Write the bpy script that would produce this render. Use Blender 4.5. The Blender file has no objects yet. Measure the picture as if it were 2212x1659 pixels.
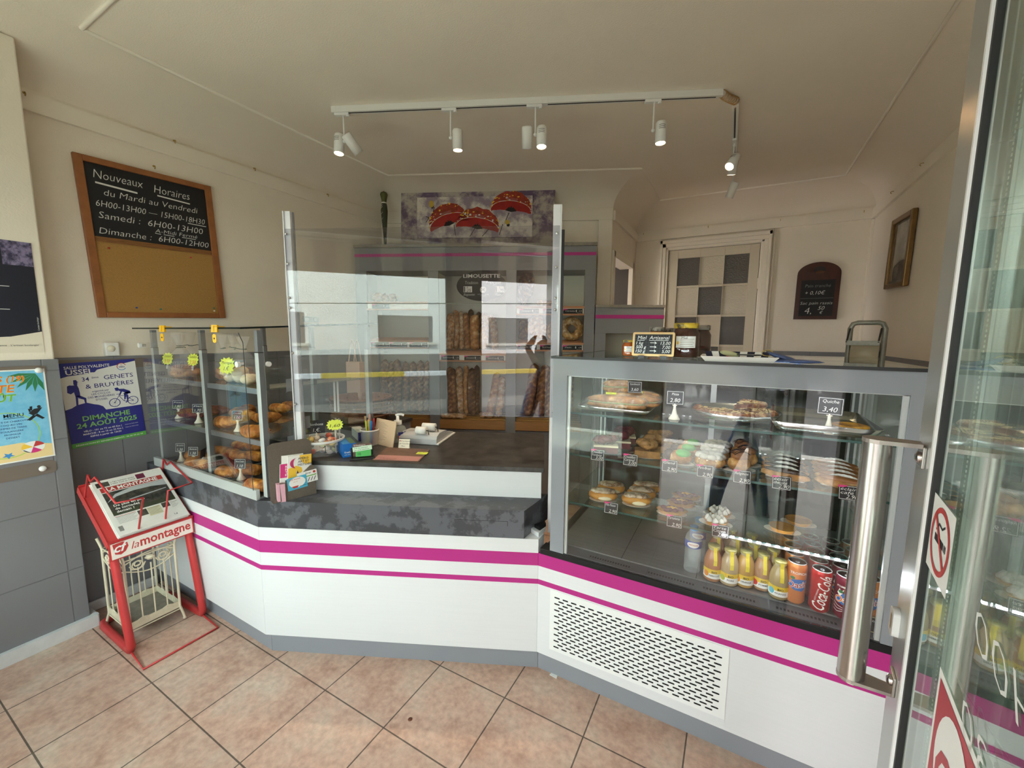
import bpy, math, random
from mathutils import Vector, Matrix, noise
sc = bpy.context.scene
COL = sc.collection
V = Vector
R = math.radians
PI = math.pi

# ---------------------------------------------------------------- camera
FPX, PIT, ROL, YAW, CAMZ = 880.2, R(6.817), R(0.452), R(28.793), 1.5
fw = V((-math.sin(YAW)*math.cos(PIT), math.cos(YAW)*math.cos(PIT), -math.sin(PIT)))
r0 = V((math.cos(YAW), math.sin(YAW), 0))
u0 = r0.cross(fw)
rt = r0*math.cos(ROL)+u0*math.sin(ROL)
up = u0*math.cos(ROL)-r0*math.sin(ROL)
CAM = V((0, 0, CAMZ))
cd = bpy.data.cameras.new('camera'); cam = bpy.data.objects.new('camera', cd); COL.objects.link(cam)
cd.sensor_width = 36; cd.lens = 36*FPX/2212; cd.clip_start = .01; cd.clip_end = 300
cam.matrix_world = Matrix(((rt.x, up.x, -fw.x, CAM.x), (rt.y, up.y, -fw.y, CAM.y), (rt.z, up.z, -fw.z, CAM.z), (0, 0, 0, 1)))
sc.camera = cam
# a point of the photograph meets a plane of the room: used to read true positions off the picture
def ray(x, y): return fw+rt*((x-1106)/FPX)-up*((y-829.5)/FPX)
def at_z(x, y, z): d = ray(x, y); return CAM+d*((z-CAMZ)/d.z)
def at_x(x, y, X): d = ray(x, y); return CAM+d*(X/d.x)
def at_y(x, y, Y): d = ray(x, y); return CAM+d*(Y/d.y)
def on(x, y, p, n): d = ray(x, y); return CAM+d*((V(p)-CAM).dot(V(n))/d.dot(V(n)))

# ---------------------------------------------------------------- light and exposure
sc.view_settings.view_transform = 'Standard'; sc.view_settings.look = 'None'
sc.view_settings.gamma = 1; sc.view_settings.use_curve_mapping = False
sc.view_settings.exposure = 1.27
w = bpy.data.worlds.new('sky'); sc.world = w; w.use_nodes = True
nt = w.node_tree; bg = nt.nodes['Background']
tc = nt.nodes.new('ShaderNodeTexCoord'); sx = nt.nodes.new('ShaderNodeSeparateXYZ'); rp = nt.nodes.new('ShaderNodeValToRGB')
nt.links.new(tc.outputs['Generated'], sx.inputs[0]); nt.links.new(sx.outputs['Z'], rp.inputs[0]); nt.links.new(rp.outputs[0], bg.inputs[0])
rp.color_ramp.elements[0].position = 0.0; rp.color_ramp.elements[0].color = (.93, .95, 1, 1)
rp.color_ramp.elements[1].position = .9; rp.color_ramp.elements[1].color = (.80, .90, 1.0, 1)
bg.inputs[1].default_value = 4.0
def portal(x0, x1, z0, z1, y):
    d = bpy.data.lights.new('daylight_portal', 'AREA'); d.shape = 'RECTANGLE'; d.size = x1-x0; d.size_y = z1-z0
    d.cycles.is_portal = True
    o = bpy.data.objects.new('daylight_portal', d); COL.objects.link(o)
    o.location = ((x0+x1)/2, y, (z0+z1)/2); o.rotation_euler = (R(90), 0, 0)
for a in ((-2.8, -.77, .45, 2.33), (-.48, .64, 0, 2.33)): portal(*a, -.30)
cy = sc.cycles
cy.max_bounces = 10; cy.diffuse_bounces = 5; cy.glossy_bounces = 5; cy.transmission_bounces = 6; cy.transparent_max_bounces = 40
cy.caustics_reflective = False; cy.caustics_refractive = False; cy.sample_clamp_indirect = 4; cy.sample_clamp_direct = 0
cy.use_denoising = True

sl = bpy.data.lights.new('sun', 'SUN'); sl.energy = 8; sl.angle = R(3); sl.color = (1, .96, .9); so = bpy.data.objects.new('sun', sl); COL.objects.link(so)
so.rotation_euler = V((.35, -.60, -.75)).to_track_quat('-Z', 'Y').to_euler()      # from behind the shop: lights the street, not the room
# ---------------------------------------------------------------- materials
def lin(h):
    if not isinstance(h, str): return h
    c = [int(h[i:i+2], 16)/255 for i in (0, 2, 4)]
    return tuple(x/12.92 if x <= .04045 else ((x+.055)/1.055)**2.4 for x in c)
MATS = {}
def mat(name, col, rough=.5, metal=0, nz=None, bump=None, emit=0, coat=0, alpha=1, spec=.5, col2=None, space='Object', stretch=None):
    """principled surface; nz=(scale, amount) mottles between col and col2 (or a darker col); bump=(scale, strength)"""
    if name in MATS: return MATS[name]
    m = bpy.data.materials.new(name); m.use_nodes = True; MATS[name] = m
    t = m.node_tree; b = t.nodes['Principled BSDF']
    c = lin(col); b.inputs['Base Color'].default_value = (*c, 1); b.inputs['Roughness'].default_value = rough
    b.inputs['Metallic'].default_value = metal; b.inputs['Specular IOR Level'].default_value = spec
    if coat: b.inputs['Coat Weight'].default_value = coat; b.inputs['Coat Roughness'].default_value = .08
    if emit: b.inputs['Emission Color'].default_value = (*c, 1); b.inputs['Emission Strength'].default_value = emit
    b.inputs['Alpha'].default_value = alpha
    if nz or bump:
        tc = t.nodes.new('ShaderNodeTexCoord'); vec = tc.outputs[space]
        if stretch:
            mp = t.nodes.new('ShaderNodeMapping'); mp.inputs['Scale'].default_value = stretch
            t.links.new(vec, mp.inputs[0]); vec = mp.outputs[0]
    if nz:
        n = t.nodes.new('ShaderNodeTexNoise'); n.inputs['Scale'].default_value = nz[0]; n.inputs['Detail'].default_value = 6
        n.inputs['Roughness'].default_value = .65; t.links.new(vec, n.inputs['Vector'])
        rp = t.nodes.new('ShaderNodeValToRGB'); t.links.new(n.outputs['Fac'], rp.inputs[0])
        c2 = lin(col2) if col2 else tuple(x*(1-nz[1]) for x in c)
        lo = nz[2] if len(nz) > 2 else .3
        rp.color_ramp.elements[0].position = lo; rp.color_ramp.elements[0].color = (*c2, 1)
        rp.color_ramp.elements[1].position = 1-lo; rp.color_ramp.elements[1].color = (*c, 1)
        t.links.new(rp.outputs[0], b.inputs['Base Color'])
    if bump:
        n = t.nodes.new('ShaderNodeTexNoise'); n.inputs['Scale'].default_value = bump[0]; n.inputs['Detail'].default_value = 4
        t.links.new(vec, n.inputs['Vector'])
        bp = t.nodes.new('ShaderNodeBump'); bp.inputs['Strength'].default_value = bump[1]; bp.inputs['Distance'].default_value = .004
        t.links.new(n.outputs['Fac'], bp.inputs['Height']); t.links.new(bp.outputs[0], b.inputs['Normal'])
    return m
def glass(name, tint='FFFFFF', ior=1.5, rough=0.0, refl=1.0):
    """thin pane: straight-through transparency plus mirror reflection by Fresnel"""
    if name in MATS: return MATS[name]
    m = bpy.data.materials.new(name); m.use_nodes = True; MATS[name] = m
    t = m.node_tree; t.nodes.remove(t.nodes['Principled BSDF']); out = t.nodes['Material Output']
    g = t.nodes.new('ShaderNodeNewGeometry'); ma = t.nodes.new('ShaderNodeMath'); ma.operation = 'MULTIPLY_ADD'
    ma.inputs[1].default_value = 1/ior-ior; ma.inputs[2].default_value = ior; t.links.new(g.outputs['Backfacing'], ma.inputs[0])
    f = t.nodes.new('ShaderNodeFresnel'); t.links.new(ma.outputs[0], f.inputs['IOR'])
    ml = t.nodes.new('ShaderNodeMath'); ml.operation = 'MULTIPLY'; ml.inputs[1].default_value = refl; t.links.new(f.outputs[0], ml.inputs[0])
    tr = t.nodes.new('ShaderNodeBsdfTransparent'); tr.inputs[0].default_value = (*lin(tint), 1)
    gl = t.nodes.new('ShaderNodeBsdfGlossy'); gl.inputs['Roughness'].default_value = rough; gl.inputs[0].default_value = (1, 1, 1, 1)
    mx = t.nodes.new('ShaderNodeMixShader'); t.links.new(ml.outputs[0], mx.inputs[0]); t.links.new(tr.outputs[0], mx.inputs[1]); t.links.new(gl.outputs[0], mx.inputs[2])
    t.links.new(mx.outputs[0], out.inputs[0]); return m
def film(name, tint, haze, rough=.35):
    """cloudy plastic: part clear, part diffuse"""
    if name in MATS: return MATS[name]
    m = bpy.data.materials.new(name); m.use_nodes = True; MATS[name] = m
    t = m.node_tree; b = t.nodes['Principled BSDF']; b.inputs['Base Color'].default_value = (*lin(tint), 1); b.inputs['Roughness'].default_value = rough
    tr = t.nodes.new('ShaderNodeBsdfTransparent'); mx = t.nodes.new('ShaderNodeMixShader'); mx.inputs[0].default_value = haze
    t.links.new(tr.outputs[0], mx.inputs[1]); t.links.new(b.outputs[0], mx.inputs[2]); t.links.new(mx.outputs[0], t.nodes['Material Output'].inputs[0]); return m
def crust(name, dark, mid, pale, scale=7., flour=.0, dist=3., rot=.9):
    """bread crust: dark skin, diagonal paler cuts, flour specks; varies from object to object"""
    if name in MATS: return MATS[name]
    m = bpy.data.materials.new(name); m.use_nodes = True; MATS[name] = m
    t = m.node_tree; b = t.nodes['Principled BSDF']; b.inputs['Roughness'].default_value = .55
    N = t.nodes.new; L = t.links.new
    tc = N('ShaderNodeTexCoord'); oi = N('ShaderNodeObjectInfo'); ad = N('ShaderNodeVectorMath'); ad.operation = 'ADD'
    L(tc.outputs['Object'], ad.inputs[0]); L(oi.outputs['Random'], ad.inputs[1])
    mp = N('ShaderNodeMapping'); mp.inputs['Rotation'].default_value = (0, rot, .3); L(ad.outputs[0], mp.inputs[0])
    wv = N('ShaderNodeTexWave'); wv.inputs['Scale'].default_value = scale; wv.inputs['Distortion'].default_value = dist; wv.inputs['Detail'].default_value = 3
    wv.inputs['Detail Scale'].default_value = 2; L(mp.outputs[0], wv.inputs['Vector'])
    r1 = N('ShaderNodeValToRGB'); e = r1.color_ramp.elements
    e[0].position = .22; e[0].color = (*lin(dark), 1); e[1].position = .80; e[1].color = (*lin(pale), 1)
    k = e.new(.52); k.color = (*lin(mid), 1)
    n0 = N('ShaderNodeTexNoise'); n0.inputs['Scale'].default_value = 26; n0.inputs['Detail'].default_value = 3; L(ad.outputs[0], n0.inputs['Vector'])
    mf = N('ShaderNodeMix'); mf.inputs[0].default_value = .86; L(wv.outputs['Fac'], mf.inputs[2]); L(n0.outputs['Fac'], mf.inputs[3]); L(mf.outputs[0], r1.inputs[0])
    n1 = N('ShaderNodeTexNoise'); n1.inputs['Scale'].default_value = 38; n1.inputs['Detail'].default_value = 5; L(ad.outputs[0], n1.inputs['Vector'])
    mx = N('ShaderNodeMix'); mx.data_type = 'RGBA'; mx.blend_type = 'MULTIPLY'; mx.inputs[0].default_value = .75
    r2 = N('ShaderNodeValToRGB'); r2.color_ramp.elements[0].position = .3; r2.color_ramp.elements[0].color = (.38, .3, .25, 1); r2.color_ramp.elements[1].position = .62; r2.color_ramp.elements[1].color = (1.25, 1.2, 1.15, 1)
    L(n1.outputs['Fac'], r2.inputs[0]); L(r1.outputs[0], mx.inputs[6]); L(r2.outputs[0], mx.inputs[7])
    last = mx.outputs[2]
    if flour:
        n2 = N('ShaderNodeTexNoise'); n2.inputs['Scale'].default_value = 22; n2.inputs['Detail'].default_value = 8; n2.inputs['Roughness'].default_value = .8; L(ad.outputs[0], n2.inputs['Vector'])
        r3 = N('ShaderNodeValToRGB'); r3.color_ramp.elements[0].position = .62-flour*.25; r3.color_ramp.elements[1].position = .72-flour*.15
        L(n2.outputs['Fac'], r3.inputs[0]); m2 = N('ShaderNodeMix'); m2.data_type = 'RGBA'; m2.inputs[7].default_value = (*lin('E6D8C2'), 1)
        L(r3.outputs[0], m2.inputs[0]); L(last, m2.inputs[6]); last = m2.outputs[2]
    L(last, b.inputs['Base Color'])
    bp = N('ShaderNodeBump'); bp.inputs['Strength'].default_value = .7; bp.inputs['Distance'].default_value = .006
    L(n1.outputs['Fac'], bp.inputs['Height']); L(bp.outputs[0], b.inputs['Normal'])
    return m

# ---------------------------------------------------------------- mesh building
def TR(loc=(0, 0, 0), rz=0, rx=0, ry=0, s=1): return Matrix.Translation(loc) @ Matrix.Rotation(rz, 4, 'Z') @ Matrix.Rotation(ry, 4, 'Y') @ Matrix.Rotation(rx, 4, 'X') @ Matrix.Scale(s, 4)
def basis(o, x, y):
    """matrix of a drawing plane: origin o, x to the right, y up, z out of the surface"""
    x = V(x).normalized(); y = V(y); y = (y-x*y.dot(x)).normalized(); z = x.cross(y)
    return Matrix(((x.x, y.x, z.x, o[0]), (x.y, y.y, z.y, o[1]), (x.z, y.z, z.z, o[2]), (0, 0, 0, 1)))
def face(o, deg=0, tilt=0):
    """upright drawing plane at o; deg turns it about Z (0 looks to -Y), tilt leans the top back"""
    return Matrix.Translation(o) @ Matrix.Rotation(R(deg), 4, 'Z') @ Matrix.Rotation(R(90-tilt), 4, 'X')
_tx = {}
def text_geo(s, font_off, shear):
    k = (s, font_off, shear)
    if k not in _tx:
        c = bpy.data.curves.new('txt', 'FONT'); c.body = s; c.size = 1; c.resolution_u = 2; c.offset = font_off; c.shear = shear; c.fill_mode = 'FRONT'
        o = bpy.data.objects.new('txt', c); me = o.to_mesh()
        vs = [v.co.copy() for v in me.vertices]; fs = [tuple(p.vertices) for p in me.polygons]
        o.to_mesh_clear(); bpy.data.objects.remove(o); bpy.data.curves.remove(c); _tx[k] = (vs, fs)
    return _tx[k]
class MB:
    def __init__(s): s.v = []; s.f = []; s.m = []; s.sm = []; s.mats = []
    def mi(s, m):
        if m not in s.mats: s.mats.append(m)
        return s.mats.index(m)
    def add(s, vs, fs, m, M=None, smooth=False):
        b = len(s.v); k = s.mi(m)
        for v in vs: s.v.append(M @ V(v) if M else V(v))
        for f in fs: s.f.append(tuple(i+b for i in f)); s.m.append(k); s.sm.append(smooth)
        return s
    def box(s, x0, x1, y0, y1, z0, z1, m, M=None):
        vs = [(x, y, z) for z in (z0, z1) for y in (y0, y1) for x in (x0, x1)]
        return s.add(vs, [(0, 2, 3, 1), (4, 5, 7, 6), (0, 1, 5, 4), (2, 6, 7, 3), (0, 4, 6, 2), (1, 3, 7, 5)], m, M)
    def poly(s, pts, m, M=None, z=0):
        return s.add([(p[0], p[1], z if len(p) < 3 else p[2]) for p in pts], [tuple(range(len(pts)))], m, M)
    def rect(s, x0, x1, y0, y1, m, M=None, z=0): return s.poly([(x0, y0), (x1, y0), (x1, y1), (x0, y1)], m, M, z)
    def prism(s, pts, z0, z1, m, M=None, smooth=False):
        n = len(pts); vs = [(p[0], p[1], z0) for p in pts]+[(p[0], p[1], z1) for p in pts]
        s.add(vs, [tuple(range(n-1, -1, -1)), tuple(range(n, 2*n))], m, M)
        return s.add(vs, [(i, (i+1) % n, n+(i+1) % n, n+i) for i in range(n)], m, M, smooth)
    def ell(s, cx, cy, rx, ry, m, M=None, z=0, n=24, a0=0, a1=360):
        k = n if a1-a0 >= 360 else n+1
        return s.poly([(cx+rx*math.cos(R(a0+(a1-a0)*i/n)), cy+ry*math.sin(R(a0+(a1-a0)*i/n))) for i in range(k)], m, M, z)
    def ring(s, cx, cy, r1, r2, m, M=None, z=0, n=24, a0=0, a1=360, sx=1):
        k = n+1; vs = []
        for i in range(k):
            a = R(a0+(a1-a0)*i/n)
            for r in (r1, r2): vs.append((cx+r*sx*math.cos(a), cy+r*math.sin(a), z))
        return s.add(vs, [(2*i, 2*i+1, 2*i+3, 2*i+2) for i in range(n)], m, M)
    def line(s, pts, w, m, M=None, z=0):
        for (x0, y0), (x1, y1) in zip(pts, pts[1:]):
            d = V((x1-x0, y1-y0)); d = d.normalized() if d.length else V((1, 0)); n = V((-d.y, d.x))*w/2; e = d*w*.3
            s.poly([(x0-e.x+n.x, y0-e.y+n.y), (x0-e.x-n.x, y0-e.y-n.y), (x1+e.x-n.x, y1+e.y-n.y), (x1+e.x+n.x, y1+e.y+n.y)], m, M, z)
        return s
    def lathe(s, prof, m, M=None, n=24, smooth=True, caps=True):
        vs = []
        for r, z in prof:
            for i in range(n): a = 2*PI*i/n; vs.append((r*math.cos(a), r*math.sin(a), z))
        fs = [(j*n+i, j*n+(i+1) % n, (j+1)*n+(i+1) % n, (j+1)*n+i) for j in range(len(prof)-1) for i in range(n)]
        s.add(vs, fs, m, M, smooth)
        if caps:
            if prof[0][0] > 1e-4: s.add(vs[:n], [tuple(range(n-1, -1, -1))], m, M)
            if prof[-1][0] > 1e-4: s.add(vs[-n:], [tuple(range(n))], m, M)
        return s
    def cyl(s, r, z0, z1, m, M=None, n=20): return s.lathe([(r, z0), (r, z1)], m, M, n)
    def tube(s, pts, r, m, M=None, n=8, closed=False, rr=None):
        pts = [V(p) for p in pts]; k = len(pts); vs = []; up_ = None
        for i, p in enumerate(pts):
            a = pts[i-1] if (i or closed) else p; b = pts[(i+1) % k] if (i < k-1 or closed) else p
            d = (b-a).normalized()
            if up_ is None: up_ = V((0, 0, 1)) if abs(d.z) < .9 else V((1, 0, 0))
            x = d.cross(up_); x = x.normalized() if x.length > 1e-6 else d.orthogonal().normalized(); y = x.cross(d).normalized(); up_ = y
            q = rr[i] if rr else r
            for j in range(n): t = 2*PI*j/n; vs.append(p+x*q*math.cos(t)+y*q*math.sin(t))
        e = k if closed else k-1
        s.add(vs, [(i*n+j, i*n+(j+1) % n, ((i+1) % k)*n+(j+1) % n, ((i+1) % k)*n+j) for i in range(e) for j in range(n)], m, M, True)
        if not closed:
            s.add(vs[:n], [tuple(range(n))], m, M); s.add(vs[-n:], [tuple(range(n-1, -1, -1))], m, M)
        return s
    def blob(s, rx, ry, rz, m, M=None, amp=.1, sc_=3., seed=0, nu=20, nv=12, flat=None, pw=1.):
        vs = []; 
        for j in range(nv+1):
            t = -PI/2+PI*j/nv
            for i in range(nu):
                a = 2*PI*i/nu; c = math.cos(t)
                d = V((math.copysign(abs(math.cos(a))**pw, math.cos(a))*c, math.copysign(abs(math.sin(a))**pw, math.sin(a))*c, math.sin(t)))
                k = 1+amp*noise.noise(d*sc_+V((seed*7.3, seed*1.7, seed)))
                p = V((d.x*rx*k, d.y*ry*k, d.z*rz*k))
                if flat is not None and p.z < flat: p.z = flat
                vs.append(p)
        return s.add(vs, [(j*nu+i, j*nu+(i+1) % nu, (j+1)*nu+(i+1) % nu, (j+1)*nu+i) for j in range(nv) for i in range(nu)], m, M, True)
    def text(s, body, size, m, M=None, x=0, y=0, z=0, al='L', bold=0, shear=0, fit=None, wob=0, rot=0):
        vs, fs = text_geo(body, bold, shear)
        if not vs: return s
        x0 = min(v.x for v in vs); x1 = max(v.x for v in vs); k = size; kx = size
        if fit: kx = fit/(x1-x0)
        off = {'L': x0, 'C': (x0+x1)/2, 'R': x1}[al]; o = []
        ca, sa = math.cos(R(rot)), math.sin(R(rot))
        for v in vs:
            dx = (v.x-off)*kx; dy = v.y*k
            if wob: dx += wob*size*math.sin(v.y*5+v.x*2.3); dy += wob*size*(math.sin(v.x*3.7+len(body))+.6*math.sin(v.x*8.1))
            o.append((x+dx*ca-dy*sa, y+dx*sa+dy*ca, z))
        return s.add(o, fs, m, M)
    def build(s, name, parent=None, bevel=0, seg=2, smooth=False):
        me = bpy.data.meshes.new(name)
        P = getattr(parent, 'base', None) if parent else None
        me.from_pydata([tuple(v) for v in s.v], [], s.f)
        for m in s.mats: me.materials.append(m)
        me.polygons.foreach_set('material_index', s.m); me.polygons.foreach_set('use_smooth', [True]*len(s.m) if smooth else s.sm); me.update()
        o = bpy.data.objects.new(name, me); COL.objects.link(o)
        if parent: o.parent = parent.o if isinstance(parent, T) else parent
        if bevel:
            b = o.modifiers.new('bevel', 'BEVEL'); b.width = bevel; b.segments = seg; b.limit_method = 'ANGLE'; b.angle_limit = R(40)
        return o
class T:
    """a thing: an Empty at its base, parts are built in its own coordinates"""
    def __init__(s, name, label, cat, loc=(0, 0, 0), rz=0, group=None, M=None):
        s.o = bpy.data.objects.new(name, None); COL.objects.link(s.o); s.o.empty_display_size = .05
        if M is not None: s.o.matrix_world = M
        else: s.o.location = loc; s.o.rotation_euler = (0, 0, rz)
        s.M = M if M is not None else TR(loc, rz)
        tag(s.o, label, cat, group)
    def loc(s, p): return s.M.inverted() @ V(p)
def tag(o, label, cat, group=None, kind=None):
    o['label'] = label; o['category'] = cat
    if group: o['group'] = group
    if kind: o['kind'] = kind
    return o
def single(name, label, cat, mb, M=None, group=None, bevel=0, smooth=False):
    o = mb.build(name, None, bevel, 2, smooth)
    if M is not None: o.matrix_world = M
    return tag(o, label, cat, group)
def struct(name, mb, bevel=0):
    o = mb.build(name, None, bevel); o['kind'] = 'structure'; return o
def copy_thing(t, M, label, group=None):
    """copy of a thing with copies of its parts and sub-parts (mesh data shared)"""
    src = t.o if isinstance(t, T) else t
    r = src.copy(); COL.objects.link(r); r.matrix_world = M; r['label'] = label
    if group: r['group'] = group
    for ch in list(src.children):
        c = ch.copy(); COL.objects.link(c); c.parent = r
        for g in list(ch.children):
            d = g.copy(); COL.objects.link(d); d.parent = c
    return r

# ---------------------------------------------------------------- palette
WALL = mat('cream_paint', 'F3E9D9', .55, nz=(2.2, .06), bump=(130, .25))
CEIL = mat('ceiling_paint', 'F1E6D6', .6, nz=(1.6, .05), bump=(150, .3))
TRIM = mat('cream_gloss', 'F3EADB', .35, nz=(3, .05))
WHITE = mat('white_laminate', 'DEE0E4', .45, nz=(3, .03), bump=(200, .1), stretch=(1, 1, 40))
PINK = mat('magenta_laminate', 'B42A82', .4)
KICK = mat('grey_laminate', '8A8E96', .4, nz=(4, .04))
SLATE = mat('slate_laminate', '5C5E66', .38, nz=(10, .5, .47), col2='404147', bump=(60, .1))
SLATED = mat('dark_slate', '4A4644', .4, nz=(14, .5, .36), col2='2B2827', bump=(60, .1))
GREY = mat('grey_cabinet', '85868A', .45, nz=(5, .05), bump=(240, .2))
ALU = mat('brushed_aluminium', 'B9BBBE', .35, .85, nz=(6, .1))
ALUW = mat('pale_aluminium', 'C9CFCF', .4, .35)
STEEL = mat('stainless', 'C8C2BE', .26, 1, nz=(3, .2), stretch=(60, 60, 1))
CHROME = mat('chrome', 'E2E4E6', .12, 1)
BLACK = mat('black_plastic', '17171A', .4)
BOARD = mat('chalkboard', '17181C', .6, nz=(9, .25))
CHALK = mat('chalk_white', 'E4E4E0', .8)
PAPER = mat('white_paper', 'F1F0EC', .7)
INK = mat('black_ink', '1E1E22', .7)
NAVY = mat('navy_ink', '2A2C7C', .6)
GLASS = glass('clear_glass')
GLASSG = glass('green_edge_glass', 'F0F8F4')
ACRYL = glass('clear_acrylic', 'F4F4F6', 1.49, refl=1.25)
GEDGE = mat('glass_edge', '3F5F5A', .2)
CREAMW = mat('ivory_plastic', 'E9E4D2', .45)
PLW = mat('white_plastic', 'ECECEA', .35)
RED = mat('red_enamel', 'C63B3C', .35, nz=(12, .12))
WOOD = mat('shelf_beech', 'C58A5E', .45, nz=(5, .22), stretch=(1, 8, 30))
WOODO = mat('frame_oak', 'A5673A', .4, nz=(5, .3), stretch=(3, 3, 30))
YEL = mat('neon_yellow', 'E6F25A', .6)
YELP = mat('yellow_plastic', 'F2B81E', .35)
PINKP = mat('pink_print', 'D7357F', .6)
REDP = mat('red_print', 'C03A38', .6)
GREENP = mat('green_print', '6FB04A', .6)
BLUEP = mat('blue_print', '3F8FD0', .6)
GOLD = mat('antique_gold', '86643A', .35, .6, nz=(20, .3))
# ================================================================ the room
XL, XR, YR, HC, YF = -2.98, .965, 4.70, 2.80, -.30
W = [(XL, YF), (XL, 2.87), (-1.04, 3.73), (-1.04, YR), (XR, YR), (XR, YF)]
CP = [(-2.585, YF), (-2.605, 2.594), (-.74, 3.415), (-.74, 4.263), (.674, 4.30), (.655, YF)]
WALLN = ['wall_left', 'wall_back', 'wall_alcove', 'wall_rear', 'wall_right']
def wallbox(mb, a, b, th, z0, z1, m, e0=0, e1=0):
    a, b = V(a), V(b); d = (b-a).normalized(); n = V((-d.y, d.x))*th; a = a-d*e0; b = b+d*e1
    mb.prism([a, b, b+n, a+n] if th < 0 else [a, a+n, b+n, b][::-1][::-1], z0, z1, m)
for i, nme in enumerate(WALLN):
    a, b = V(W[i]), V(W[i+1])
    if nme == 'wall_alcove':
        mb = MB(); wallbox(mb, a, (a.x, 3.80), .12, 0, HC, WALL); wallbox(mb, (a.x, 4.50), b, .025, 0, HC, WALL, 0, .1); wallbox(mb, (a.x, 3.80), (a.x, 4.50), .12, 2.21, HC, WALL)
    elif nme == 'wall_rear':
        mb = MB(); wallbox(mb, a, (-.73, YR), .12, 0, HC, WALL, .1); wallbox(mb, (.17, YR), b, .12, 0, HC, WALL, 0, .1); wallbox(mb, (-.73, YR), (.17, YR), .12, 2.43, HC, WALL)
    else:
        mb = MB(); wallbox(mb, a, b, .12, 0, HC, WALL, .02, .11 if nme != 'wall_back' else .0)
    struct(nme, mb)
# dark pantry seen through the alcove opening
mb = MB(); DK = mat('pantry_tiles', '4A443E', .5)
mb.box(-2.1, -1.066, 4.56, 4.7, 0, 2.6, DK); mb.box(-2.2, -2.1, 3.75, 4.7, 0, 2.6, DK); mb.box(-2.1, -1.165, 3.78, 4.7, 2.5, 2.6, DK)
for z in (1.75, 2.0, 2.25): mb.box(-2.1, -1.17, 4.612, 4.62, z, z+.006, BLACK)
struct('wall_pantry', mb)
# pillar by the shop window
mb = MB(); mb.box(XL, -2.82, YF, .645, 0, 2.76, WALL); struct('wall_pillar', mb, .006)
# front wall with the shop window and doorway behind the photographer
mb = MB()
for x0, x1, z0, z1 in ((-3.1, 1.09, 2.33, HC), (-3.1, -2.82, 0, 2.33), (-2.82, -.76, 0, .45), (-.745, -.48, 0, 2.33), (1.0, 1.09, 0, 2.33)): mb.box(x0, x1, -.42, YF, z0, z1, WALL)
mb.box(.64, 1.0, -.41, -.33, 0, 2.33, mat('front_joinery', '5E564C', .5)); struct('wall_front', mb)
FR = mat('window_frame', 'B8BABC', .4, .3)
def window(n, x0, x1, z0, z1, cuts, pane=True):
    o = MB()
    for x in [x0, *cuts, x1]: o.box(x-.025, x+.025, -.37, -.32, z0, z1, FR)
    for z in (z0, z1): o.box(x0, x1, -.37, -.32, z-.025, z+.025, FR)
    o = struct(n, o)
    if pane:
        p = MB(); p.box(x0, x1, -.348, -.342, z0, z1, GLASSG); p.build('pane', o)
window('window_1', -2.8, -.77, .47, 2.31, [])
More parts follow.
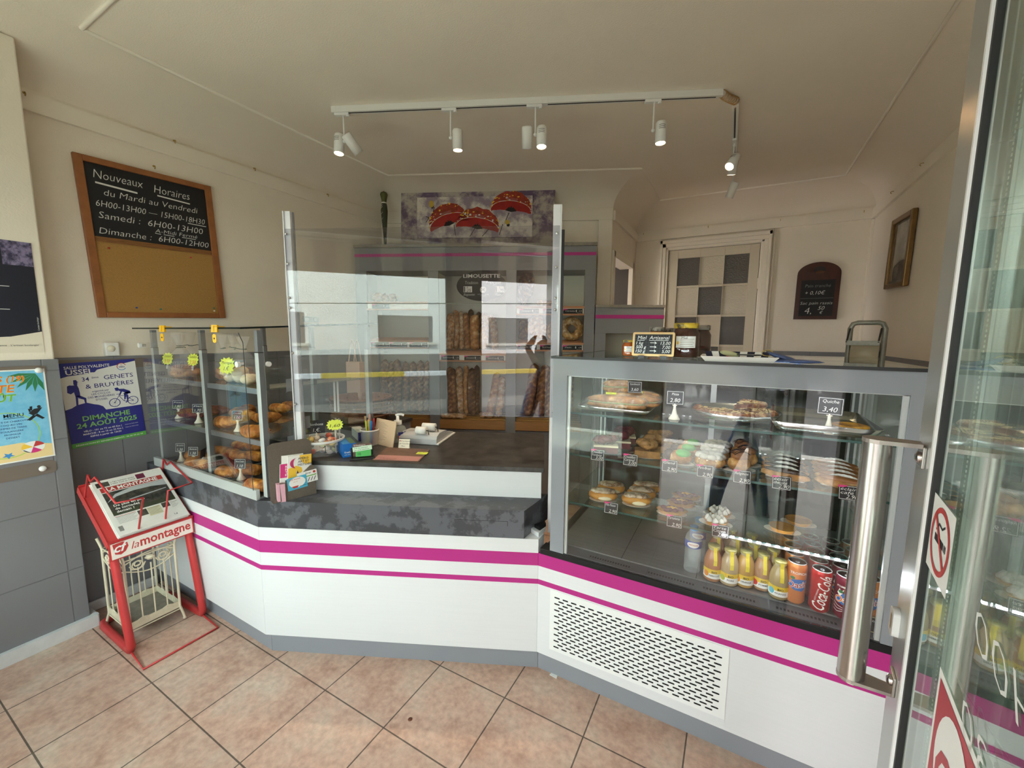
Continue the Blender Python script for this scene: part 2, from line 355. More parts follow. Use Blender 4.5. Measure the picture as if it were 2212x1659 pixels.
# floor of square terracotta tiles
def tile_floor():
    m = bpy.data.materials.new('floor_tiles'); m.use_nodes = True; t = m.node_tree; b = t.nodes['Principled BSDF']; N = t.nodes.new; L = t.links.new
    tc = N('ShaderNodeTexCoord'); mp = N('ShaderNodeMapping'); mp.inputs['Location'].default_value = (1.777, -.991, 0); mp.vector_type = 'POINT'
    L(tc.outputs['Object'], mp.inputs[0])
    br = N('ShaderNodeTexBrick'); br.offset = 0; br.squash = 1; br.inputs['Scale'].default_value = 1; br.inputs['Brick Width'].default_value = .3407; br.inputs['Row Height'].default_value = .3407
    br.inputs['Mortar Size'].default_value = .0030; br.inputs['Mortar Smooth'].default_value = .25; br.inputs['Color1'].default_value = (*lin('DEC9BC'), 1); br.inputs['Color2'].default_value = (*lin('D8C6BA'), 1); br.inputs['Mortar'].default_value = (*lin('6E665E'), 1)
    L(mp.outputs[0], br.inputs['Vector'])
    n = N('ShaderNodeTexNoise'); n.inputs['Scale'].default_value = 5; n.inputs['Detail'].default_value = 8; n.inputs['Roughness'].default_value = .7; L(tc.outputs['Object'], n.inputs['Vector'])
    r = N('ShaderNodeValToRGB'); e = r.color_ramp.elements; e[0].position = .32; e[0].color = (*lin('C09A86'), 1); e[1].position = .68; e[1].color = (*lin('E9E6DA'), 1); k = e.new(.5); k.color = (*lin('E4CCBE'), 1)
    L(n.outputs['Fac'], r.inputs[0]); mx = N('ShaderNodeMix'); mx.data_type = 'RGBA'; mx.blend_type = 'MULTIPLY'; mx.inputs[0].default_value = .8; L(br.outputs['Color'], mx.inputs[6]); L(r.outputs[0], mx.inputs[7])
    n2 = N('ShaderNodeTexNoise'); n2.inputs['Scale'].default_value = 42; n2.inputs['Detail'].default_value = 6; L(tc.outputs['Object'], n2.inputs['Vector'])
    r2 = N('ShaderNodeValToRGB'); r2.color_ramp.elements[0].position = .3; r2.color_ramp.elements[0].color = (.72, .70, .68, 1); r2.color_ramp.elements[1].position = .65; r2.color_ramp.elements[1].color = (1.1, 1.1, 1.1, 1); L(n2.outputs['Fac'], r2.inputs[0])
    m2 = N('ShaderNodeMix'); m2.data_type = 'RGBA'; m2.blend_type = 'MULTIPLY'; m2.inputs[0].default_value = .7; L(mx.outputs[2], m2.inputs[6]); L(r2.outputs[0], m2.inputs[7]); L(m2.outputs[2], b.inputs['Base Color'])
    b.inputs['Roughness'].default_value = .5
    ma = N('ShaderNodeMath'); ma.operation = 'MULTIPLY_ADD'; ma.inputs[1].default_value = -1.0; L(br.outputs['Fac'], ma.inputs[0]); L(n2.outputs['Fac'], ma.inputs[2])
    bp = N('ShaderNodeBump'); bp.inputs['Strength'].default_value = .35; bp.inputs['Distance'].default_value = .003; L(ma.outputs[0], bp.inputs['Height']); L(bp.outputs[0], b.inputs['Normal'])
    return m
mb = MB(); mb.box(-3.1, 1.09, -.42, 4.82, -.06, 0, tile_floor()); struct('floor', mb)
# ceiling with its cove and mouldings
mb = MB(); mb.box(-3.2, 1.2, -.5, 4.9, HC, HC+.1, CEIL); struct('ceiling', mb)
ZS = 2.625
def cove(t): a = t*PI/2; return 1-math.cos(a), ZS+(HC-.001-ZS)*math.sin(a)
mb = MB()
for i in range(5):
    n = 10; vs = []
    for j in range(n+1):
        f, z = cove(j/n)
        for a, c in ((W[i], CP[i]), (W[i+1], CP[i+1])): p = V(a).lerp(V(c), f); vs.append((p.x, p.y, z))
    mb.add(vs, [(2*j+1, 2*j, 2*j+2, 2*j+3) for j in range(n)], CEIL, None, True)
struct('ceiling_cove', mb)
mb = MB(); loop = [(-2.56, .786), CP[1], CP[2]]
mb.tube([(x, y, HC-.002) for x, y in loop], .010, TRIM); mb.tube([(*CP[3], HC-.002), (*CP[4], HC-.002), (.655, .786, HC-.002), (-2.56, .786, HC-.002)], .010, TRIM); mb.tube([(*CP[2], HC), (*CP[3], HC)], .006, CEIL)
struct('trim_1', mb)
mb = MB()
for i in range(5):
    a, b = V(W[i]), V(W[i+1]); d = (b-a).normalized(); n = V((d.y, -d.x))*.022
    if i == 0: a = V((XL, .645))
    mb.prism([a+d*.001, a+d*.001+n, b-d*.001+n, b-d*.001][::-1], 2.522, 2.604, TRIM)
struct('trim_2', mb, .004)
# grey tiled wainscot
def tiles_mat(axis):
    m = bpy.data.materials.new('grey_wall_tiles'); m.use_nodes = True; t = m.node_tree; b = t.nodes['Principled BSDF']; N = t.nodes.new; L = t.links.new
    tc = N('ShaderNodeTexCoord'); s = N('ShaderNodeSeparateXYZ'); c = N('ShaderNodeCombineXYZ'); L(tc.outputs['Object'], s.inputs[0]); L(s.outputs[axis], c.inputs[0]); L(s.outputs[2], c.inputs[1])
    br = N('ShaderNodeTexBrick'); br.offset = 0; L(c.outputs[0], br.inputs['Vector'])
    for k, v in (('Scale', 1), ('Brick Width', .30), ('Row Height', .33), ('Mortar Size', .0035), ('Mortar Smooth', .6), ('Color1', (*lin('7C7C80'), 1)), ('Color2', (*lin('7A7A7E'), 1)), ('Mortar', (*lin('6C6C70'), 1))): br.inputs[k].default_value = v
    L(br.outputs['Color'], b.inputs['Base Color']); b.inputs['Roughness'].default_value = .42
    ma = N('ShaderNodeMath'); ma.operation = 'MULTIPLY'; ma.inputs[1].default_value = -1; L(br.outputs['Fac'], ma.inputs[0])
    bp = N('ShaderNodeBump'); bp.inputs['Strength'].default_value = .5; bp.inputs['Distance'].default_value = .003; L(ma.outputs[0], bp.inputs['Height']); L(bp.outputs[0], b.inputs['Normal'])
    return m
TY, TX = tiles_mat(1), tiles_mat(0)
mb = MB(); mb.box(XL, XL+.01, .645, 2.8, 0, 1.37, TY); mb.box(-2.82, -2.812, YF, .645, 0, 1.372, TY); mb.box(XL, -2.812, .645, .653, 0, 1.372, TX); mb.box(-1.03, -.80, YR-.01, YR, 0, 1.37, TX); mb.box(.25, XR, YR-.01, YR, 0, 1.37, TX); mb.box(XR-.01, XR, 1.6, YR-.01, 0, 1.37, TY)
struct('wainscot', mb)
mb = MB(); BB = mat('baseboard_paint', 'DADCDC', .45, nz=(14, .15))
mb.prism([(-2.811, YF), (-2.785, YF), (-2.785, .682), (-2.811, .682)], .0005, .062, BB); mb.box(XL+.0105, XL+.03, .684, .985, .0005, .055, BB); mb.box(XL+.0305, -2.8115, .654, .682, .0005, .062, BB); struct('baseboard_left', mb, .006)
# rear door with chequered glass
DG = mat('dark_obscured_glass', '5A5450', .25, bump=(70, .9)); LG = mat('pale_obscured_glass', 'CFC5B2', .25, bump=(70, .9))
mb = MB(); DP = mat('door_paint', 'D8CDB9', .4, nz=(3, .05))
DX0, DX1, DZ = -.696, .133, 2.401
cx = [(-.604, -.393), (-.389, -.171), (-.165, .05)]; rz_ = [(2.315, 2.032), (2.012, 1.735), (1.702, 1.44), (1.405, 1.12), (1.08, .82)]
rz_ = [(2.315-.305*k, 2.032-.305*k) for k in range(6)]
xs = [DX0]+[v for c in cx for v in c]+[DX1]
for a in range(0, len(xs), 2): mb.box(xs[a], xs[a+1], YR+.01, YR+.05, .02, DZ, DP)
zs = [DZ]+[v for c in rz_ for v in c]+[.02]
for a in range(0, len(zs), 2): mb.box(DX0, DX1, YR+.012, YR+.048, zs[a+1], zs[a], DP)
door = struct('door_1', mb, .003)
for j, (z1, z0) in enumerate(rz_):
    for i, (x0, x1) in enumerate(cx):
        p = MB(); p.box(x0, x1, YR+.028, YR+.036, z0, z1, DG if (i+j) % 2 == 0 else LG); p.build('pane', door)
h = MB(); h.cyl(.008, 1.97, 2.07, TRIM, TR((DX1+.006, YR+.004, 0))); h.cyl(.008, 1.1, 1.2, TRIM, TR((DX1+.006, YR+.004, 0))); h.build('hinge', door)
mb = MB()
for x0, x1, d in ((-.785, -.76, .03), (-.76, -.725, .022), (-.725, -.702, .012), (.145, .165, .012), (.165, .20, .022), (.20, .225, .03)): mb.box(x0, x1, YR-d, YR+.02, 0, 2.43 if abs(x0+.28) < .46 else (2.47 if d < .03 else 2.505), TRIM)
mb.box(-.725, .165, YR-.012, YR+.02, 2.41, 2.432, TRIM); mb.box(-.76, .20, YR-.022, YR+.02, 2.432, 2.47, TRIM); mb.box(-.785, .225, YR-.03, YR+.02, 2.47, 2.505, TRIM)
mb.box(.24, .25, YR-.02, YR, 0, 2.52, TRIM); mb.box(XR-.02, XR, YR-.012, YR, 1.37, 2.52, TRIM)
mb.box(-.74, -.70, YR-.001, YR+.1, 0, 2.43, TRIM); mb.box(.137, .18, YR-.001, YR+.1, 0, 2.43, TRIM); mb.box(-.74, .18, YR-.001, YR+.1, 2.405, 2.45, TRIM); struct('gap_shade_backing', MB().box(-.74, .18, YR+.06, YR+.1, 0, 2.44, BLACK))  # black sheet added behind the leaf, its colour stands in for gap shade
struct('trim_3', mb, .003)
mb = MB(); mb.box(-1.04, -1.02, 4.50, 4.56, 0, 2.27, TRIM); mb.box(-1.04, -1.02, 3.76, 4.56, 2.21, 2.27, TRIM); mb.box(-1.04, -1.02, 3.735, 3.80, 0, 2.27, TRIM)
mb.prism([(-1.15, 3.67), (-1.145, 3.655), (-1.035, 3.704), (-1.04, 3.72)], 0, 2.52, TRIM)
struct('trim_4', mb, .003)
# the street outside, mirrored in the glass
mb = MB(); mb.box(-40, 40, -60, -.42, -.25, -.14, mat('asphalt', '4E4C4A', .8, nz=(2, .2))); struct('ground_street', mb)
mb = MB(); mb.box(-40, 40, -3.2, -.42, -.14, -.06, mat('pavement', 'C4BCAE', .8, nz=(3, .2))); mb.box(-40, 40, -3.4, -3.2, -.14, -.04, mat('kerb_stone', 'C9C4B8', .8)); mb.box(-40, 40, -7.0, -5.6, -.14, -.135, mat('pale_tarmac', '6E6A64', .8)); mb.box(-.9, .6, -.42, .0-.02, -.05, .004, mat('threshold_wood', 'C89A78', .5, nz=(5, .3), stretch=(2, 30, 2))); struct('ground_pavement', mb)
mb = MB(); KY = mat('kerb_yellow', 'C9B04A', .7); KW = mat('kerb_white', 'D8D8DC', .7)
for i in range(-12, 12): mb.box(i*3, i*3+3, -13.6, -13.2, -.14, .02, KY if i % 2 else KW)
struct('ground_kerb', mb)
mb = MB(); mb.box(-40, 40, -14.4, -14.0, -.14, .68, mat('far_wall', '77706A', .9, nz=(.6, .3))); struct('wall_street', mb)
mb = MB(); mb.box(-14, 14, -17, -16, -.14, 9, mat('far_facade', 'E9E7E2', .8, nz=(.4, .06))); bf = struct('wall_facade', mb)
for x0, x1, z0, z1 in ((-.85, 1.56, 1.15, 2.35), (4.3, 6.35, 1.1, 2.35), (-6, -3.8, 1.1, 2.4)): p = MB(); p.box(x0, x1, -16.02, -15.98, z0, z1, mat('far_window', '6A6660', .3)); p.box(x0-.15, x1+.15, -15.99, -15.85, z0-.12, z0, mat('kerb_stone', 'x')); p.build('pane', bf)

# ================================================================ the counter
n0 = V((.4131, -.9107, 0)); d0 = V((.9107, .4131, 0))
A = V((-1.8535, .995, 0)); B = V((-.698, 1.5195, 0)); FL = .99; FR_ = 1.52
def up3(p, z): return (p[0], p[1], z)
def front_run(mb, zlo, zhi, m, off, x0=-2.96, x1=.47):
    """one horizontal band round the three fronts of the counter, off = how far it stands proud"""
    pts = [(x0, FL-off), (A.x-off*.22, FL-off+0), (B.x+off*.2, FR_-off), (x1, FR_-off)]
    inn = [(x0, FL+.05), (A.x-.0, FL+.06), (B.x-.0, FR_+.06), (x1, FR_+.05)]
    for i in range(3): mb.prism([pts[i], pts[i+1], inn[i+1], inn[i]], zlo, zhi, m)
C1 = T('counter', 'left white counter under the pastry case, magenta stripes, beside the newspaper stand', 'counter', (-2.4, FL+.3, 0))
C2 = T('counter', 'middle white till counter with slate ledge, magenta stripes and raised worktop', 'counter', (A.x, A.y, 0))
RC = T('refrigerated_case', 'large glass fronted refrigerated display case with white vented base and magenta stripes', 'display case', (0, 1.85, 0))
SEG = (C1, C2, RC)
def part(name, mb, th, bevel=0, lab=None):
    inv = th.M.inverted(); mb.v = [inv @ v for v in mb.v]; o = mb.build(name, th, bevel)
    if lab: o['label'] = lab
    return o
def front_run(name, zs, m, off, x0=-2.96, x1=.47, segs=(0, 1, 2), bevel=0):
    """a horizontal band on each of the three fronts, off = how far it stands proud"""
    pts = [(x0, FL-off), (A.x-off*.22, FL-off), (B.x+off*.2, FR_-off), (x1, FR_-off)]
    inn = [(x0, FL+.05), (A.x, FL+.06), (B.x, FR_+.06), (x1, FR_+.05)]
    for i in segs:
        mb = MB(); e = .0008 if i == 1 else 0
        for lo, hi in zs:
            p = [V(pts[i]), V(pts[i+1]), V(inn[i+1]), V(inn[i])]
            if i == 1: p = [p[0]+V(d0[:2])*e, p[1]-V(d0[:2])*e, p[2]-V(d0[:2])*e, p[3]+V(d0[:2])*e]
            mb.prism([tuple(v) for v in p], lo, hi, m)
        part(name, mb, SEG[i], bevel)
front_run('plinth', [(0, .093)], KICK, -.022, bevel=.002)
front_run('front_panel', [(.095, .42), (.443, .505)], WHITE, 0)
front_run('top_panel', [(.563, .625)], WHITE, 0, segs=(0, 1))
front_run('narrow_stripe', [(.42, .443)], PINK, 0); front_run('wide_stripe', [(.505, .563)], PINK, 0)
mb = MB(); mb.box(-2.96, -1.9, 1.05, 1.75, .1, .62, WHITE); part('carcass', mb, C1)
# slate ledge, set back at its right end
E1 = A+d0*1.205
mb = MB(); mb.prism([(-2.96, FL), (A.x, FL), (A.x, 1.70), (-2.96, 1.70)], .626, .751, SLATE); part('ledge', mb, C1)
mb = MB(); mb.prism([(A.x+.0005, FL), (E1.x, E1.y), (-.745, 1.72), (-1.76, 1.28), (A.x+.0005, 1.28)], .626, .751, SLATE); part('ledge', mb, C2)
CT = C2
mb = MB(); s0 = A+d0*.555; s1 = A+d0*1.135; q = basis(up3(s0+n0*.0012, .70), d0, (0, 0, 1)); mb.rect(0, .58, 0, .002, BLACK, q); mb.rect(0, .002, -.02, .002, BLACK, q); mb.rect(.578, .58, -.02, .002, BLACK, q); part('drawer_seam', mb, CT)
# small white end block right of the ledge
mb = MB(); mb.prism([(-.757, 1.56), (-.706, 1.536), (-.702, 1.60), (-.72, 1.64)], .626, .645, WHITE); mb.prism([(-.745, 1.575), (-.712, 1.56), (-.704, 1.61), (-.72, 1.63)], .645, .66, BLACK); part('end_block', mb, CT)
# raised till section: white riser and dark worktop
Ra = V((-1.764, 1.197, 0)); Rb = V((-.751, 1.655, 0)); bk = V((-.4131, .9107, 0))
RA, RB = Ra, Rb
mb = MB(); mb.prism([Ra, Rb, Rb+bk*.55, V((-1.772, 1.80, 0)), V((-1.772, 1.21, 0))], .7512, .879, WHITE); part('riser', mb, CT, .002)
mb = MB(); f = n0*.014
mb.prism([Ra+f+d0*.004, Rb+f+d0*.012, Rb+bk*.64+d0*.012, V((-1.77, 1.892, 0)), V((-1.77, 1.21, 0))], .879, .90, SLATED); part('worktop', mb, CT, .002)
# ================================================================ bread shelf on the back wall
SO = V((-2.936, 2.51, 0)); SD = V((.914, .407, 0)).normalized(); SN = V((SD.y, -SD.x, 0))
SANG = math.atan2(SD.y, SD.x)
SM = TR(SO, SANG)                       # local: x along the front, y towards the wall, z up
def sh(px, py, dep=0.0): return SM.inverted() @ on(px, py, SO-SN*dep, SN)
def zz(x, y): return 760+x*540/2212, 560+y*380/1557
LINER = mat('shelf_liner', 'D9D6C6', .5)
BS = T('bread_shelf', 'grey wall shelving for bread with magenta stripe across its header', 'shelf', SO, SANG)
D = .345
mb = MB(); mb.box(0, 2.055, 0, D-.01, 2.04, 2.235, GREY); BS.x = mb.build('header', BS, .002)
mb = MB(); mb.box(0, 2.055, -.002, 0, 2.158, 2.183, PINK); mb.build('stripe', BS.x)
mb = MB(); mb.box(-.004, 2.06, -.01, D-.01, 2.235, 2.26, mat('stone_top', '9C958B', .6, nz=(30, .3))); mb.build('top_board', BS)
POSTS = [(0.0, .097), (.641, .73), (1.313, 1.40), (1.969, 2.055)]
for a, b in POSTS: mb = MB(); mb.box(a, b, 0, .03, 0, 2.04, GREY); mb.box(a+.02, b-.02, .03, D-.02, 0, 2.04, LINER); mb.build('upright', BS)
mb = MB(); mb.box(.02, 2.04, D-.02, D-.008, .3, 2.04, LINER); mb.build('back_panel', BS)
def board(a, b, z, front_h, labelboard=True, slats=True):
    mb = MB(); dz = front_h
    nb = 6
    for k in range(nb): y0 = .004+k*.05; mb.box(a, b, y0, y0+.042, z+.004*k-.016, z+.004*k, WOOD)
    mb.box(a, b, -.006, .01, z-.018, z, WOOD); mb.box(a, b, -.006, .01, z-dz, z-dz+.014, WOOD)
    o = mb.build('shelf_board', BS, .001)
    mb = MB(); mb.box(a+.004, b-.004, -.002, .004, z-dz+.014, z-.018, mat('label_rail', 'E9E7DC', .5)); mb.build('label_rail', o)
BAYS = [(.097, .641), (.73, 1.313), (1.40, 1.969)]
for (a, b), zs in zip(BAYS, ([1.782, 1.453], [1.344], [1.745, 1.442])):
    for z in zs: board(a, b, z, .075)
for a, b in BAYS:
    mb = MB()
    for k in range(5): y0 = .0+k*.06; mb.box(a, b, y0, y0+.052, .735+.007*k, .75+.007*k, WOODB := mat('tray_pine', 'B98C4E', .45, nz=(5, .25), stretch=(2, 8, 20)))
    mb.box(a, b, -.012, .004, .675, .752, mat('tray_front', 'A97B4A', .45, nz=(4, .2), stretch=(2, 10, 20)))
    mb.build('bread_tray', BS, .0015)
mb = MB(); mb.box(0, 2.055, .03, D-.02, 0, .66, GREY); mb.build('base_cabinet', BS)
# cream rim light at the side of the label rails
# low grey side unit right of the shelf
LU = T('side_cabinet', 'low grey cabinet with magenta stripe standing right of the bread shelf', 'cabinet', SM @ V((2.062, 0, 0)), SANG)
mb = MB(); mb.box(0, .555, 0, .30, 1.522, 1.735, GREY); mb.box(.552, .557, .002, .30, 1.522, 1.735, LINER); mb.build('header', LU, .002)
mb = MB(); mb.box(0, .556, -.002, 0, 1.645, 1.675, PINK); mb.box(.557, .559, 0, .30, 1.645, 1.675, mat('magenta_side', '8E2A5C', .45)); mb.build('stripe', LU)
mb = MB(); mb.box(-.002, .56, -.008, .305, 1.735, 1.757, mat('stone_top', 'x')); mb.build('top_board', LU)
mb = MB(); mb.box(0, .09, 0, .03, 0, 1.522, GREY); mb.build('upright', LU); mb = MB(); mb.box(.52, .555, 0, .3, 0, 1.522, LINER); mb.build('side_panel', LU)
mb = MB(); mb.box(0, .555, .285, .30, .0, 1.522, LINER); mb.box(0, .52, .02, .28, .86, .90, LINER); mb.build('back_panel', LU)

# ================================================================ left glass case for viennoiserie
LCX0, LCX1, LCY0, LCY1 = -2.86, -1.85, 1.0, 1.66
LC = T('pastry_case', 'left glass counter case with croissants and bagged brioches under a flat glass top', 'display case', (-2.33, 1.33, .751))
CG = mat('case_grey', '7E8084', .4, .3)
mb = MB(); mb.box(LCX0, LCX1, LCY0-.012, LCY0+.006, .751, .80, ALUW); mb.box(LCX0, LCX1, LCY0, LCY1, .751, .762, CG); part('base_rail', mb, LC, .002)
POSTL = [(-2.83, 1.03), (-2.32, 1.035), (LCX1+.02, 1.03), (-2.83, 1.63), (-2.32, 1.63), (LCX1+.02, 1.63)]
for i, (x, y) in enumerate(POSTL):
    mb = MB(); mb.box(x-.014, x+.014, y-.012, y+.012, .762, 1.415, ALUW); mb.box(x+.0135, x+.0155, y-.012, y+.012, .762, 1.415, CG)
    mb.box(x-.012, x+.012, y-.011, y+.011, 1.418, 1.512+.03*(y-1)/.66, CG); mb.box(x-.014, x+.014, y-.013, y+.013, 1.415, 1.418, BLACK); part('post', mb, LC, .002)
mb = MB(); g = .006; pts = [(LCX0-.01, .955), (LCX1+.03, .955), (LCX1+.03, 1.70), (LCX0-.01, 1.70)]
vs = [(x, y, 1.517+.04*(y-.955)/.745+dz) for dz in (0, .008) for x, y in pts]
mb.add(vs, [(3, 2, 1, 0), (4, 5, 6, 7)], GLASS); mb.add(vs, [(0, 1, 5, 4), (1, 2, 6, 5), (2, 3, 7, 6), (3, 0, 4, 7)], mat('dark_glass_edge', '14201E', .25)); part('glass_top', mb, LC)
q = basis((LCX0, LCY0-.016, .80), (1, 0, 0), (0, 0, 1)); wd = LCX1-LCX0-.012; P = [(0, 0), (wd, 0), (wd, .66), (wd-.03, .70), (0, .70)]
mb = MB(); mb.poly(P, GLASS, q); mb.poly(P[::-1], GLASS, q, -.006); mb.line([P[1], P[2], P[3]], .006, BLACK, q, .0004); part('front_pane', mb, LC)
mb = MB(); mb.box(LCX1+.022, LCX1+.026, 1.05, 1.61, .80, 1.40, GLASS); part('side_pane', mb, LC)
# etched square pattern on the side pane
fr = film('frosted', 'AEB4BA', .45)
for i, (y, z) in enumerate(((1.17, 1.33), (1.14, 1.23), (1.17, 1.16), (1.20, 1.27), (1.16, 1.0), (1.13, .96), (1.19, .95), (1.2, 1.04))): mb = MB(); mb.rect(y, y+.05, z, z+.06, fr, basis((LCX1+.0265+.0003*i, 0, 0), (0, 1, 0), (0, 0, 1))); part('frosted_square', mb, LC)
for k, z in enumerate((1.25, 1.01)):
    mb = MB(); mb.box(LCX0+.02, LCX1-.005, 1.045, 1.62, z-.006, z, GLASSG); mb.box(LCX0+.02, LCX1-.005, 1.035, 1.045, z-.022, z+.002, ALU); part('glass_shelf', mb, LC)
def kn(th, p, ax='y', r=.013):
    mb = MB(); mb.cyl(r, 0, .012, PLW, TR(p, 0, R(90)) if ax == 'y' else TR(p, 0, 0, R(90))); mb.cyl(r*.5, -.02, 0, CHROME, TR(p, 0, R(90)) if ax == 'y' else TR(p, 0, 0, R(90))); part('glass_clamp', mb, th)
kn(LC, (LCX1-.045, LCY0-.02, 1.365)); kn(LC, (LCX0+.01, LCY0-.02, 1.43)); kn(LC, (LCX1+.028, 1.06, 1.365), 'x', .011)
mb = MB()
for z0, z1 in ((1.03, 1.22), (.82, .96)):
    for x in (-2.13, -2.10): mb.box(x, x+.012, 1.625, 1.63, z0, z1, PLW)
part('rear_runner', mb, LC)

# ================================================================ sneeze screen over the till
SC = T('sneeze_screen', 'tall clear acrylic screen between two white metal posts above the till counter', 'screen', (-1.80, 1.18, .751), math.atan2(d0.y, d0.x))
PA = V((-1.80, 1.18, 0)); PB = V((-.707, 1.673, 0)); LW = (PB-PA).length
PWH = mat('post_white', 'E4E4E8', .5)
mb = MB(); mb.box(-.010, .016, -.012, .012, .001, 1.29, PWH); mb.box(-.015, -.010, -.02, .012, .001, 1.29, PWH); mb.box(.016, .022, .004, .012, .001, 1.29, GREY); mb.build('post', SC, .002)
mb = MB(); mb.box(LW-.016, LW+.016, -.012, .012, -.16, 1.30, PWH); mb.box(LW+.016, LW+.021, -.012, .02, -.1, 1.30, PWH); mb.box(LW+.02, LW+.034, .0, .02, .66, 1.20, BLACK); mb.build('post', SC, .002)
for z0, z1 in ((.888, 1.212), (.385, .884)):
    mb = MB(); mb.box(-.018, LW+.012, -.018, -.013, z0, z1, ACRYL); mb.build('acrylic_pane', SC)
for x, zs in ((-.004, (1.19, 1.06, .91, .865, .66, .42)), (LW, (1.18, 1.04, .91, .86, .41))):
    for z in zs:
        mb = MB(); mb.lathe([(.0065, 0), (.0065, .002), (.003, .005), (0, .006)], CHROME, TR((x, -.018, z), 0, R(90)), 12); mb.build('screw', SC)
mb = MB(); mb.box(0, LW, -.019, -.0185, .8855, .8865, GEDGE); mb.build('pane_joint', SC)

# ================================================================ right refrigerated case
RX0, RX1, RY0, RY1, RZ0, RZ1 = -.645, .478, 1.52, 2.26, .59, 1.41
mb = MB(); mb.box(-.69, RX1, FR_-.002, FR_+.06, .563, .588, SILL := mat('black_sill', '18181A', .55, spec=.3)); mb.box(-.69, RX1, FR_+.02, RY1, .50, .575, BLACK); part('sill', mb, RC, .002)
mb = MB(); mb.box(RX0, RX1, RY0+.05, RY1, .03, .5, mat('case_body', 'D8DADC', .5)); part('body', mb, RC)
FG = mat('grey_glass_frame', '8D929A', .12, spec=.6)
q = basis((RX0, RY0, RZ0), (1, 0, 0), (0, 0, 1)); Wd, Hd = RX1-RX0, RZ1-RZ0
a, b, c, e = .060, .045, .068, .0   # left, right, top, bottom border
mb = MB(); mb.box(RX0, RX0+a, RY0, RY0+.008, RZ0, RZ1, FG); mb.box(RX1-b, RX1, RY0, RY0+.008, RZ0, RZ1, FG); mb.box(RX0+a, RX1-b, RY0, RY0+.008, RZ1-c, RZ1, FG); part('grey_border', mb, RC)
mb = MB(); mb.box(RX0+a, RX1-b, RY0, RY0+.008, RZ0, RZ1-c, GLASS); part('front_pane', mb, RC)
mb = MB()
for x in (RX0+a, RX1-b-.012): mb.box(x, x+.012, RY0+.009, RY0+.02, RZ0, RZ1-c, ALUW)
mb.box(RX0+a, RX1-b, RY0+.009, RY0+.014, RZ1-c-.003, RZ1-c, ALUW); part('pane_trim', mb, RC)
mb = MB(); mb.box(RX0-.004, RX1+.008, RY0-.012, RY1, RZ1, RZ1+.008, GLASSG); part('glass_top', mb, RC)
mb = MB(); mb.box(RX0-.006, RX1+.01, RY0-.014, RY0-.012, RZ1-.001, RZ1+.009, BLACK); mb.box(RX0-.006, RX0-.004, RY0-.012, RY1, RZ1-.001, RZ1+.009, BLACK); part('top_edge', mb, RC)
mb = MB(); mb.box(RX0, RX0+.006, RY0+.01, RY1, RZ0, RZ1, GLASSG); part('side_pane', mb, RC); mb = MB(); mb.box(RX1-.006, RX1, RY0+.01, RY1, RZ0, RZ1, GLASSG); part('side_pane', mb, RC)
for x in (RX0+.01, RX1-.04):
    for y in (2.17,): mb = MB(); mb.box(x, x+.03, y, y+.03, RZ0, RZ1-.002, ALU); mb.box(x+.008, x+.022, y-.001, y, RZ0, RZ1-.002, mat('slot_dark', '5A5F60', .5)); part('shelf_rail', mb, RC)
mb = MB(); RGL = glass('rear_tinted_glass', '87908E'); mb.box(RX0+.01, -.09, RY1-.006, RY1, RZ0+.04, RZ1-.01, RGL); mb.box(-.11, RX1-.01, RY1-.014, RY1-.008, RZ0+.04, RZ1-.01, RGL); part('rear_door', mb, RC)
mb = MB(); mb.box(-.10, -.075, RY1-.02, RY1+.004, RZ0, RZ1-.01, ALU); mb.box(RX0, RX1, RY1-.02, RY1+.01, RZ1-.03, RZ1-.001, ALU); mb.box(RX0, RX1, RY1-.02, RY1+.01, RZ0, RZ0+.04, ALU); part('rear_frame', mb, RC)
DECK = mat('steel_deck', '9A9C9C', .35, .6, nz=(3, .15), stretch=(1, 30, 1))
mb = MB(); mb.box(RX0+.01, RX1-.01, RY0+.075, RY1-.02, .585, .597, DECK)
for x in (-.36, -.08, .2): mb.box(x-.001, x+.001, RY0+.075, RY1-.02, .597, .5975, BLACK)
part('deck', mb, RC)
mb = MB(); mb.box(RX0+.01, RX1-.01, RY0+.012, RY0+.074, .575, .592, mat('grille_strip', '4A4D52', .5))
VM = mat('vent_slot', '0A0A0C', .8)
for x0 in (-.48, -.247, -.053, .172):
    for k in range(16): mb.box(x0+k*.0105, x0+k*.0105+.0062, RY0+.03, RY0+.042, .5921, .5925, VM)
part('air_grille', mb, RC)
for z in (1.18, 1.0, .785):
    mb = MB(); mb.box(RX0+.015, RX1-.015, 1.615, 2.14, z-.008, z, GLASSG); mb.box(RX0+.015, RX1-.015, 1.613, 1.615, z-.008, z, GEDGE); part('glass_shelf', mb, RC)
# LED strip under the top
mb = MB(); LED = mat('led_strip', 'F4FAFF', .5, emit=40)
mb.box(RX0+.06, RX1-.06, RY0+.012, RY0+.028, RZ1-.02, RZ1-.004, PLW); ob = part('lamp_housing', mb, RC)
for k in range(22): x = RX0+.09+k*.043; mb = MB(); mb.box(x, x+.016, RY0+.03, RY0+.036, RZ1-.018, RZ1-.012, LED); mb.v = [RC.M.inverted() @ v for v in mb.v]; mb.build('led', ob)
mb = MB(); mb.box(-.02, .40, 1.606, 1.613, .778, .784, ALU); ob2 = part('lamp_strip', mb, RC)
for k in range(15): mb = MB(); x = -.005+k*.0275; mb.box(x, x+.011, 1.602, 1.606, .782, .788, LED); mb.v = [RC.M.inverted() @ v for v in mb.v]; mb.build('led', ob2)
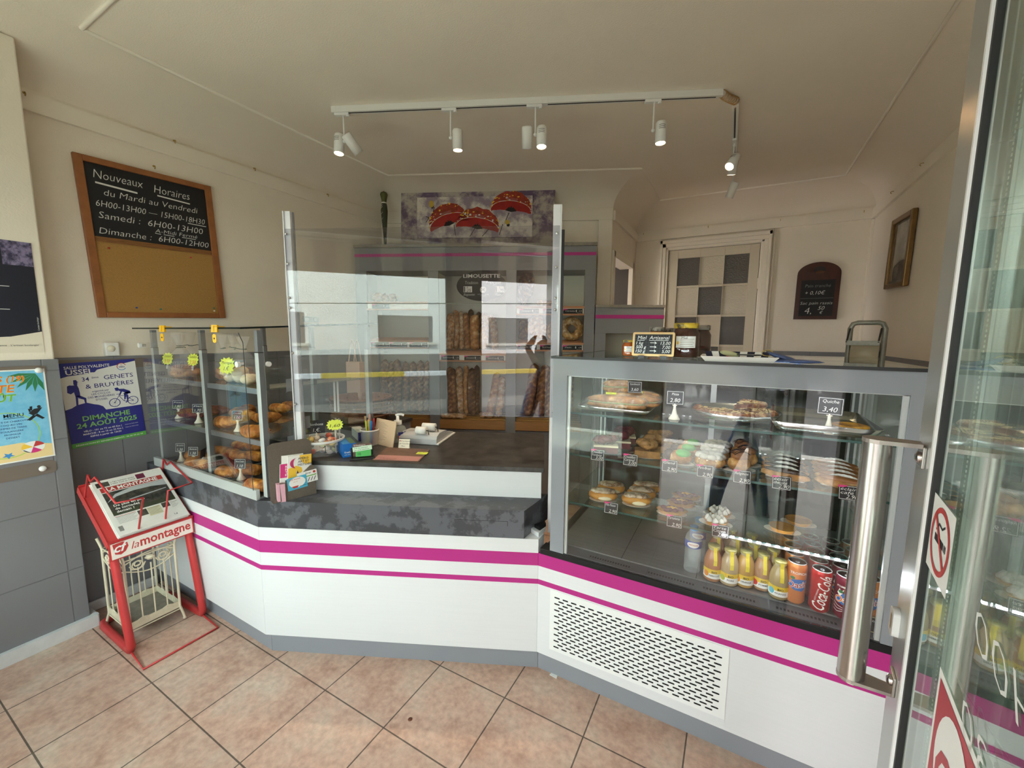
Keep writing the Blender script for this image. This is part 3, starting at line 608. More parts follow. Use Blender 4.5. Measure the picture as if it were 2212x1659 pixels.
# perforated service panel
q = basis((0, FR_, 0), (1, 0, 0), (0, 0, 1)); GR = MB(); G1 = mat('panel_white', 'E9EBEC', .4)
GR.box(-.638, .045, FR_-.003, FR_+.001, .137, .416, G1)
slot = mat('slot_black', '101012', .8)
for r in range(17):
    z = .386-r*.0143
    for k in range(17):
        x = -.618+k*.0374+(.0187 if r % 2 else 0)
        pts = [(x+.0032+.0032*math.cos(t), z+.0032*math.sin(t)) for t in (PI/2, PI*.75, PI, PI*1.25, PI*1.5)]+[(x+.022+.0032*math.cos(t), z+.0032*math.sin(t)) for t in (-PI/2, -PI/4, 0, PI/4, PI/2)]
        GR.poly(pts, slot, q, .0036)
o = part('ventilation_panel', GR, RC)

# ================================================================ open glass door at the right
DA = R(7.3); dd = V((math.sin(DA), math.cos(DA), 0)); E0 = V((.232, .705, 0))+dd*.108
DM = basis((E0.x, E0.y, 0), -dd, (0, 0, 1))           # x from the free edge back to the hinge, y up, z to the left face
DW = 1.03; DH = 2.26
DALU = mat('door_aluminium', 'B4B6B4', .28, .55, nz=(5, .06))
mb = MB(); 
mb.box(0, .105, 0, DH, -.045, 0, DALU, DM); mb.box(DW-.105, DW, 0, DH, -.045, 0, DALU, DM); mb.box(.105, DW-.105, 0, .12, -.045, 0, DALU, DM); mb.box(.105, DW-.105, DH-.10, DH, -.045, 0, DALU, DM)
mb.box(-.004, 0, 0, DH, -.03, -.012, PLW, DM)
dr = struct('door_2', mb, .003)
mb = MB(); mb.box(.105, .112, .12, DH-.1, -.006, .001, mat('rubber_gasket', '121013', .6), DM); mb.box(.098, .105, .12, DH-.1, 0, .004, PLW, DM); mb.build('gasket', dr)
for z in (-.003, -.026): mb = MB(); mb.rect(.112, DW-.11, .12, DH-.1, GLASSG, DM, z); mb.rect(.112, DW-.11, .12, DH-.1, GLASSG, DM, z-.004); mb.build('pane', dr)
mb = MB()
for k in range(330):
    for xx in (.128,): mb.box(xx, xx+.0022, .14+k*.006, .143+k*.006, -.0225, -.0215, PLW, DM)
mb.box(.113, .138, .12, DH-.1, -.0255, -.0225, ALUW, DM); mb.build('spacer_bar', dr)
def HP(px, py, off):   # point on a plane parallel to the door face
    return DM.inverted() @ on(px, py, E0+V((-dd.y, dd.x, 0))*off, V((-dd.y, dd.x, 0)))
hz1, hz0, hxc, HO = 1.352, .968, .042, .050
HD = MB(); HD.tube([(hxc, hz0-.004, HO), (hxc, hz1, HO)], .0175, STEEL, DM, 28)
hd = HD.build('door_handle', dr)
for zt in (hz1-.002, hz0+.0):
    mb = MB(); x1 = .045; s = 1 if zt > 1.2 else -1
    n = 10; pt = [(hxc+.0235*math.cos(PI/2+PI*i/n)*1.0, .062+.0235*math.sin(PI/2+PI*i/n)) for i in range(n+1)]
    Mh = DM @ Matrix(((1, 0, 0, 0), (0, 0, 1, zt), (0, 1, 0, 0), (0, 0, 0, 1)))
    c0 = V((hxc, HO)); c1 = V((.042, .003)); dv = (c1-c0).normalized(); nv = V((-dv.y, dv.x))*.0165
    a0_ = math.atan2(nv.y, nv.x); pts = [c0+V((.0179*math.cos(a0_+PI*i/10), .0179*math.sin(a0_+PI*i/10))) for i in range(11)]+[c1-nv*.75, c1+nv*.75]; mb.prism([(p.x, p.y) for p in pts], -.0025, .0035 if s > 0 else .0025, BRK := mat('bracket_steel', 'A89E98', .42, .7), Mh)
    mb.box(.026, .058, zt-.03 if s > 0 else zt, zt if s > 0 else zt+.03, 0, .004, STEEL, DM)
    mb.lathe([(.008, .004), (.008, .007), (.004, .009)], STEEL, DM @ Matrix.Translation((.042, zt-.017*s, 0)), 14)
    mb.build('bracket', hd, .001)
kp = HP(1940, 1345, 0)
mb = MB(); pl = [(kp.x+.014*math.cos(R(t)), kp.y+.022*(1 if math.sin(R(t)) > 0 else -1)*(.6+.4*abs(math.sin(R(t))))) for t in range(0, 360, 20)]
mb.prism(pl, 0, .008, PLW, DM); mb.rect(kp.x-.004, kp.x+.004, kp.y-.012, kp.y+.012, mat('brass', 'A58A50', .3, .9), DM, .0085); mb.build('lock', dr, .002)
# ================================================================ posters and boards on the left
def wallX(x, y, z, dy=1, dz=0): return basis((x, y, z), (0, dy, dz), (0, 0, 1))
TAUPE = mat('taupe_strip', '75695F', .5)
def strip(x, y0, y1, z, h, label):
    mb = MB(); q = wallX(x, y0, z); n = 6; w_ = y1-y0; r = h*.3
    pts = [(0, 0), (w_-r, 0)]+[(w_-r+r*math.sin(R(a)), r-r*math.cos(R(a))) for a in (30, 60, 90)]+[(w_-r+r*math.cos(R(a)), h-r+r*math.sin(R(a))) for a in (0, 30, 60, 90)]+[(0, h)]
    mb.prism(pts, 0, .0025, TAUPE, q); single('poster_rail', label, 'poster rail', mb, group='taupe poster rails')
strip(-2.812, .25, .612, 1.30, .045, 'taupe magnetic poster rail behind the top of the beach party poster')
strip(-2.812, .25, .605, .835, .062, 'taupe magnetic poster rail under the beach party poster, holding a white magnet')
strip(-2.97, .685, 1.046, 1.305, .052, 'taupe magnetic poster rail behind the top of the blue hiking and cycling poster')
def magnet(p, label): mb = MB(); mb.lathe([(.0125, 0), (.013, .004), (.011, .008), (0, .009)], PLW, TR(p, 0, 0, R(90))); single('magnet', label, 'magnet', mb, group='white round magnets')
pm = at_x(92, 1012, -2.8093); magnet(pm, 'white round magnet on the bare taupe rail below the beach party poster')
pm = at_x(83, 800, -2.807); magnet(pm, 'white round magnet pinning the top right corner of the beach party poster')
# beach party poster
q = wallX(-2.8085, .305, .915, 1, .0)
PO = T('poster', 'beach party menu poster with beach ball and orange lettering on the pillar tiles', 'poster', (-2.8085, .455, .915))
mb = MB(); SKY = mat('poster_sky', '62B4E0', .6, nz=(14, .12), col2='8FCFEA'); SAND = mat('poster_sand', 'F0D59A', .6)
OR = mat('orange_print', 'E8742A', .6); LIME = mat('lime_print', 'A8D84A', .6); GRN = mat('green_dark', '2E7D4E', .6); YB = mat('yellow_print', 'F6C843', .6)
mb.box(0, .30, 0, .415, -.001, .0, PAPER, q); mb.rect(.006, .294, .006, .409, SKY, q, .0004)
mb.poly([(.006, .006), (.294, .006), (.294, .062), (.2, .085), (.006, .078)], SAND, q, .0006)
for a in (185, 205, 225, 245, 265, 285): mb.poly([(.27, .395)]+[(min(.293, .27+r*math.cos(R(a+d))), .395+r*math.sin(R(a+d))) for r, d in ((.05, -9), (.085, 0), (.05, 9))], GRN, q, .0007)
for s, x, y, sz in (('CORRES (19)', .235, .365, .034), ('FÊTE', .205, .318, .046), ('AOÛT', .205, .278, .042)):
    m1, m2 = (OR, YB) if s != 'AOÛT' else (GREENP, LIME)
    mb.text(s, sz, m2, q, x+.001, y-.001, .0009, 'R', .035, .2); mb.text(s, sz, m1, q, x, y, .0012, 'R', .008, .2)
mb.ring(.16, .125, .1, .103, LIME, q, .0009, 40, 0, 360); mb.text('MENU', .022, INK, q, .19, .205, .001, 'C', .01); mb.rect(.16, .22, .199, .201, INK, q, .001)
for i, s in enumerate(('ASSIETTE DE CHARCUTERIE', 'COQ AU VIN', 'POMMES DE TERRE', 'BOULANGÈRE', 'FROMAGE', 'DESSERT')): mb.text(s, .0105, NAVY, q, .18, .182-i*.0145, .001, 'C')
for i, m_ in enumerate((REDP, PAPER, YB, PAPER, PINKP, PAPER)): mb.ell(.235, .058, .034, .026, m_, q, .001+.0001*i, 12, i*60+15, i*60+75) ; mb.poly([(.235, .058)]+[(.235+.036*math.cos(R(a)), .058+.027*math.sin(R(a))) for a in range(i*60+15, i*60+80, 12)], m_, q, .0013)
mb.poly([(.16+.02*(1 if k % 2 else .45)*math.cos(R(36*k+18)), .035+.015*(1 if k % 2 else .45)*math.sin(R(36*k+18))) for k in range(10)], BLUEP, q, .001)
DANCE = [[(.25, .255), (.258, .256), (.256, .235), (.248, .24)], [(.244, .225), (.262, .243), (.288, .246), (.272, .222), (.258, .212)], [(.244, .246), (.25, .244), (.252, .232), (.246, .23)], [(.258, .216), (.238, .196), (.246, .19), (.266, .208)], [(.262, .212), (.284, .192), (.292, .196), (.27, .22)]]
for p in DANCE: mb.poly([(x-.01, y-.01) for x, y in p], INK, q, .0011)
mb.ell(.268, .241, .006, .007, INK, q, .0011, 12)
inv = PO.M.inverted(); mb.v = [inv @ v for v in mb.v]; mb.build('printed_sheet', PO)
# dark bakery poster above it
q = wallX(-2.8185, .22, 1.405); mb = MB(); DKP = mat('poster_dark', '1A1D2E', .45, nz=(6, .3)); PH = mat('poster_photo', '8A7FA0', .5, nz=(45, .75, .4), col2='2F2C48')
mb.box(0, .395, 0, .49, 0, .0012, mat('poster_cream', 'E4DAC8', .6), q)
mb.poly([(0, .075), (.2, .065), (.3, .072), (.395, .095), (.395, .49), (0, .49)], DKP, q, .0016); mb.rect(.305, .395, .385, .49, PH, q, .002); mb.rect(0, .305, .455, .49, PH, q, .002)
for z in (.29, .19): mb.rect(.10, .315 if z > .2 else .308, z, z+.003, CHALK, q, .002)
mb.text("L'artisan boulanger", .011, INK, q, .38, .03, .002, 'R'); mb.text('de France', .011, INK, q, .285, .03, .002, 'R'); mb.text('L\'artisan boulanger', .008, CHALK, q, .388, .10, .002, 'L', rot=90)
single('poster', 'dark navy bakery poster with a photo strip along its top, high on the pillar', 'poster', mb)
# hiking and cycling poster
o2 = V((-2.9665, .7005, .9)); q = basis(o2, (0, .306, .013), (0, -.012, .44)); S = .303; H_ = .44
mb = MB(); BLU = mat('poster_blue', '2A2C86', .45); G2 = mat('poster_green', '5EA84C', .55); G3 = mat('poster_lightgreen', '86C06E', .55)
def U(p): return [(a*S, b*H_) for a, b in p]
mb.box(0, S, 0, H_, -.001, 0, BLU, q)
mb.poly(U([(0, .83), (.1, .85), (.40, .865), (.44, .875), (.47, .90), (.6, .92), (.75, .94), (1, .975), (1, .405), (.5, .405), (0, .405)]), PAPER, q, .0004)
mb.poly(U([(0, .405), (0, .46), (.08, .475), (.15, .505), (.27, .52), (.36, .49), (.42, .475), (.47, .45), (.50, .405)]), BLU, q, .0008)
mb.rect(0, S, 0, .055*H_, G2, q, .0008)
tx = lambda s, sz, m, x, y, al='L', b=0, sh_=0, fit=None: mb.text(s, sz, m, q, x*S, y*H_, .0012, al, b, sh_, fit*S if fit else None)
tx('SALLE POLYVALENTE', .021, PAPER, .07, .93, 'L', .012, 0, .57); tx('USSEL', .034, PAPER, .08, .865, 'L', .02, 0, .34)
tx('34', .030, NAVY, .26, .775, 'L', .005); tx('ème', .016, NAVY, .385, .80); tx('GENETS', .032, NAVY, .54, .775, 'L', .002, 0, .40); tx('& BRUYÈRES', .032, NAVY, .29, .685, 'L', .002, 0, .64)
for i, s in enumerate(('organisé par', 'LES CYCLOS', 'DES MONÉDIÈRES', "D'USSEL")): tx(s, .0135, NAVY, .47, .635-.035*i, 'C', .005)
mb.ring(.80*S, .915*H_, .017, .020, REDP, q, .001, 24, 20, 200); mb.ring(.80*S, .915*H_, .017, .020, BLUEP, q, .001, 24, 200, 330); mb.ell(.80*S, .915*H_, .017, .017, PAPER, q, .0009); tx('vélo', .015, NAVY, .80, .902, 'C', .015); tx('FF', .009, REDP, .80, .93, 'C')
tx('DIMANCHE', .036, G3, .5, .305, 'C', .025, 0, .63); tx('24 AOÛT 2025', .036, G3, .5, .225, 'C', .025, 0, .80)
for i, s in enumerate(('VÉLO : 101 ou 73 ou 60 Km |', 'MARCHE : 8 ou 16 ou 22 Km |', 'REPAS à partir de 12h30')): tx(s, .0125, PAPER, .42 if i < 2 else .45, .17-.035*i, 'C', .015)
tx('Départ de 7h00 à 9h00', .006, PAPER, .72, .176); tx('Départ de 7h00 à 9h00', .006, PAPER, .72, .141)
tx('RÉSERVATION ET RENSEIGNEMENTS : 06 60 34 66 34', .0105, PAPER, .5, .018, 'C', .012, 0, .9)
# hiker
hk = [[(.155, .80), (.19, .80), (.2, .78), (.215, .775), (.2, .77), (.195, .74), (.17, .73), (.15, .75)], [(.13, .74), (.19, .74), (.205, .70), (.21, .64), (.205, .60), (.15, .60), (.14, .66)], [(.07, .735), (.10, .745), (.13, .74), (.14, .66), (.10, .64), (.06, .66)], [(.15, .61), (.18, .61), (.165, .50), (.14, .495)], [(.175, .62), (.21, .61), (.275, .575), (.27, .52), (.25, .515), (.245, .56), (.18, .585)]]
for p in hk: mb.poly(U(p), BLU, q, .001)
# cyclist
for cx_, r_ in ((.63, .078), (.885, .078)): mb.ring(cx_*S, .475*H_, r_*S*.86, r_*S, BLU, q, .001, 28); mb.ell(cx_*S, .475*H_, .003, .003, BLU, q, .001, 8); [mb.line(U([(cx_, .475), (cx_+.075*math.cos(R(a)), .475+.052*math.sin(R(a)))]), .0005, BLU, q, .001) for a in range(0, 360, 45)]
for a in ([(.63, .475), (.70, .555), (.80, .545), (.76, .48), (.70, .555)], [(.80, .545), (.885, .475), (.76, .48)], [(.70, .555), (.71, .575), (.67, .575)], [(.80, .545), (.83, .57), (.86, .57)]): mb.line(U(a), .0022, BLU, q, .001)
for p in ([(.655, .655), (.70, .66), (.715, .64), (.70, .615), (.665, .62)], [(.70, .64), (.78, .635), (.86, .60), (.87, .57), (.82, .565), (.77, .595), (.71, .615)], [(.735, .62), (.75, .60), (.72, .56), (.705, .565)], [(.87, .585), (.82, .56), (.775, .555), (.765, .575), (.82, .6)], [(.775, .575), (.80, .565), (.785, .50), (.765, .505)], [(.80, .56), (.83, .55), (.815, .465), (.78, .455), (.775, .465), (.80, .475)]): mb.poly(U(p), BLU, q, .0012)
single('poster', 'blue and white hiking and cycling poster with green date, on the grey tiles', 'poster', mb)
# chalk and cork board
ob = V((-2.976, .852, 1.576)); bx = V((0, .616, .022)); by = V((0, .037, .815)); q = basis(ob, bx, by); BW, BH = bx.length, by.length
BT = T('notice_board', 'oak framed notice board, chalked opening hours above and bare cork below', 'notice board', ob, M=q)
mb = MB()
for x0, x1, y0, y1 in ((0, .036, 0, BH), (BW-.036, BW, 0, BH), (.036, BW-.036, 0, .03), (.036, BW-.036, BH-.03, BH)): mb.box(x0, x1, y0, y1, -.003, .018, WOODO)
mb.build('frame', BT, .003)
mb = MB(); mb.box(.036, BW-.036, .395, .42, 0, .013, mat('oak_divider', '9A6638', .4, nz=(9, .5), stretch=(2, 20, 2))); mb.build('divider', BT)
mb = MB(); mb.box(.036, BW-.036, .03, .395, 0, .008, mat('cork', 'B5894A', .8, nz=(120, .25, .2), bump=(200, .3))); mb.build('cork_panel', BT)
mb = MB(); mb.box(.036, BW-.036, .42, BH-.03, 0, .008, BOARD)
ch = lambda s, sz, x, y, fit=None, rot=0: mb.text(s, sz, CHALK, None, x, y, .0086, 'L', -.012, .22, fit, .012, rot)
ch('Nouveaux', .062, .068, .715, .205); ch('Horaires', .062, .32, .705, .175)
mb.line([(.075, .693), (.24, .682)], .009, CHALK, None, .0086); mb.line([(.335, .692), (.49, .683)], .007, CHALK, None, .0086)
ch('du Mardi au Vendredi', .046, .10, .635, .43); ch('6H00-13H00 — 15H00-18H30', .046, .062, .575, .50); mb.line([(.47, .567), (.565, .565)], .004, CHALK, None, .0086)
ch('Samedi :  6H00-13H00', .05, .065, .515, .48); ch('A-Midi Fermé', .03, .30, .484, .21); ch('Dimanche :  6H00-12H00', .046, .058, .437, .51)
for a, b in (((.30, .479), (.325, .478)), ((.34, .478), (.39, .477)), ((.43, .478), (.5, .477))): mb.line([a, b], .003, CHALK, None, .0086)
mb.build('chalkboard', BT)
PINC = [(.085, .365, 'C8342C', 'red', 'top left of the cork'), (.46, .365, 'C8342C', 'red', 'top right of the cork'), (.165, .055, '2F4FA0', 'blue', 'low left on the cork'), (.275, .05, '2F7A6A', 'green', 'low in the middle of the cork'), (.555, .062, '2F7A6A', 'green', 'low right, above the white pin'), (.555, .045, 'E8E6E0', 'white', 'low right corner of the cork')]
for x, y, c, n_, w_ in PINC:
    mb = MB(); mb.lathe([(.0035, 0), (.0025, .004), (.0048, .007), (.004, .009), (0, .0095)], mat('pin_'+n_, c, .3), q @ TR((x, y, .008)), 12); single('push_pin', f'{n_} push pin stuck {w_} board', 'push pin', mb, group='push pins in the cork board')
# motion sensor
ps = at_x(240, 753, -2.965); mb = MB(); mb.box(XL+.001, -2.945, ps.y-.03, ps.y+.03, 1.373, 1.445, PLW); mb.lathe([(.018, 0), (.016, .006), (0, .009)], CREAMW, TR((-2.945, ps.y-.006, 1.412), 0, 0, R(90)))
single('motion_sensor', 'small white motion sensor box above the grey tiles, below the notice board', 'sensor', mb, bevel=.008)

# ================================================================ newspaper rack, paper and plant stand
ND = T('newspaper_rack', 'red metal newspaper rack with sloping tray and white name plate', 'newspaper rack', (-2.55, .82, 0))
def nd(name, mb, bevel=0): return part(name, mb, ND, bevel)
T0 = V((-2.452, .655, .535)); su = V((-.285, 0, .197)).normalized(); q = basis(T0, (0, 1, 0), su); TL_ = .375
mb = MB(); mb.box(0, .325, 0, TL_, -.004, 0, RED, q); mb.box(-.003, 0, 0, TL_, -.032, .004, RED, q); mb.box(.325, .328, 0, TL_, -.032, .004, RED, q); mb.box(0, .325, -.003, 0, -.03, .012, RED, q); mb.box(0, .325, TL_, TL_+.003, -.02, .012, RED, q)
nd('tray', mb, .001)
r_ = .017; fx, bx_ = -2.375, -2.775
P = [(-2.470, .672, .46), (-2.40, .674, .10), (-2.388, .674, .045), (-2.40, .674, .022), (-2.44, .675, r_), (bx_+.05, .678, r_), (bx_+.014, .686, r_), (bx_, .715, r_), (bx_, .925, r_), (bx_+.014, .955, r_), (bx_+.05, .965, r_), (-2.44, .968, r_), (-2.40, .968, .022), (-2.388, .968, .045), (-2.40, .968, .10), (-2.470, .966, .46)]
mb = MB(); mb.tube(P, r_, RED, None, 12); nd('frame', mb)
mb = MB(); mb.tube([(-2.40, .675, .012), (-2.232, .662, .0055), (-2.232, .962, .0055), (-2.40, .968, .012)], .0045, RED); nd('wire_foot', mb)
def bail2(base, side, yy, ret, end):
    a = [at_y(*base, yy)]+[at_y(*p, yy) for p in side]; a.append(at_z(*ret, a[-1].z)); a.append(on(*end, q @ V((0, 0, .01)), q.to_3x3() @ V((0, 0, 1))))
    mb = MB(); mb.tube(a, .0045, RED, None, 8); nd('wire_bail', mb)
bail2((181, 1090), [(190, 1026), (196, 1041), (205, 1031), (250, 1087)], .66, (309, 1075), (299, 1147))
bail2((349, 1041), [(353, 992), (361, 1004), (368, 997), (415, 1043)], .978, (363, 1060), (357, 1127))
sq = basis((-2.446, .652, .455), (0, 1, 0), (-.006, 0, .09)); mb = MB(); mb.box(0, .334, 0, .092, -.004, 0, RED, sq); mb.box(.008, .326, .006, .086, 0, .0025, mat('plate_ivory', 'EFE7DC', .4), sq)
mb.text('la', .05, REDP, sq, .078, .028, .003, 'L', -.004, .3); mb.text('montagne', .062, REDP, sq, .112, .028, .003, 'L', .022, 0, .205)
mb.poly([(.014, .076), (.05, .078), (.066, .07), (.069, .05), (.058, .03), (.04, .02), (.02, .028)], REDP, sq, .003); mb.text('cf', .058, PAPER, sq, .018, .036, .0034, 'L', .02, .35)
nd('name_plate', mb)
# the paper stack in the tray
NP = T('newspaper', 'stack of folded daily newspapers with tornado front page lying in the red rack', 'newspaper', M=q @ TR((.036, .012, 0)), group=None)
nw, nh = .276, .35; NEWS = mat('newsprint', 'E4E2DC', .8, nz=(30, .05)); PHN = mat('news_photo', '4A463E', .6, nz=(32, .65, .4), col2='1F211E'); 
mb = MB(); random.seed(5)
for k in range(7): dx = random.uniform(-.004, .004); mb.box(dx, nw+dx, random.uniform(-.006, .0), nh, .0012+k*.0042, .0045+k*.0042, NEWS)
mb.build('paper_stack', NP, .0008)
z = .0012+6*.0042+.0045-.0012+.0002; mb = MB()
mb.rect(.018, .262, .268, .298, mat('masthead_red', 'A8322E', .6), None, z); mb.text('LA MONTAGNE', .030, PAPER, None, .14, .2725, z+.0004, 'C', .025, 0, .20)
mb.rect(.012, .06, .305, .335, PHN, None, z); mb.rect(.165, .20, .305, .338, mat('news_magenta', '7A2448', .6, nz=(40, .5)), None, z)
for i, s in enumerate(('Le Tigre Trailwinner entraîné', 'à New York au Cantal')): mb.text(s, .0105, INK, None, .064, .322-i*.012, z, 'L', .01, 0, .095)
mb.rect(.018, .262, .115, .264, PHN, None, z); mb.poly([(.018, .20), (.06, .245), (.12, .262), (.262, .262), (.262, .225), (.2, .238), (.13, .24), (.06, .228)], mat('news_sky', 'B4B8BA', .6), None, z+.0003)
mb.line([(.10, .19), (.25, .205)], .006, mat('news_grey', 'A8ACB0', .6), None, z+.0005); mb.rect(.018, .262, .115, .14, mat('news_grass', '3E4430', .6, nz=(60, .4)), None, z+.0002)
for i, s in enumerate(('De plus en plus', 'de tornades', 'demain ?')): mb.text(s, .019, PAPER, None, .034, .168-i*.0195, z+.0006, 'L', .012)
mb.rect(.10, .135, .07, .108, PHN, None, z); mb.rect(.136, .19, .055, .108, mat('news_beige', 'CFC9A8', .6), None, z); mb.rect(.196, .228, .082, .112, PHN, None, z)
for x0, x1, n in ((.022, .095, 7), (.139, .187, 7), (.231, .262, 6)):
    for i in range(n): mb.rect(x0, x1-.006*(i % 3), .102-i*.0065, .1035-i*.0065, INK if i == 0 else mat('news_text', '8C8B88', .7), None, z+.0004)
mb.rect(.02, .095, .107, .109, REDP, None, z); [mb.rect(.012+.002*k, .0132+.002*k, .02, .05, INK, None, z) for k in range(8)]; mb.text('P1', .016, INK, None, .235, .03, z+.0004, 'L', 0, 0, None, 0, 180)
mb.build('front_page', NP)
IV = mat('ivory_iron', 'E2D9BE', .5, nz=(18, .15))
PS = T('plant_stand', 'ivory wrought iron stand with scrolls standing under the red newspaper rack', 'plant stand', (-2.6, .81, 0))
X0, X1, Y0, Y1 = -2.735, -2.478, .705, .905
def ps_(name, mb): return part(name, mb, PS)
for i, (x, y) in enumerate(((X0, Y0), (X0, Y1), (X1, Y0), (X1, Y1))):
    sx_, sy_ = (-1 if x == X0 else 1), (-1 if y == Y0 else 1); mb = MB(); mb.tube([(x+.012*sx_, y+.012*sy_, .007), (x+.008*sx_, y+.008*sy_, .035), (x, y, .075), (x, y, .42), (x+.004*sx_, y+.006*sy_, .45), (x+.010*sx_, y+.012*sy_, .475)], .006, IV); mb.blob(.009, .009, .007, IV, TR((x+.012*sx_, y+.012*sy_, .007)), 0, 1, 0, 10, 6); ps_('leg', mb)
mb = MB(); mb.box(X0, X1, Y0, Y1, .070, .074, mat('stand_pan', '8C8578', .7, nz=(20, .4)))
for a in ((X0-.002, X0+.002, Y0, Y1), (X1-.002, X1+.002, Y0, Y1), (X0, X1, Y0-.002, Y0+.002), (X0, X1, Y1-.002, Y1+.002)): mb.box(*a, .07, .105, IV)
ps_('pan', mb)
for a, b in (((X0, Y0), (X1, Y0)), ((X1, Y0), (X1, Y1)), ((X0, Y1), (X1, Y1)), ((X0, Y0), (X0, Y1))):
    mb = MB(); A_, B_ = V((*a, 0)), V((*b, 0)); zt = V((0, 0, 1)); L_ = (B_-A_).length; e = (B_-A_)/L_
    for zz_ in (.06, .42): mb.tube([A_+zt*zz_, B_+zt*zz_], .0035, IV, None, 6)
    for k in (1, 2, 3): mb.tube([A_+e*L_*k/4+zt*.1, A_+e*L_*k/4+zt*.37], .0032, IV, None, 6)
    def scroll(cx_, cz_, s, rr, fl=1): mb.tube([A_+e*(cx_+s*rr*(1-t/14)*math.cos(t*.75))+zt*(cz_+fl*rr*(1-t/14)*math.sin(t*.75)) for t in range(13)], .003, IV, None, 6)
    for fx_ in (.25, .75):
        for s in (-1, 1): scroll(L_*fx_+s*.012*0, .088, s, .026); scroll(L_*fx_, .385, s, .03, -1)
    mb.tube([A_+e*L_*t/12+zt*(.37-.035*math.sin(PI*t/12)) for t in range(13)], .003, IV, None, 6); mb.tube([A_+e*L_*t/12+zt*(.40+.03*math.sin(PI*t/12)) for t in range(13)], .003, IV, None, 6)
    mb.blob(.018, .018, .012, IV, TR(A_+e*L_*.5+zt*.40), .5, 4, 3, 12, 8)
    ps_('scroll_panel', mb)
# ================================================================ things on the till counter
ORD = ['first', 'second', 'third', 'fourth', 'fifth', 'sixth', 'seventh', 'eighth', 'ninth', 'tenth', 'eleventh', 'twelfth']
def dep(p): return (V(p)-CAM).dot(fw)
def PW(px, p): return px*dep(p)/FPX                      # width in metres of px pixels at p
def zv(px, py, p):                                       # height of a pixel on the upright line through p
    d = ray(px, py); return CAMZ+d.z*(V((p[0], p[1])).length/V((d.x, d.y)).length)
def yaw_to_cam(p): return math.atan2(-p[0], p[1])        # Z turn that makes -Y look at the camera
def wrap(mb, r, M):
    """bend a flat drawing (x along, y up) round an upright cylinder, facing -Y"""
    import bmesh
    bm = bmesh.new(); vs = [bm.verts.new(v) for v in mb.v]
    for f, m_ in zip(mb.f, mb.m):
        try: bf_ = bm.faces.new([vs[i] for i in f]); bf_.material_index = m_
        except ValueError: pass
    bmesh.ops.triangulate(bm, faces=bm.faces[:])
    for _ in range(4):
        ed = [e for e in bm.edges if abs(e.verts[0].co.x-e.verts[1].co.x) > .0055]
        if not ed: break
        bmesh.ops.subdivide_edges(bm, edges=ed, cuts=1); bmesh.ops.triangulate(bm, faces=[f for f in bm.faces if len(f.verts) > 3])
    bm.verts.index_update(); mb.v = [v.co.copy() for v in bm.verts]; mb.f = [tuple(v.index for v in f.verts) for f in bm.faces]; mb.m = [f.material_index for f in bm.faces]; mb.sm = [True]*len(mb.f); bm.free()
    for i, v in enumerate(mb.v): a = v.x/r; mb.v[i] = M @ V(((r+v.z)*math.sin(a), -(r+v.z)*math.cos(a), v.y))
    return mb
TZ = .9005
# candy tub
pb = at_z(697, 988, TZ); pr = at_z(697, 944, TZ+.105); cb = V((pb.x, pb.y, TZ)); rr = PW(45, cb); cb = cb+V((cb.x, cb.y, 0)).normalized()*rr*.72; cb.z = TZ; rr = PW(45.5, cb); th_ = zv(700, 945, cb)-TZ
TUB = T('candy_tub', 'clear round plastic tub of wrapped sweets at left end of the till counter', 'tub', cb)
TF = film('tub_plastic', 'E8E8EA', .20, .2)
mb = MB(); mb.lathe([(0, .001), (rr*.72, .001), (rr*.78, .006), (rr*.94, th_-.006), (rr*.94, th_)], TF, None, 40, True, False); mb.build('tub', TUB)
mb = MB(); mb.lathe([(rr*.94, th_-.012), (rr, th_-.010), (rr*1.02, th_), (rr*.97, th_+.002), (rr*.94, th_-.003)], film('rim_plastic', 'F0F0F0', .8), None, 40, True, False); mb.build('rim', TUB)
lb = MB(); lb.line([(-.004, .052), (.004, .062), (.004, .028)], .003, INK); lb.line([(-.004, .028), (.010, .028)], .003, INK); wrap(lb, rr*.90, TR((0, 0, 0), yaw_to_cam(cb)+.1)); lb.build('price_mark', TUB)
random.seed(11); CC = ['F2E9D8', 'F0A94A', 'DDE8B0', 'E8705A', 'F3D98A', 'EDEDED', 'CFC6B8', 'E99A7A']
for k in range(34):
    a = random.uniform(0, 2*PI); q_ = math.sqrt(random.random())*rr*(.52+.05*(k//10)); zc = .013+.022*(k//8)+random.uniform(0, .006)
    m_ = mat(f'sweet_{k % 8}', CC[k % 8], .35); mb = MB(); mb.blob(.018, .013, .012, m_, None, .25, 4, k, 12, 8)
    for s in (-1, 1): mb.add([(s*.012, 0, 0), (s*.026, .008, .004), (s*.027, -.001, -.005), (s*.025, -.008, .003)], [(0, 1, 2), (0, 2, 3)], film('candy_wrap', 'F4F0EA', .55, .2))
    single('wrapped_sweet', 'wrapped sweet lying among the others inside the clear candy tub', 'sweet', mb, TR((cb.x+q_*math.cos(a), cb.y+q_*math.sin(a), TZ+zc), random.uniform(0, 6), random.uniform(-.4, .4), random.uniform(-.5, .5)), 'wrapped sweets in the candy tub')
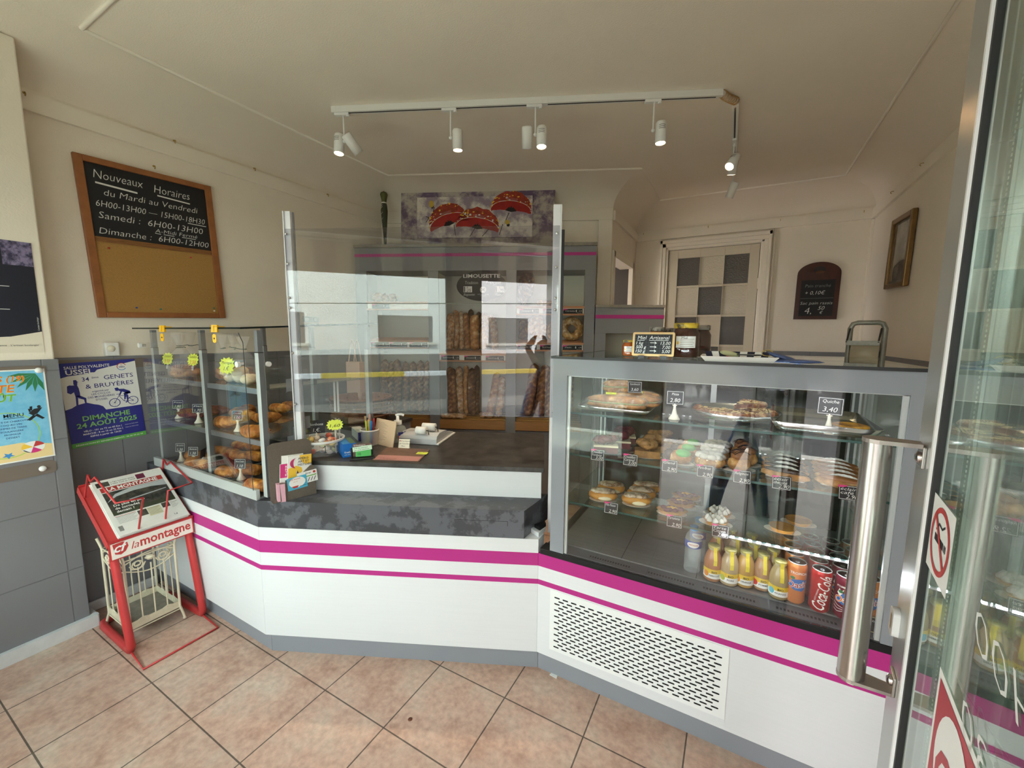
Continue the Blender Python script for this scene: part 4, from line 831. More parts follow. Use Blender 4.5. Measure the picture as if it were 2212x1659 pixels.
# the two tags on sticks standing in the tub, and their crumpled bags
def card_tag(name, label, cat, p, w, h, lines, deg, foot=0, star=False, tilt=8, border=True, sz=None, grp=None, mcol=None):
    """black price card (or neon star) facing deg; foot = height of its ivory cone, 0 for none; p = foot centre"""
    t = T(name, label, cat, p, R(deg), grp)
    if foot > .1: mb = MB(); mb.cyl(.0025, 0, foot+.006, CREAMW, None, 8); mb.build('stick', t)
    elif foot: mb = MB(); mb.lathe([(.021, 0), (.020, .003), (.010, foot*.35), (.005, foot*.75), (.0045, foot+.006), (0, foot+.008)], CREAMW, None, 20); mb.box(-.008, .008, -.003, .003, foot-.002, foot+.006, CREAMW); mb.build('foot', t)
    f = face((0, -.003, foot+.002), 0, tilt); mb = MB()
    if star:
        n = 14; pts = []; random.seed(len(label))
        for i in range(2*n): a = 2*PI*i/(2*n); k = 1 if i % 2 == 0 else .80+random.uniform(-.04, .04); pts.append((w*.5*k*math.copysign(abs(math.cos(a))**.75, math.cos(a)), h*.5+h*.5*k*math.copysign(abs(math.sin(a))**.75, math.sin(a))))
        mb.prism(pts, 0, .001, YEL, f)
    else:
        mb.box(-w/2, w/2, 0, h, 0, .0012, BOARD, f)
        if border: mb.line([(-w*.46, h*.06), (w*.46, h*.06), (w*.46, h*.94), (-w*.46, h*.94), (-w*.46, h*.06)], .0012, CHALK, f, .0015)
        if mcol: mb.poly([(-w/2, h), (-w*.15, h), (-w/2, h*.84)], PINKP, f, .0017)
    for s, y, z_, fit in lines:
        mb.text(s, z_*h, INK if star else CHALK, f, 0, y*h, .0019, 'C', -.004, .2, fit*w if fit else None, .012)
    mb.build('card', t); return t
pt = at_z(680, 945, TZ+.09)
card_tag('price_tag', 'black price card for sweets on a stick in the candy tub', 'price tag', (cb.x-.025, cb.y-.01, TZ+.016), .080, .066, [('Bonbons', .6, .28, .8), ('1,€', .14, .36, None)], 50, zv(685, 938, cb)-TZ-.016, border=False)
card_tag('price_tag', 'small crumpled neon yellow price star on a stick in the candy tub', 'price tag', (cb.x+.065, cb.y+.03, TZ+.012), .080, .056, [('1,60', .3, .38, .6)], 50, zv(725, 927, cb)-TZ-.012, star=True)
# tissue box, white box, card holder
def pbox(name, label, p, ang, w, d, h, m, deco=None, cat='box'):
    t = T(name, label, cat, p, R(ang)); mb = MB(); mb.box(-w/2, w/2, 0, d, 0, h, m)
    if deco: deco(mb, w, d, h)
    mb.build('carton', t, .0012); return t
def deco_blue(mb, w, d, h):
    f = face((-w/2, -.0006, 0)); mb.text('fresh', .014, PAPER, f, .006, .02, 0, 'L', .01); mb.text('soft white', .008, PAPER, f, .006, .010, 0)
    mb.box(w*.1, w/2+.0004, .002, d-.002, h, h+.0004, mat('box_green', '5E7A62', .5)); mb.box(-w/2, 0, .002, d-.002, h, h+.0004, BLUEP)
pbox('tissue_box', 'blue carton with green top behind the candy tub and card holder', at_z(752, 988, TZ)+V((0, .01, 0)), 62, .06, .13, .066, mat('box_blue', '1F6FC4', .4), deco_blue)
pbox('carton_box', 'low white carton with dark blue end between blue carton and pen cup', at_z(775, 955, TZ)+V((.0, .03, 0)), 62, .05, .17, .05, mat('box_white', 'D8DCD8', .5), lambda mb, w, d, h: mb.box(-w/2, w/2, -.0008, .012, 0, h, NAVY))
t = T('card_holder', 'black desk holder with brown and pale green business cards', 'card holder', at_z(783, 991, TZ), R(48))
mb = MB(); mb.box(-.058, .058, -.022, .03, 0, .008, BLACK); mb.box(-.05, .05, .008, .03, .008, .012, BLACK); mb.box(-.052, -.046, .0, .03, .008, .05, BLACK); mb.box(-.05, .05, .026, .03, .008, .05, BLACK); mb.build('holder', t, .001)
mb = MB(); f = face((-.043, .01, .011), 0, 12); mb.box(0, .085, 0, .060, -.008, 0, mat('card_brown', '6A4A40', .5), f); mb.text('La boulangerie', .009, PAPER, f, .006, .05, .0004); mb.build('brown_cards', t)
mb = MB(); f = face((-.03, .004, .011), 0, 12); mb.box(0, .07, 0, .04, 0, .004, mat('card_green', '4CB45A', .5), f); mb.text('10', .018, INK, f, .01, .006, .0045); mb.build('green_card', t)
mb = MB(); f = face((-.042, .001, .036), 0, 18); mb.box(0, .088, 0, .022, 0, .001, mat('card_mint', 'CFEAD2', .6), f @ Matrix.Rotation(R(5), 4, 'Z'))
for i, s in enumerate(('10 € de paiement', 'par carte minimum')): mb.text(s, .009, INK, f @ Matrix.Rotation(R(5), 4, 'Z'), .006, .012-.009*i, .0015, 'L', 0, .2)
mb.build('mint_note', t)
# pen cup and pens
pc = at_z(793, 962, TZ)+V((-.01, .03, 0)); rc = PW(19, pc); hc = zv(791, 928, pc)-TZ
t = T('pen_cup', 'clear cylindrical pen cup with white rim beside the kraft card', 'cup', pc)
mb = MB(); mb.lathe([(rc*.96, 0), (rc*.96, hc)], film('cup_plastic', 'C9CDD0', .35), None, 28, True, False); mb.cyl(rc*.96, 0, .003, PLW, None, 28); mb.build('cup', t)
mb = MB(); mb.lathe([(rc*.94, hc-.004), (rc*1.06, hc-.003), (rc*1.06, hc+.002), (rc*.94, hc+.002)], PLW, None, 28, True, False); mb.build('rim', t)
PEN = [('black ballpoint pen', '1C1C20', -.55, .2, .140), ('neon yellow highlighter', 'CDE35A', -.25, -.5, .128), ('orange pencil', 'F0B050', .05, -.3, .134), ('second black marker pen', '26262C', .1, .5, .145), ('light blue pen', '4FA8D8', .4, -.3, .130), ('dark blue pen', '2F6FB0', .62, -.2, .128), ('red capped marker', 'C4292C', .6, .35, .140), ('pink handled scissor grip pen', 'E0A898', -.35, .55, .158), ('wooden ruler', 'D8BC8C', -.75, .0, .148)]
for n_, c, ax, ay, L_ in PEN:
    p0 = V((pc.x+ax*rc*.5, pc.y+ay*rc*.4, TZ+.004)); p1 = V((pc.x+ax*rc*.85, pc.y+ay*rc*.6, TZ+.004+L_)); mb = MB()
    m_ = mat('pen_'+c, c, .35)
    if 'ruler' in n_: mb.box(-.006, .006, -.001, .001, 0, L_, m_)
    else: mb.lathe([(.0035, 0), (.0042, .01), (.0042, L_*.72), (.0052, L_*.73), (.0052, L_-.006), (.003, L_)], m_, None, 10)
    d = (p1-p0).normalized(); mb.box(.0035, .0055, -.0008, .0008, L_*.75, L_*.97, CHROME) if 'pen' in n_ and 'scissor' not in n_ else None
    single('ruler' if 'ruler' in n_ else 'pencil' if 'pencil' in n_ else 'pen', n_+' standing in the clear pen cup', 'ruler' if 'ruler' in n_ else 'pen', mb, Matrix.Translation(p0) @ d.to_track_quat('Z', 'Y').to_matrix().to_4x4(), 'pens in the cup')
# kraft card
p0 = at_z(848, 968, TZ); p1 = at_z(806, 957, TZ); hk_ = zv(846, 912, p0)-TZ
q = basis(p1, p0-p1, (0, .03, hk_)); L_ = (p0-p1).length; mb = MB(); mb.box(0, L_, 0, hk_, -.004, 0, mat('kraft_card', 'E3C4A2', .75), q)
for i in range(16): mb.rect(.015, .015+L_*(.35+.25*((i*7) % 5)/5), hk_*.86-i*hk_*.045, hk_*.86-i*hk_*.045+.0012, mat('faint_print', '8A7460', .8), q, .0003)
single('notice_card', 'kraft brown notice card standing between pen cup and hand gel bottle', 'card', mb)
# hand gel
pg = at_z(852, 955, TZ)+V((0, .03, 0)); rg = PW(17, pg)
t = T('hand_gel_bottle', 'clear pump bottle of hand gel behind the kraft card', 'bottle', pg); hb = zv(850, 917, pg)-TZ
mb = MB(); mb.lathe([(rg*.95, 0), (rg, .004), (rg, hb*.72), (rg*.8, hb*.88), (rg*.42, hb*.97), (rg*.42, hb)], film('gel_bottle', 'C9CFCB', .35, .12), None, 28); mb.build('bottle', t)
lb = MB(); lb.rect(-rg*.9, rg*.9, .02, hb*.62, NAVY, None, .0004); lb.text('SOAP', .02, PAPER, None, -.012, .05, .0008, 'L', .02); lb.rect(-rg*.9, rg*.9, .02, .04, REDP, None, .0006); wrap(lb, rg, TR((0, 0, 0), yaw_to_cam(pg)+.9)); lb.build('label', t)
mb = MB(); mb.lathe([(rg*.5, hb), (rg*.5, hb+.022), (rg*.22, hb+.024), (rg*.2, hb+.05), (0, hb+.05)], PLW, None, 20); f = TR((0, 0, 0), yaw_to_cam(pg)); mb.tube([(-.012, 0, hb+.052), (0, 0, hb+.056), (.02, 0, hb+.056), (.034, 0, hb+.05)], .0065, PLW, f, 10); mb.build('pump', t)
# printing calculator with two paper rolls
p0 = at_z(862, 957, TZ); p1 = at_z(943, 962, TZ); wd = (p1-p0).length
t = T('printing_calculator', 'grey printing calculator with two white paper rolls on the till counter', 'calculator', p0, math.atan2((p1-p0).y, (p1-p0).x)); CGR = mat('calculator_grey', 'B9BABC', .5); CDK = mat('calculator_dark', '8E9094', .5)
mb = MB(); prof = [(0, 0), (.27, 0), (.27, .016), (.17, .036), (.15, .052), (.05, .058), (.01, .046), (0, .03)]
mb.prism(prof, 0, wd, CGR, Matrix(((0, 0, 1, 0), (1, 0, 0, 0), (0, 1, 0, 0), (0, 0, 0, 1)))); mb.build('body', t, .003)
Mk = basis((.012, .168, .037), (1, 0, 0), (0, .10, -.02)); 
mb = MB(); mb.rect(0, wd-.024, 0, .098, CDK, Mk, .001); KB = mat('key_blue', '3E5C86', .5)
for i in range(6):
    for j in range(4): mb.box(.006+i*(wd-.036)/6, .006+i*(wd-.036)/6+(wd-.036)/6-.005, .006+j*.023, .024+j*.023, .001, .006, KB if j == 3 or i > 4 else PLW, Mk)
mb.build('keypad', t); mb = MB(); mb.text('Olymp', .012, INK, TR((.03, .06, .0585), 0)); mb.build('badge', t)
for (x, y, z, r, l, rz) in ((wd*.50, .075, .083, .021, .075, 0), (wd*.44, .018, .074, .021, .057, 0)):
    mb = MB(); mb.lathe([(.005, 0), (r, 0), (r, l), (.005, l)], PAPER, TR((x, y, z), 0, 0, R(90)), 26); mb.build('paper_roll', t); mb = MB(); mb.tube([(x-.004, y, z), (x+l+.012, y, z), (x+l+.012, y+.01, z-.03)], .003, BLACK); mb.build('roll_holder', t)
mb = MB(); mb.box(wd-.004, wd+.012, .0, .28, .002, .008, PLW); mb.build('side_tray', t)
# small handwritten card, desk mat, sticky note
pw = at_z(872, 969, TZ); q = face(pw, 22, 20); mb = MB(); mb.box(-.030, .030, 0, .05, 0, .0015, mat('card_cream', 'EFE6D2', .7), q)
for i, s in enumerate(('10 € de Paiement', 'par Carte Bancaire', 'Merci')): mb.text(s, .009, INK if i or 1 else REDP, q, -.026+.008*(i == 2)*1.5, .036-.013*i, .0018, 'L', 0, .2, None, .02)
mb.text('10', .0115, REDP, q, -.027, .036, .0021, 'L', .02); mb.box(-.03, .03, .0, .012, -.012, -.001, PLW, q)
single('message_card', 'small cream handwritten card standing in front of the printing calculator', 'card', mb)
cs = [at_z(*p, TZ) for p in ((804, 994), (905, 998), (929, 972), (836, 967))]
mb = MB(); o_ = cs[0]; q = basis(o_, cs[1]-cs[0], cs[3]-cs[0]); inv = q.inverted(); pl = [inv @ c for c in cs]
def rnd(pl, r=.008):
    out = []
    for i, p in enumerate(pl):
        a, b = pl[i-1], pl[(i+1) % len(pl)]; u = (a-p).normalized()*r; v = (b-p).normalized()*r
        for t_ in (0, .5, 1): out.append((p+u*(1-t_)**2+v*t_**2)[:2])
    return out
mb.prism(rnd(pl), 0, .003, mat('mat_brown', '7A5E50', .55, nz=(16, .5), col2='5E4236'), q)
m1 = pl[0].lerp(pl[3], .36); m2 = pl[1].lerp(pl[2], .36); mb.poly([(p.x, p.y) for p in (pl[0].lerp(m2, .03), pl[1].lerp(m1, .03), m2.lerp(m1, .02), m1.lerp(m2, .02))], mat('mat_pink', 'B98480', .6), q, .0033)
mb.text("L'huile goûte", .016, mat('mat_ink', '6A3A38', .7), q, .03, .022, .0037, 'L', .0, .25); mb.text('comme les copains', .011, mat('mat_ink', 'x'), q, .03, .006, .0037, 'L', 0, .25)
single('desk_mat', 'brown and pink printed desk mat lying on the till counter', 'mat', mb)
pn = at_z(898, 981, TZ+.0035); q = basis(pn, cs[1]-cs[0], cs[3]-cs[0]); mb = MB(); mb.box(0, .055, 0, .036, .0005, .0012, YEL, q)
for i in range(3): mb.text(('Merci de', 'vérifier votre', 'monnaie')[i], .0085, INK, q, .005, .026-.010*i, .0016, 'L', 0, .25)
single('sticky_note', 'yellow sticky note stuck on the corner of the brown desk mat', 'note', mb)
# brochure stand on the ledge
LZ = .7515; FELT = mat('taupe_felt', '6E645A', .8, nz=(150, .2), bump=(250, .4))
b0 = at_z(577, 1084, LZ)+V((.030, .004, 0)); bw = .182
t = T('brochure_stand', 'taupe felt leaflet stand leaning on the ledge beside the pastry case', 'leaflet stand', b0, R(72))
hB = (zv(572, 966, b0)-LZ)*1.06; F = face((0, .020, 0), 0, 2)
mb = MB(); n = [(0, 0), (bw, 0), (bw, hB*.9), (bw-.02, hB*.96), (.02, hB*.96), (0, hB*.92)]; mb.prism(n, -.004, 0, FELT, F); mb.box(0, bw, -.02, .022, 0, .003, FELT); mb.build('back_board', t, .001)
mb = MB(); pf = [(.03, 0), (bw, 0), (bw-.005, .135), (bw-.02, .14), (bw-.07, .10), (.05, .082), (.03, .085)]; mb.prism(pf, 0, .003, FELT, face((0, -.018, .003), 0, 1)); mb.box(bw-.004, bw, -.018, .022, 0, .10, FELT); mb.build('front_pocket', t, .0008)
mb = MB(); PKF = mat('pink_tissue', 'D8A4B4', .7, nz=(60, .2), stretch=(40, 1, 1)); mb.prism([(.02, -.016), (.05, -.026), (.05, .0), (.022, .014)], 0, .082, PKF); mb.build('pleated_side', t)
def leaflet(name, label, x, z0, w, h, off, deco, rot=-4, base=PAPER):
    q_ = t.M @ face((x, .015-off, z0), 0, 2) @ Matrix.Rotation(R(rot), 4, 'Z'); mb = MB()
    mb.box(0, w, 0, h, -.006, 0, base, q_); deco(mb, q_, w, h); single(name, label, 'leaflet', mb)
VIO = mat('leaf_violet', '3E3A86', .6); MAG = mat('leaf_magenta', 'C0366E', .6)
def d_apero(mb, q, w, h):
    mb.poly([(w*.02, h*.36), (w*.45, h*.44), (w*.62, h*.56), (w*.58, h*.66), (w*.35, h*.72), (w*.02, h*.66)], YB, q, .0004); mb.poly([(w*.5, h), (w, h), (w, h*.74), (w*.75, h*.74), (w*.6, h*.8), (w*.5, h*.92)], YB, q, .0004)
    mb.poly([(w*.10+h*.17*(1-.9*abs(math.cos(a)))*0+w*.26*(1-math.sin(a)) if False else w*(.36-.27*math.sin(a)), h*(.79+.14*math.cos(a))) for a in [PI*i/10 for i in range(11)]]+[(w*(.36-.13*math.sin(a)), h*(.79+.14*math.cos(a))) for a in [PI*(10-i)/10 for i in range(1, 10)]], MAG, q, .0008)
    for i, s in enumerate(('APÉRO', 'ART ET', 'HISTOIRE')): mb.text(s, .0145, mat('leaf_grey', '4A4A58', .7), q, w*.42, h*(.88-.085*i), .0012, 'L', .01)
    mb.rect(w*.22, w*.62, .0, h*.16, MAG, q, .0006); mb.line([(w*.3, 0), (w*.42, h*.2), (w*.55, h*.36)], .001, INK, q, .001)
    for x, y, a in ((.42, .50, 95), (.62, .44, 40), (.6, .28, 25), (.3, .3, 110), (.45, .14, 35), (.15, .12, 120)): c, s = math.cos(R(a)), math.sin(R(a)); mb.poly([(w*x+.016*c*u-.005*s*v, h*y+.016*s*u+.005*c*v) for u, v in ((-1, 0), (0, -1), (1, 0), (0, 1))], VIO, q, .001)
    for k in range(5): mb.line([(w*(.76+.05*i), h*(.36-.03*k)+(.0012 if i % 2 else -.0012)) for i in range(5)], .0016, MAG, q, .001)
def d_pink(mb, q, w, h):
    mb.rect(0, w, h*.5, h, PINKP, q, .0004)
    for i, s in enumerate(('REN', 'PAT', 'TER', 'ET S')): mb.text(s, .013, PAPER, q, w*.3, h*(.86-.1*i), .0008, 'L', .02)
    mb.rect(w*.3, w, 0, h*.4, mat('leaf_photo', '5A5A5E', .6, nz=(40, .6)), q, .0004)
leaflet('leaflet', 'white leaflet with yellow shapes, pink moon and blue leaves in the felt stand', .062, .03, .10, .168, .022, d_apero)
leaflet('leaflet', 'pink topped leaflet half hidden behind the pink moon leaflet', .034, .04, .07, .125, .013, d_pink)
leaflet('leaflet', 'plain white leaflet at the back of the felt stand, behind the pink topped one', .045, .05, .09, .15, .005, lambda mb, q, w, h: mb.line([(w*.1, h*.6), (w*.2, h*.6)], .003, OR, q, .0005), -3)
qf = t.M @ face((0, -.0195, .003), 0, 1)
def bcard(label, x, y, w, h, m, deco, z): mb = MB(); q_ = qf @ Matrix.Translation((x, y, z)) @ Matrix.Rotation(R(4), 4, 'Z'); mb.box(0, w, 0, h, 0, .001, m, q_); deco(mb, q_, w, h); single('business_card', label, 'card', mb)
def dc1(mb, q, w, h):
    mb.ell(w*.5, h*.55, w*.42, h*.42, PAPER, q, .0013); mb.text('REVE Souvenir', .008, REDP, q, w*.1, h*.78, .0017, 'L', .01); mb.text('chez nous', .005, REDP, q, w*.3, h*.6, .0017)
    mb.poly([(w*.2, h*.28), (w*.55, h*.28), (w*.48, h*.12), (w*.28, h*.12)], REDP, q, .0016); mb.rect(w*.6, w*.95, h*.16, h*.19, INK, q, .0016)
def dc2(mb, q, w, h):
    mb.rect(w*.42, w*.95, h*.52, h*.6, GREENP, q, .0013); mb.text('Elevage', .008, INK, q, w*.42, h*.78, .0014, 'L', .01); mb.ell(w*.86, h*.82, .006, .006, REDP, q, .0014, 10)
    for k in range(3): mb.line([(w*(.5+.15*k), h*.12), (w*(.6+.15*k), h*.42)], .003, mat('leaf_grey', 'x'), q, .0014)
bcard('white business card with green bar tucked on the right of the felt stand', .105, .058, .085, .055, PAPER, dc2, .004)
bcard('turquoise bordered business card with red basket on the felt stand', .062, .040, .082, .058, mat('card_turquoise', '4FB4D4', .5), dc1, .0055)
# ================================================================ breads on the wall shelf
BG = crust('baguette_crust', '6E4322', '9A6536', 'DDB27A', 9, .12); BGD = crust('dark_seed_crust', '3E2413', '5E3A1E', 'A87E4C', 9, .22); BGL = crust('floury_crust', '8A5A30', 'B98A55', 'E6CFA8', 8, .55); BGO = crust('golden_crust', '8A5426', 'BE8544', 'EAD0A0', 6, .1, 5)
def loaf(name, label, cat, p0, p1, r, m, seed=0, flat=.85, group=None, bend=.006, tip=.35):
    """a long loaf from p0 to p1: tapered, lumpy, with raised lips along slanting cuts"""
    p0, p1 = V(p0), V(p1); L_ = (p1-p0).length; n, k = 22, 14; vs = []
    for i in range(n+1):
        t = i/n; e = min(1, (min(t, 1-t)/.16)); rad = r*(tip+(1-tip)*math.sqrt(max(0, 1-(1-e)**2))) if 0 < i < n else r*.05
        ox = bend*math.sin(PI*t*1.3+seed)
        for j in range(k):
            a = 2*PI*j/k; d = noise.noise(V((math.cos(a)*1.2, math.sin(a)*1.2, t*L_*16))+V((seed*3.1, seed, 0)))*.16
            lip = .035*max(0, math.sin((t*L_/.055)*2*PI/1.6+a*1.0+seed))**3*(1 if math.sin(a) < .3 else 0)
            vs.append((rad*(1+d+lip)*math.cos(a)+ox, rad*flat*(1+d+lip)*math.sin(a), t*L_))
    mb = MB(); mb.add(vs, [(i*k+j, i*k+(j+1) % k, (i+1)*k+(j+1) % k, (i+1)*k+j) for i in range(n) for j in range(k)], m, None, True)
    d = (p1-p0).normalized(); M = Matrix.Translation(p0) @ d.to_track_quat('Z', 'Y').to_matrix().to_4x4()
    # keep the cut side towards the room
    return single(name, label, cat, mb, M, group)
def stand(bx_, by_, tx_, ty_, wpx, dpt, zf, m, label, group, seed, name='baguette', lean=.10):
    """standing loaf read off the picture: foot on the tray at height zf, leaning to the back panel"""
    b = on(*zz(bx_, by_), SO-SN*dpt, SN); t = on(*zz(tx_, ty_), SO-SN*(dpt+lean), SN); dz = zf-b.z; b = V((b.x, b.y, zf+.004)); r = PW(wpx*.2441/2, b)
    loaf(name, label, 'bread', b+V((0, 0, r*.1)), t, r, m, seed, .85, group)
g1, g2, g3, g4 = 'baguettes standing in the left bay', 'loaves standing on the middle shelf', 'dark loaves in the middle bay tray', 'loaves in the right bay tray'
LB = [(290, 290, 880, 72), (350, 345, 900, 60), (408, 400, 882, 68), (475, 480, 900, 62), (540, 548, 902, 66), (600, 612, 892, 66), (655, 668, 895, 54)]
for i, (b, t, ty, w_) in enumerate(LB): stand(b, 1375, t, ty, w_, .15+.03*(i % 2), .768, BG, f'brown baguette, {ORD[i]} from the left standing in the left bay of the bread shelf', g1, i)
MBR = [(875, 870, 475, 72, .12, BGL, 'broad floury loaf'), (925, 915, 447, 58, .17, BGL, 'tall floury loaf'), (972, 970, 458, 50, .19, BGL, 'slim floury loaf'), (1020, 1016, 470, 58, .13, BG, 'dark brown loaf'), (1055, 1055, 440, 54, .22, BGD, 'dark tall loaf at the back'), (1092, 1088, 488, 80, .11, BGO, 'broad golden loaf'), (1122, 1118, 462, 50, .22, BGD, 'dark loaf at the back'), (1172, 1172, 470, 72, .14, BGL, 'pale pinkish loaf'), (1268, 1242, 488, 66, .12, BGL, 'flour streaked loaf standing apart')]
for i, (b, t, ty, w_, dp, m_, n_) in enumerate(MBR): stand(b, 815, t, ty, w_, dp, 1.358, m_, f'{n_}, {ORD[i]} from left on the middle bay upper shelf', g2, 20+i, 'loaf', .07)
MLB = [(890, 868, 950, 72, .14, BG, 'brown baguette with pointed tip'), (918, 905, 965, 50, .19, BG, 'slim brown baguette'), (965, 955, 945, 66, .15, BGL, 'flour dusted brown baguette'), (1012, 1015, 933, 46, .12, BGO, 'golden edged baguette'), (1068, 1060, 960, 78, .11, BGD, 'very dark broad seeded loaf'), (1112, 1100, 935, 52, .15, BGD, 'dark seeded baguette'), (1222, 1285, 1000, 76, .13, BGO, 'striped golden loaf leaning right'), (1298, 1338, 1035, 66, .08, BGL, 'pale loaf with white crossed stripes')]
for i, (b, t, ty, w_, dp, m_, n_) in enumerate(MLB): stand(b, 1395, t, ty, w_, dp, .768, m_, f'{n_}, {ORD[i]} from the left in the middle bay lower tray', g3, 40+i)
RLB = [(1545, 1622, 920, 92, .13, BG, 'first long brown loaf leaning in the right bay tray'), (1590, 1660, 990, 74, .19, BG, 'brown loaf behind, between the two front loaves of the right bay tray'), (1655, 1722, 930, 92, .10, BG, 'second long brown loaf leaning in the right bay tray'), (1745, 1752, 945, 62, .14, BG, 'third brown loaf in the right bay tray, beside the screen post'), (1930, 1925, 900, 70, .14, BG, 'brown loaf at the right end of the right bay tray')]
for i, (b, t, ty, w_, dp, m_, n_) in enumerate(RLB): stand(b, 1400, t, ty, w_, dp, .768, m_, n_, g4, 60+i)
def sp(px, py, dpt): return on(*zz(px, py), SO-SN*dpt, SN)
def lying(name, label, x0, x1, y, wpx, dpt, m, zf, seed, flat=.8):
    a, b = sp(x0, y, dpt), sp(x1, y, dpt); r = PW(wpx*.2441/2, a); z = zf+r*.75; loaf(name, label, 'bread', (a.x, a.y, z), (b.x, b.y, z), r, m, seed, flat, None, .004, .45)
lying('flat_bread', 'pale flour dusted flat bread lying at the front of the middle bay tray', 785, 1015, 1400, 56, .05, BGL, .757, 80)
lying('baguette', 'golden baguette end lying at the front of the left bay tray', 205, 330, 1385, 34, .06, BGO, .757, 81)
for i, x in enumerate((1163, 1218)):
    p = sp(x, 1360, .09); mb = MB(); mb.blob(.036, .032, .028, BGL, None, .35, 3.5, 90+i); single('bread_roll', f'small knobbly floury roll, {"left" if i == 0 else "right"} one of two lying before the striped loaf', 'bread', mb, Matrix.Translation((p.x, p.y, .785)), 'small rolls in the middle bay')
p = sp(1540, 268, .20); t = sp(1545, 130, .24); mb = MB(); mb.blob(.076, .05, .16, BGD, None, .12, 2.4, 7, 24, 18); single('round_loaf', 'big dark crusted loaf standing upright on the right bay top shelf', 'bread', mb, Matrix.Translation((p.x, p.y, 1.770+.155)) @ Matrix.Rotation(R(8), 4, 'Y'))
lying('loaf', 'low golden loaf lying beside the big dark loaf on the right bay top shelf', 1635, 1790, 372, 62, .16, BGO, 1.758, 83)
mb = MB()
for x, y, s in ((-.055, -.01, .055), (.0, .045, .06), (.055, -.02, .05), (.01, -.06, .05), (.0, 0, .05)): mb.blob(s, .04, s*1.05, BGO, TR((x, 0, y)), .12, 2, x*50, 16, 12)
p = sp(1640, 615, .17); single('knotted_loaf', 'knobbly flower shaped loaf on the right bay middle shelf', 'bread', mb, Matrix.Translation((p.x, p.y, 1.455+.118)) @ Matrix.Rotation(SANG, 4, 'Z'))
a = sp(1512, 715, .22); b = sp(1515, 535, .25); loaf('loaf', 'brown loaf standing left behind the flower shaped loaf', 'bread', (a.x, a.y, 1.462), b, .040, BG, 84)
for nme, lab, px in (('crown_loaf', 'ring shaped crown loaf with flour swirls at the right end of the middle shelf', 1945),):
    p = sp(px, 618, .15); R1 = PW(70*.2441, p); r2 = PW(36*.2441, p); n, k = 36, 14; vs = []
    for i in range(n):
        A_ = 2*PI*i/n
        for j in range(k): a = 2*PI*j/k; d = 1+.14*noise.noise(V((math.cos(A_)*2.5+.3*math.cos(a), math.sin(A_)*2.5, a*.6)))+.06*math.sin(A_*9+a*2); vs.append(((R1+r2*d*math.cos(a))*math.cos(A_), r2*.8*d*math.sin(a), (R1+r2*d*math.cos(a))*math.sin(A_)))
    mb = MB(); mb.add(vs, [(i*k+j, i*k+(j+1) % k, ((i+1) % n)*k+(j+1) % k, ((i+1) % n)*k+j) for i in range(n) for j in range(k)], crust('crown_crust', '7A5228', 'B08A4E', 'E2CD9C', 5, .45, 6), None, True)
    single(nme, lab, 'bread', mb, Matrix.Translation((p.x, p.y, 1.456+R1+r2)) @ Matrix.Rotation(SANG, 4, 'Z') @ Matrix.Rotation(R(-6), 4, 'X'))
p = sp(1775, 640, .12); mb = MB(); mb.blob(.05, .045, .085, BGO, None, .1, 2, 9); single('loaf', 'rounded golden loaf half hidden behind the right screen post', 'bread', mb, Matrix.Translation((p.x, p.y, 1.456+.085)))
for i, (x, y, a) in enumerate(((225, 325, 20), (290, 330, -10), (345, 335, 30), (365, 345, 5))):
    p = sp(x, y, .10+.03*i); mb = MB(); mb.blob(.052, .035, .042, crust('cut_loaf_crust', '5A3418', 'B07B42', 'E8C890', 4, .1), None, .18, 2, i+3); single('loaf_piece', f'cut country loaf piece, {ORD[i]} from the left on the left bay top shelf', 'bread', mb, Matrix.Translation((p.x, p.y, 1.795+.03)) @ Matrix.Rotation(R(a), 4, 'Z'), 'cut loaf pieces')
# price labels slotted in the shelf edges
def plabel(px0, px1, py, z, s1, s2, lab, up=True):
    a, b = sh(*zz(px0, py), -.008), sh(*zz(px1, py), -.008); h = .040; w_ = b.x-a.x; q = SM @ face((a.x, -.0075, z-.062), 0, 0); mb = MB()
    mb.box(0, w_, 0, h, 0, .0012, BOARD, q); mb.poly([(0, h), (w_*.3, h), (0, h*.62)], PINKP, q, .0015)
    if s1: mb.text(s1, .017, CHALK, q, w_*.12, h*.42, .0018, 'L', -.004, .25, min(w_*.5, .011*len(s1)+.01), .012)
    x = w_*.68; d = 1 if up else -1; cy_ = h*.55; mb.poly([(x-.007, cy_), (x+.007, cy_), (x, cy_+.011*d)][::d], CHALK, q, .0018); mb.rect(x-.003, x+.003, min(cy_, cy_-.010*d), max(cy_, cy_-.010*d), CHALK, q, .0018)
    mb.text(s2, .016, CHALK, q, w_*.97, h*.42, .0018, 'R', -.002, .2, None, .01); mb.text('Prix au kg', .009, CHALK, q, w_*.95, h*.08, .0018, 'R', -.004, .2)
    single('price_label', 'black shelf edge label '+lab, 'price label', mb, None, 'shelf edge price labels')
plabel(178, 333, 400, 1.782, 'Bio', '3,25', 'with an arrow, alone on the left bay top shelf')
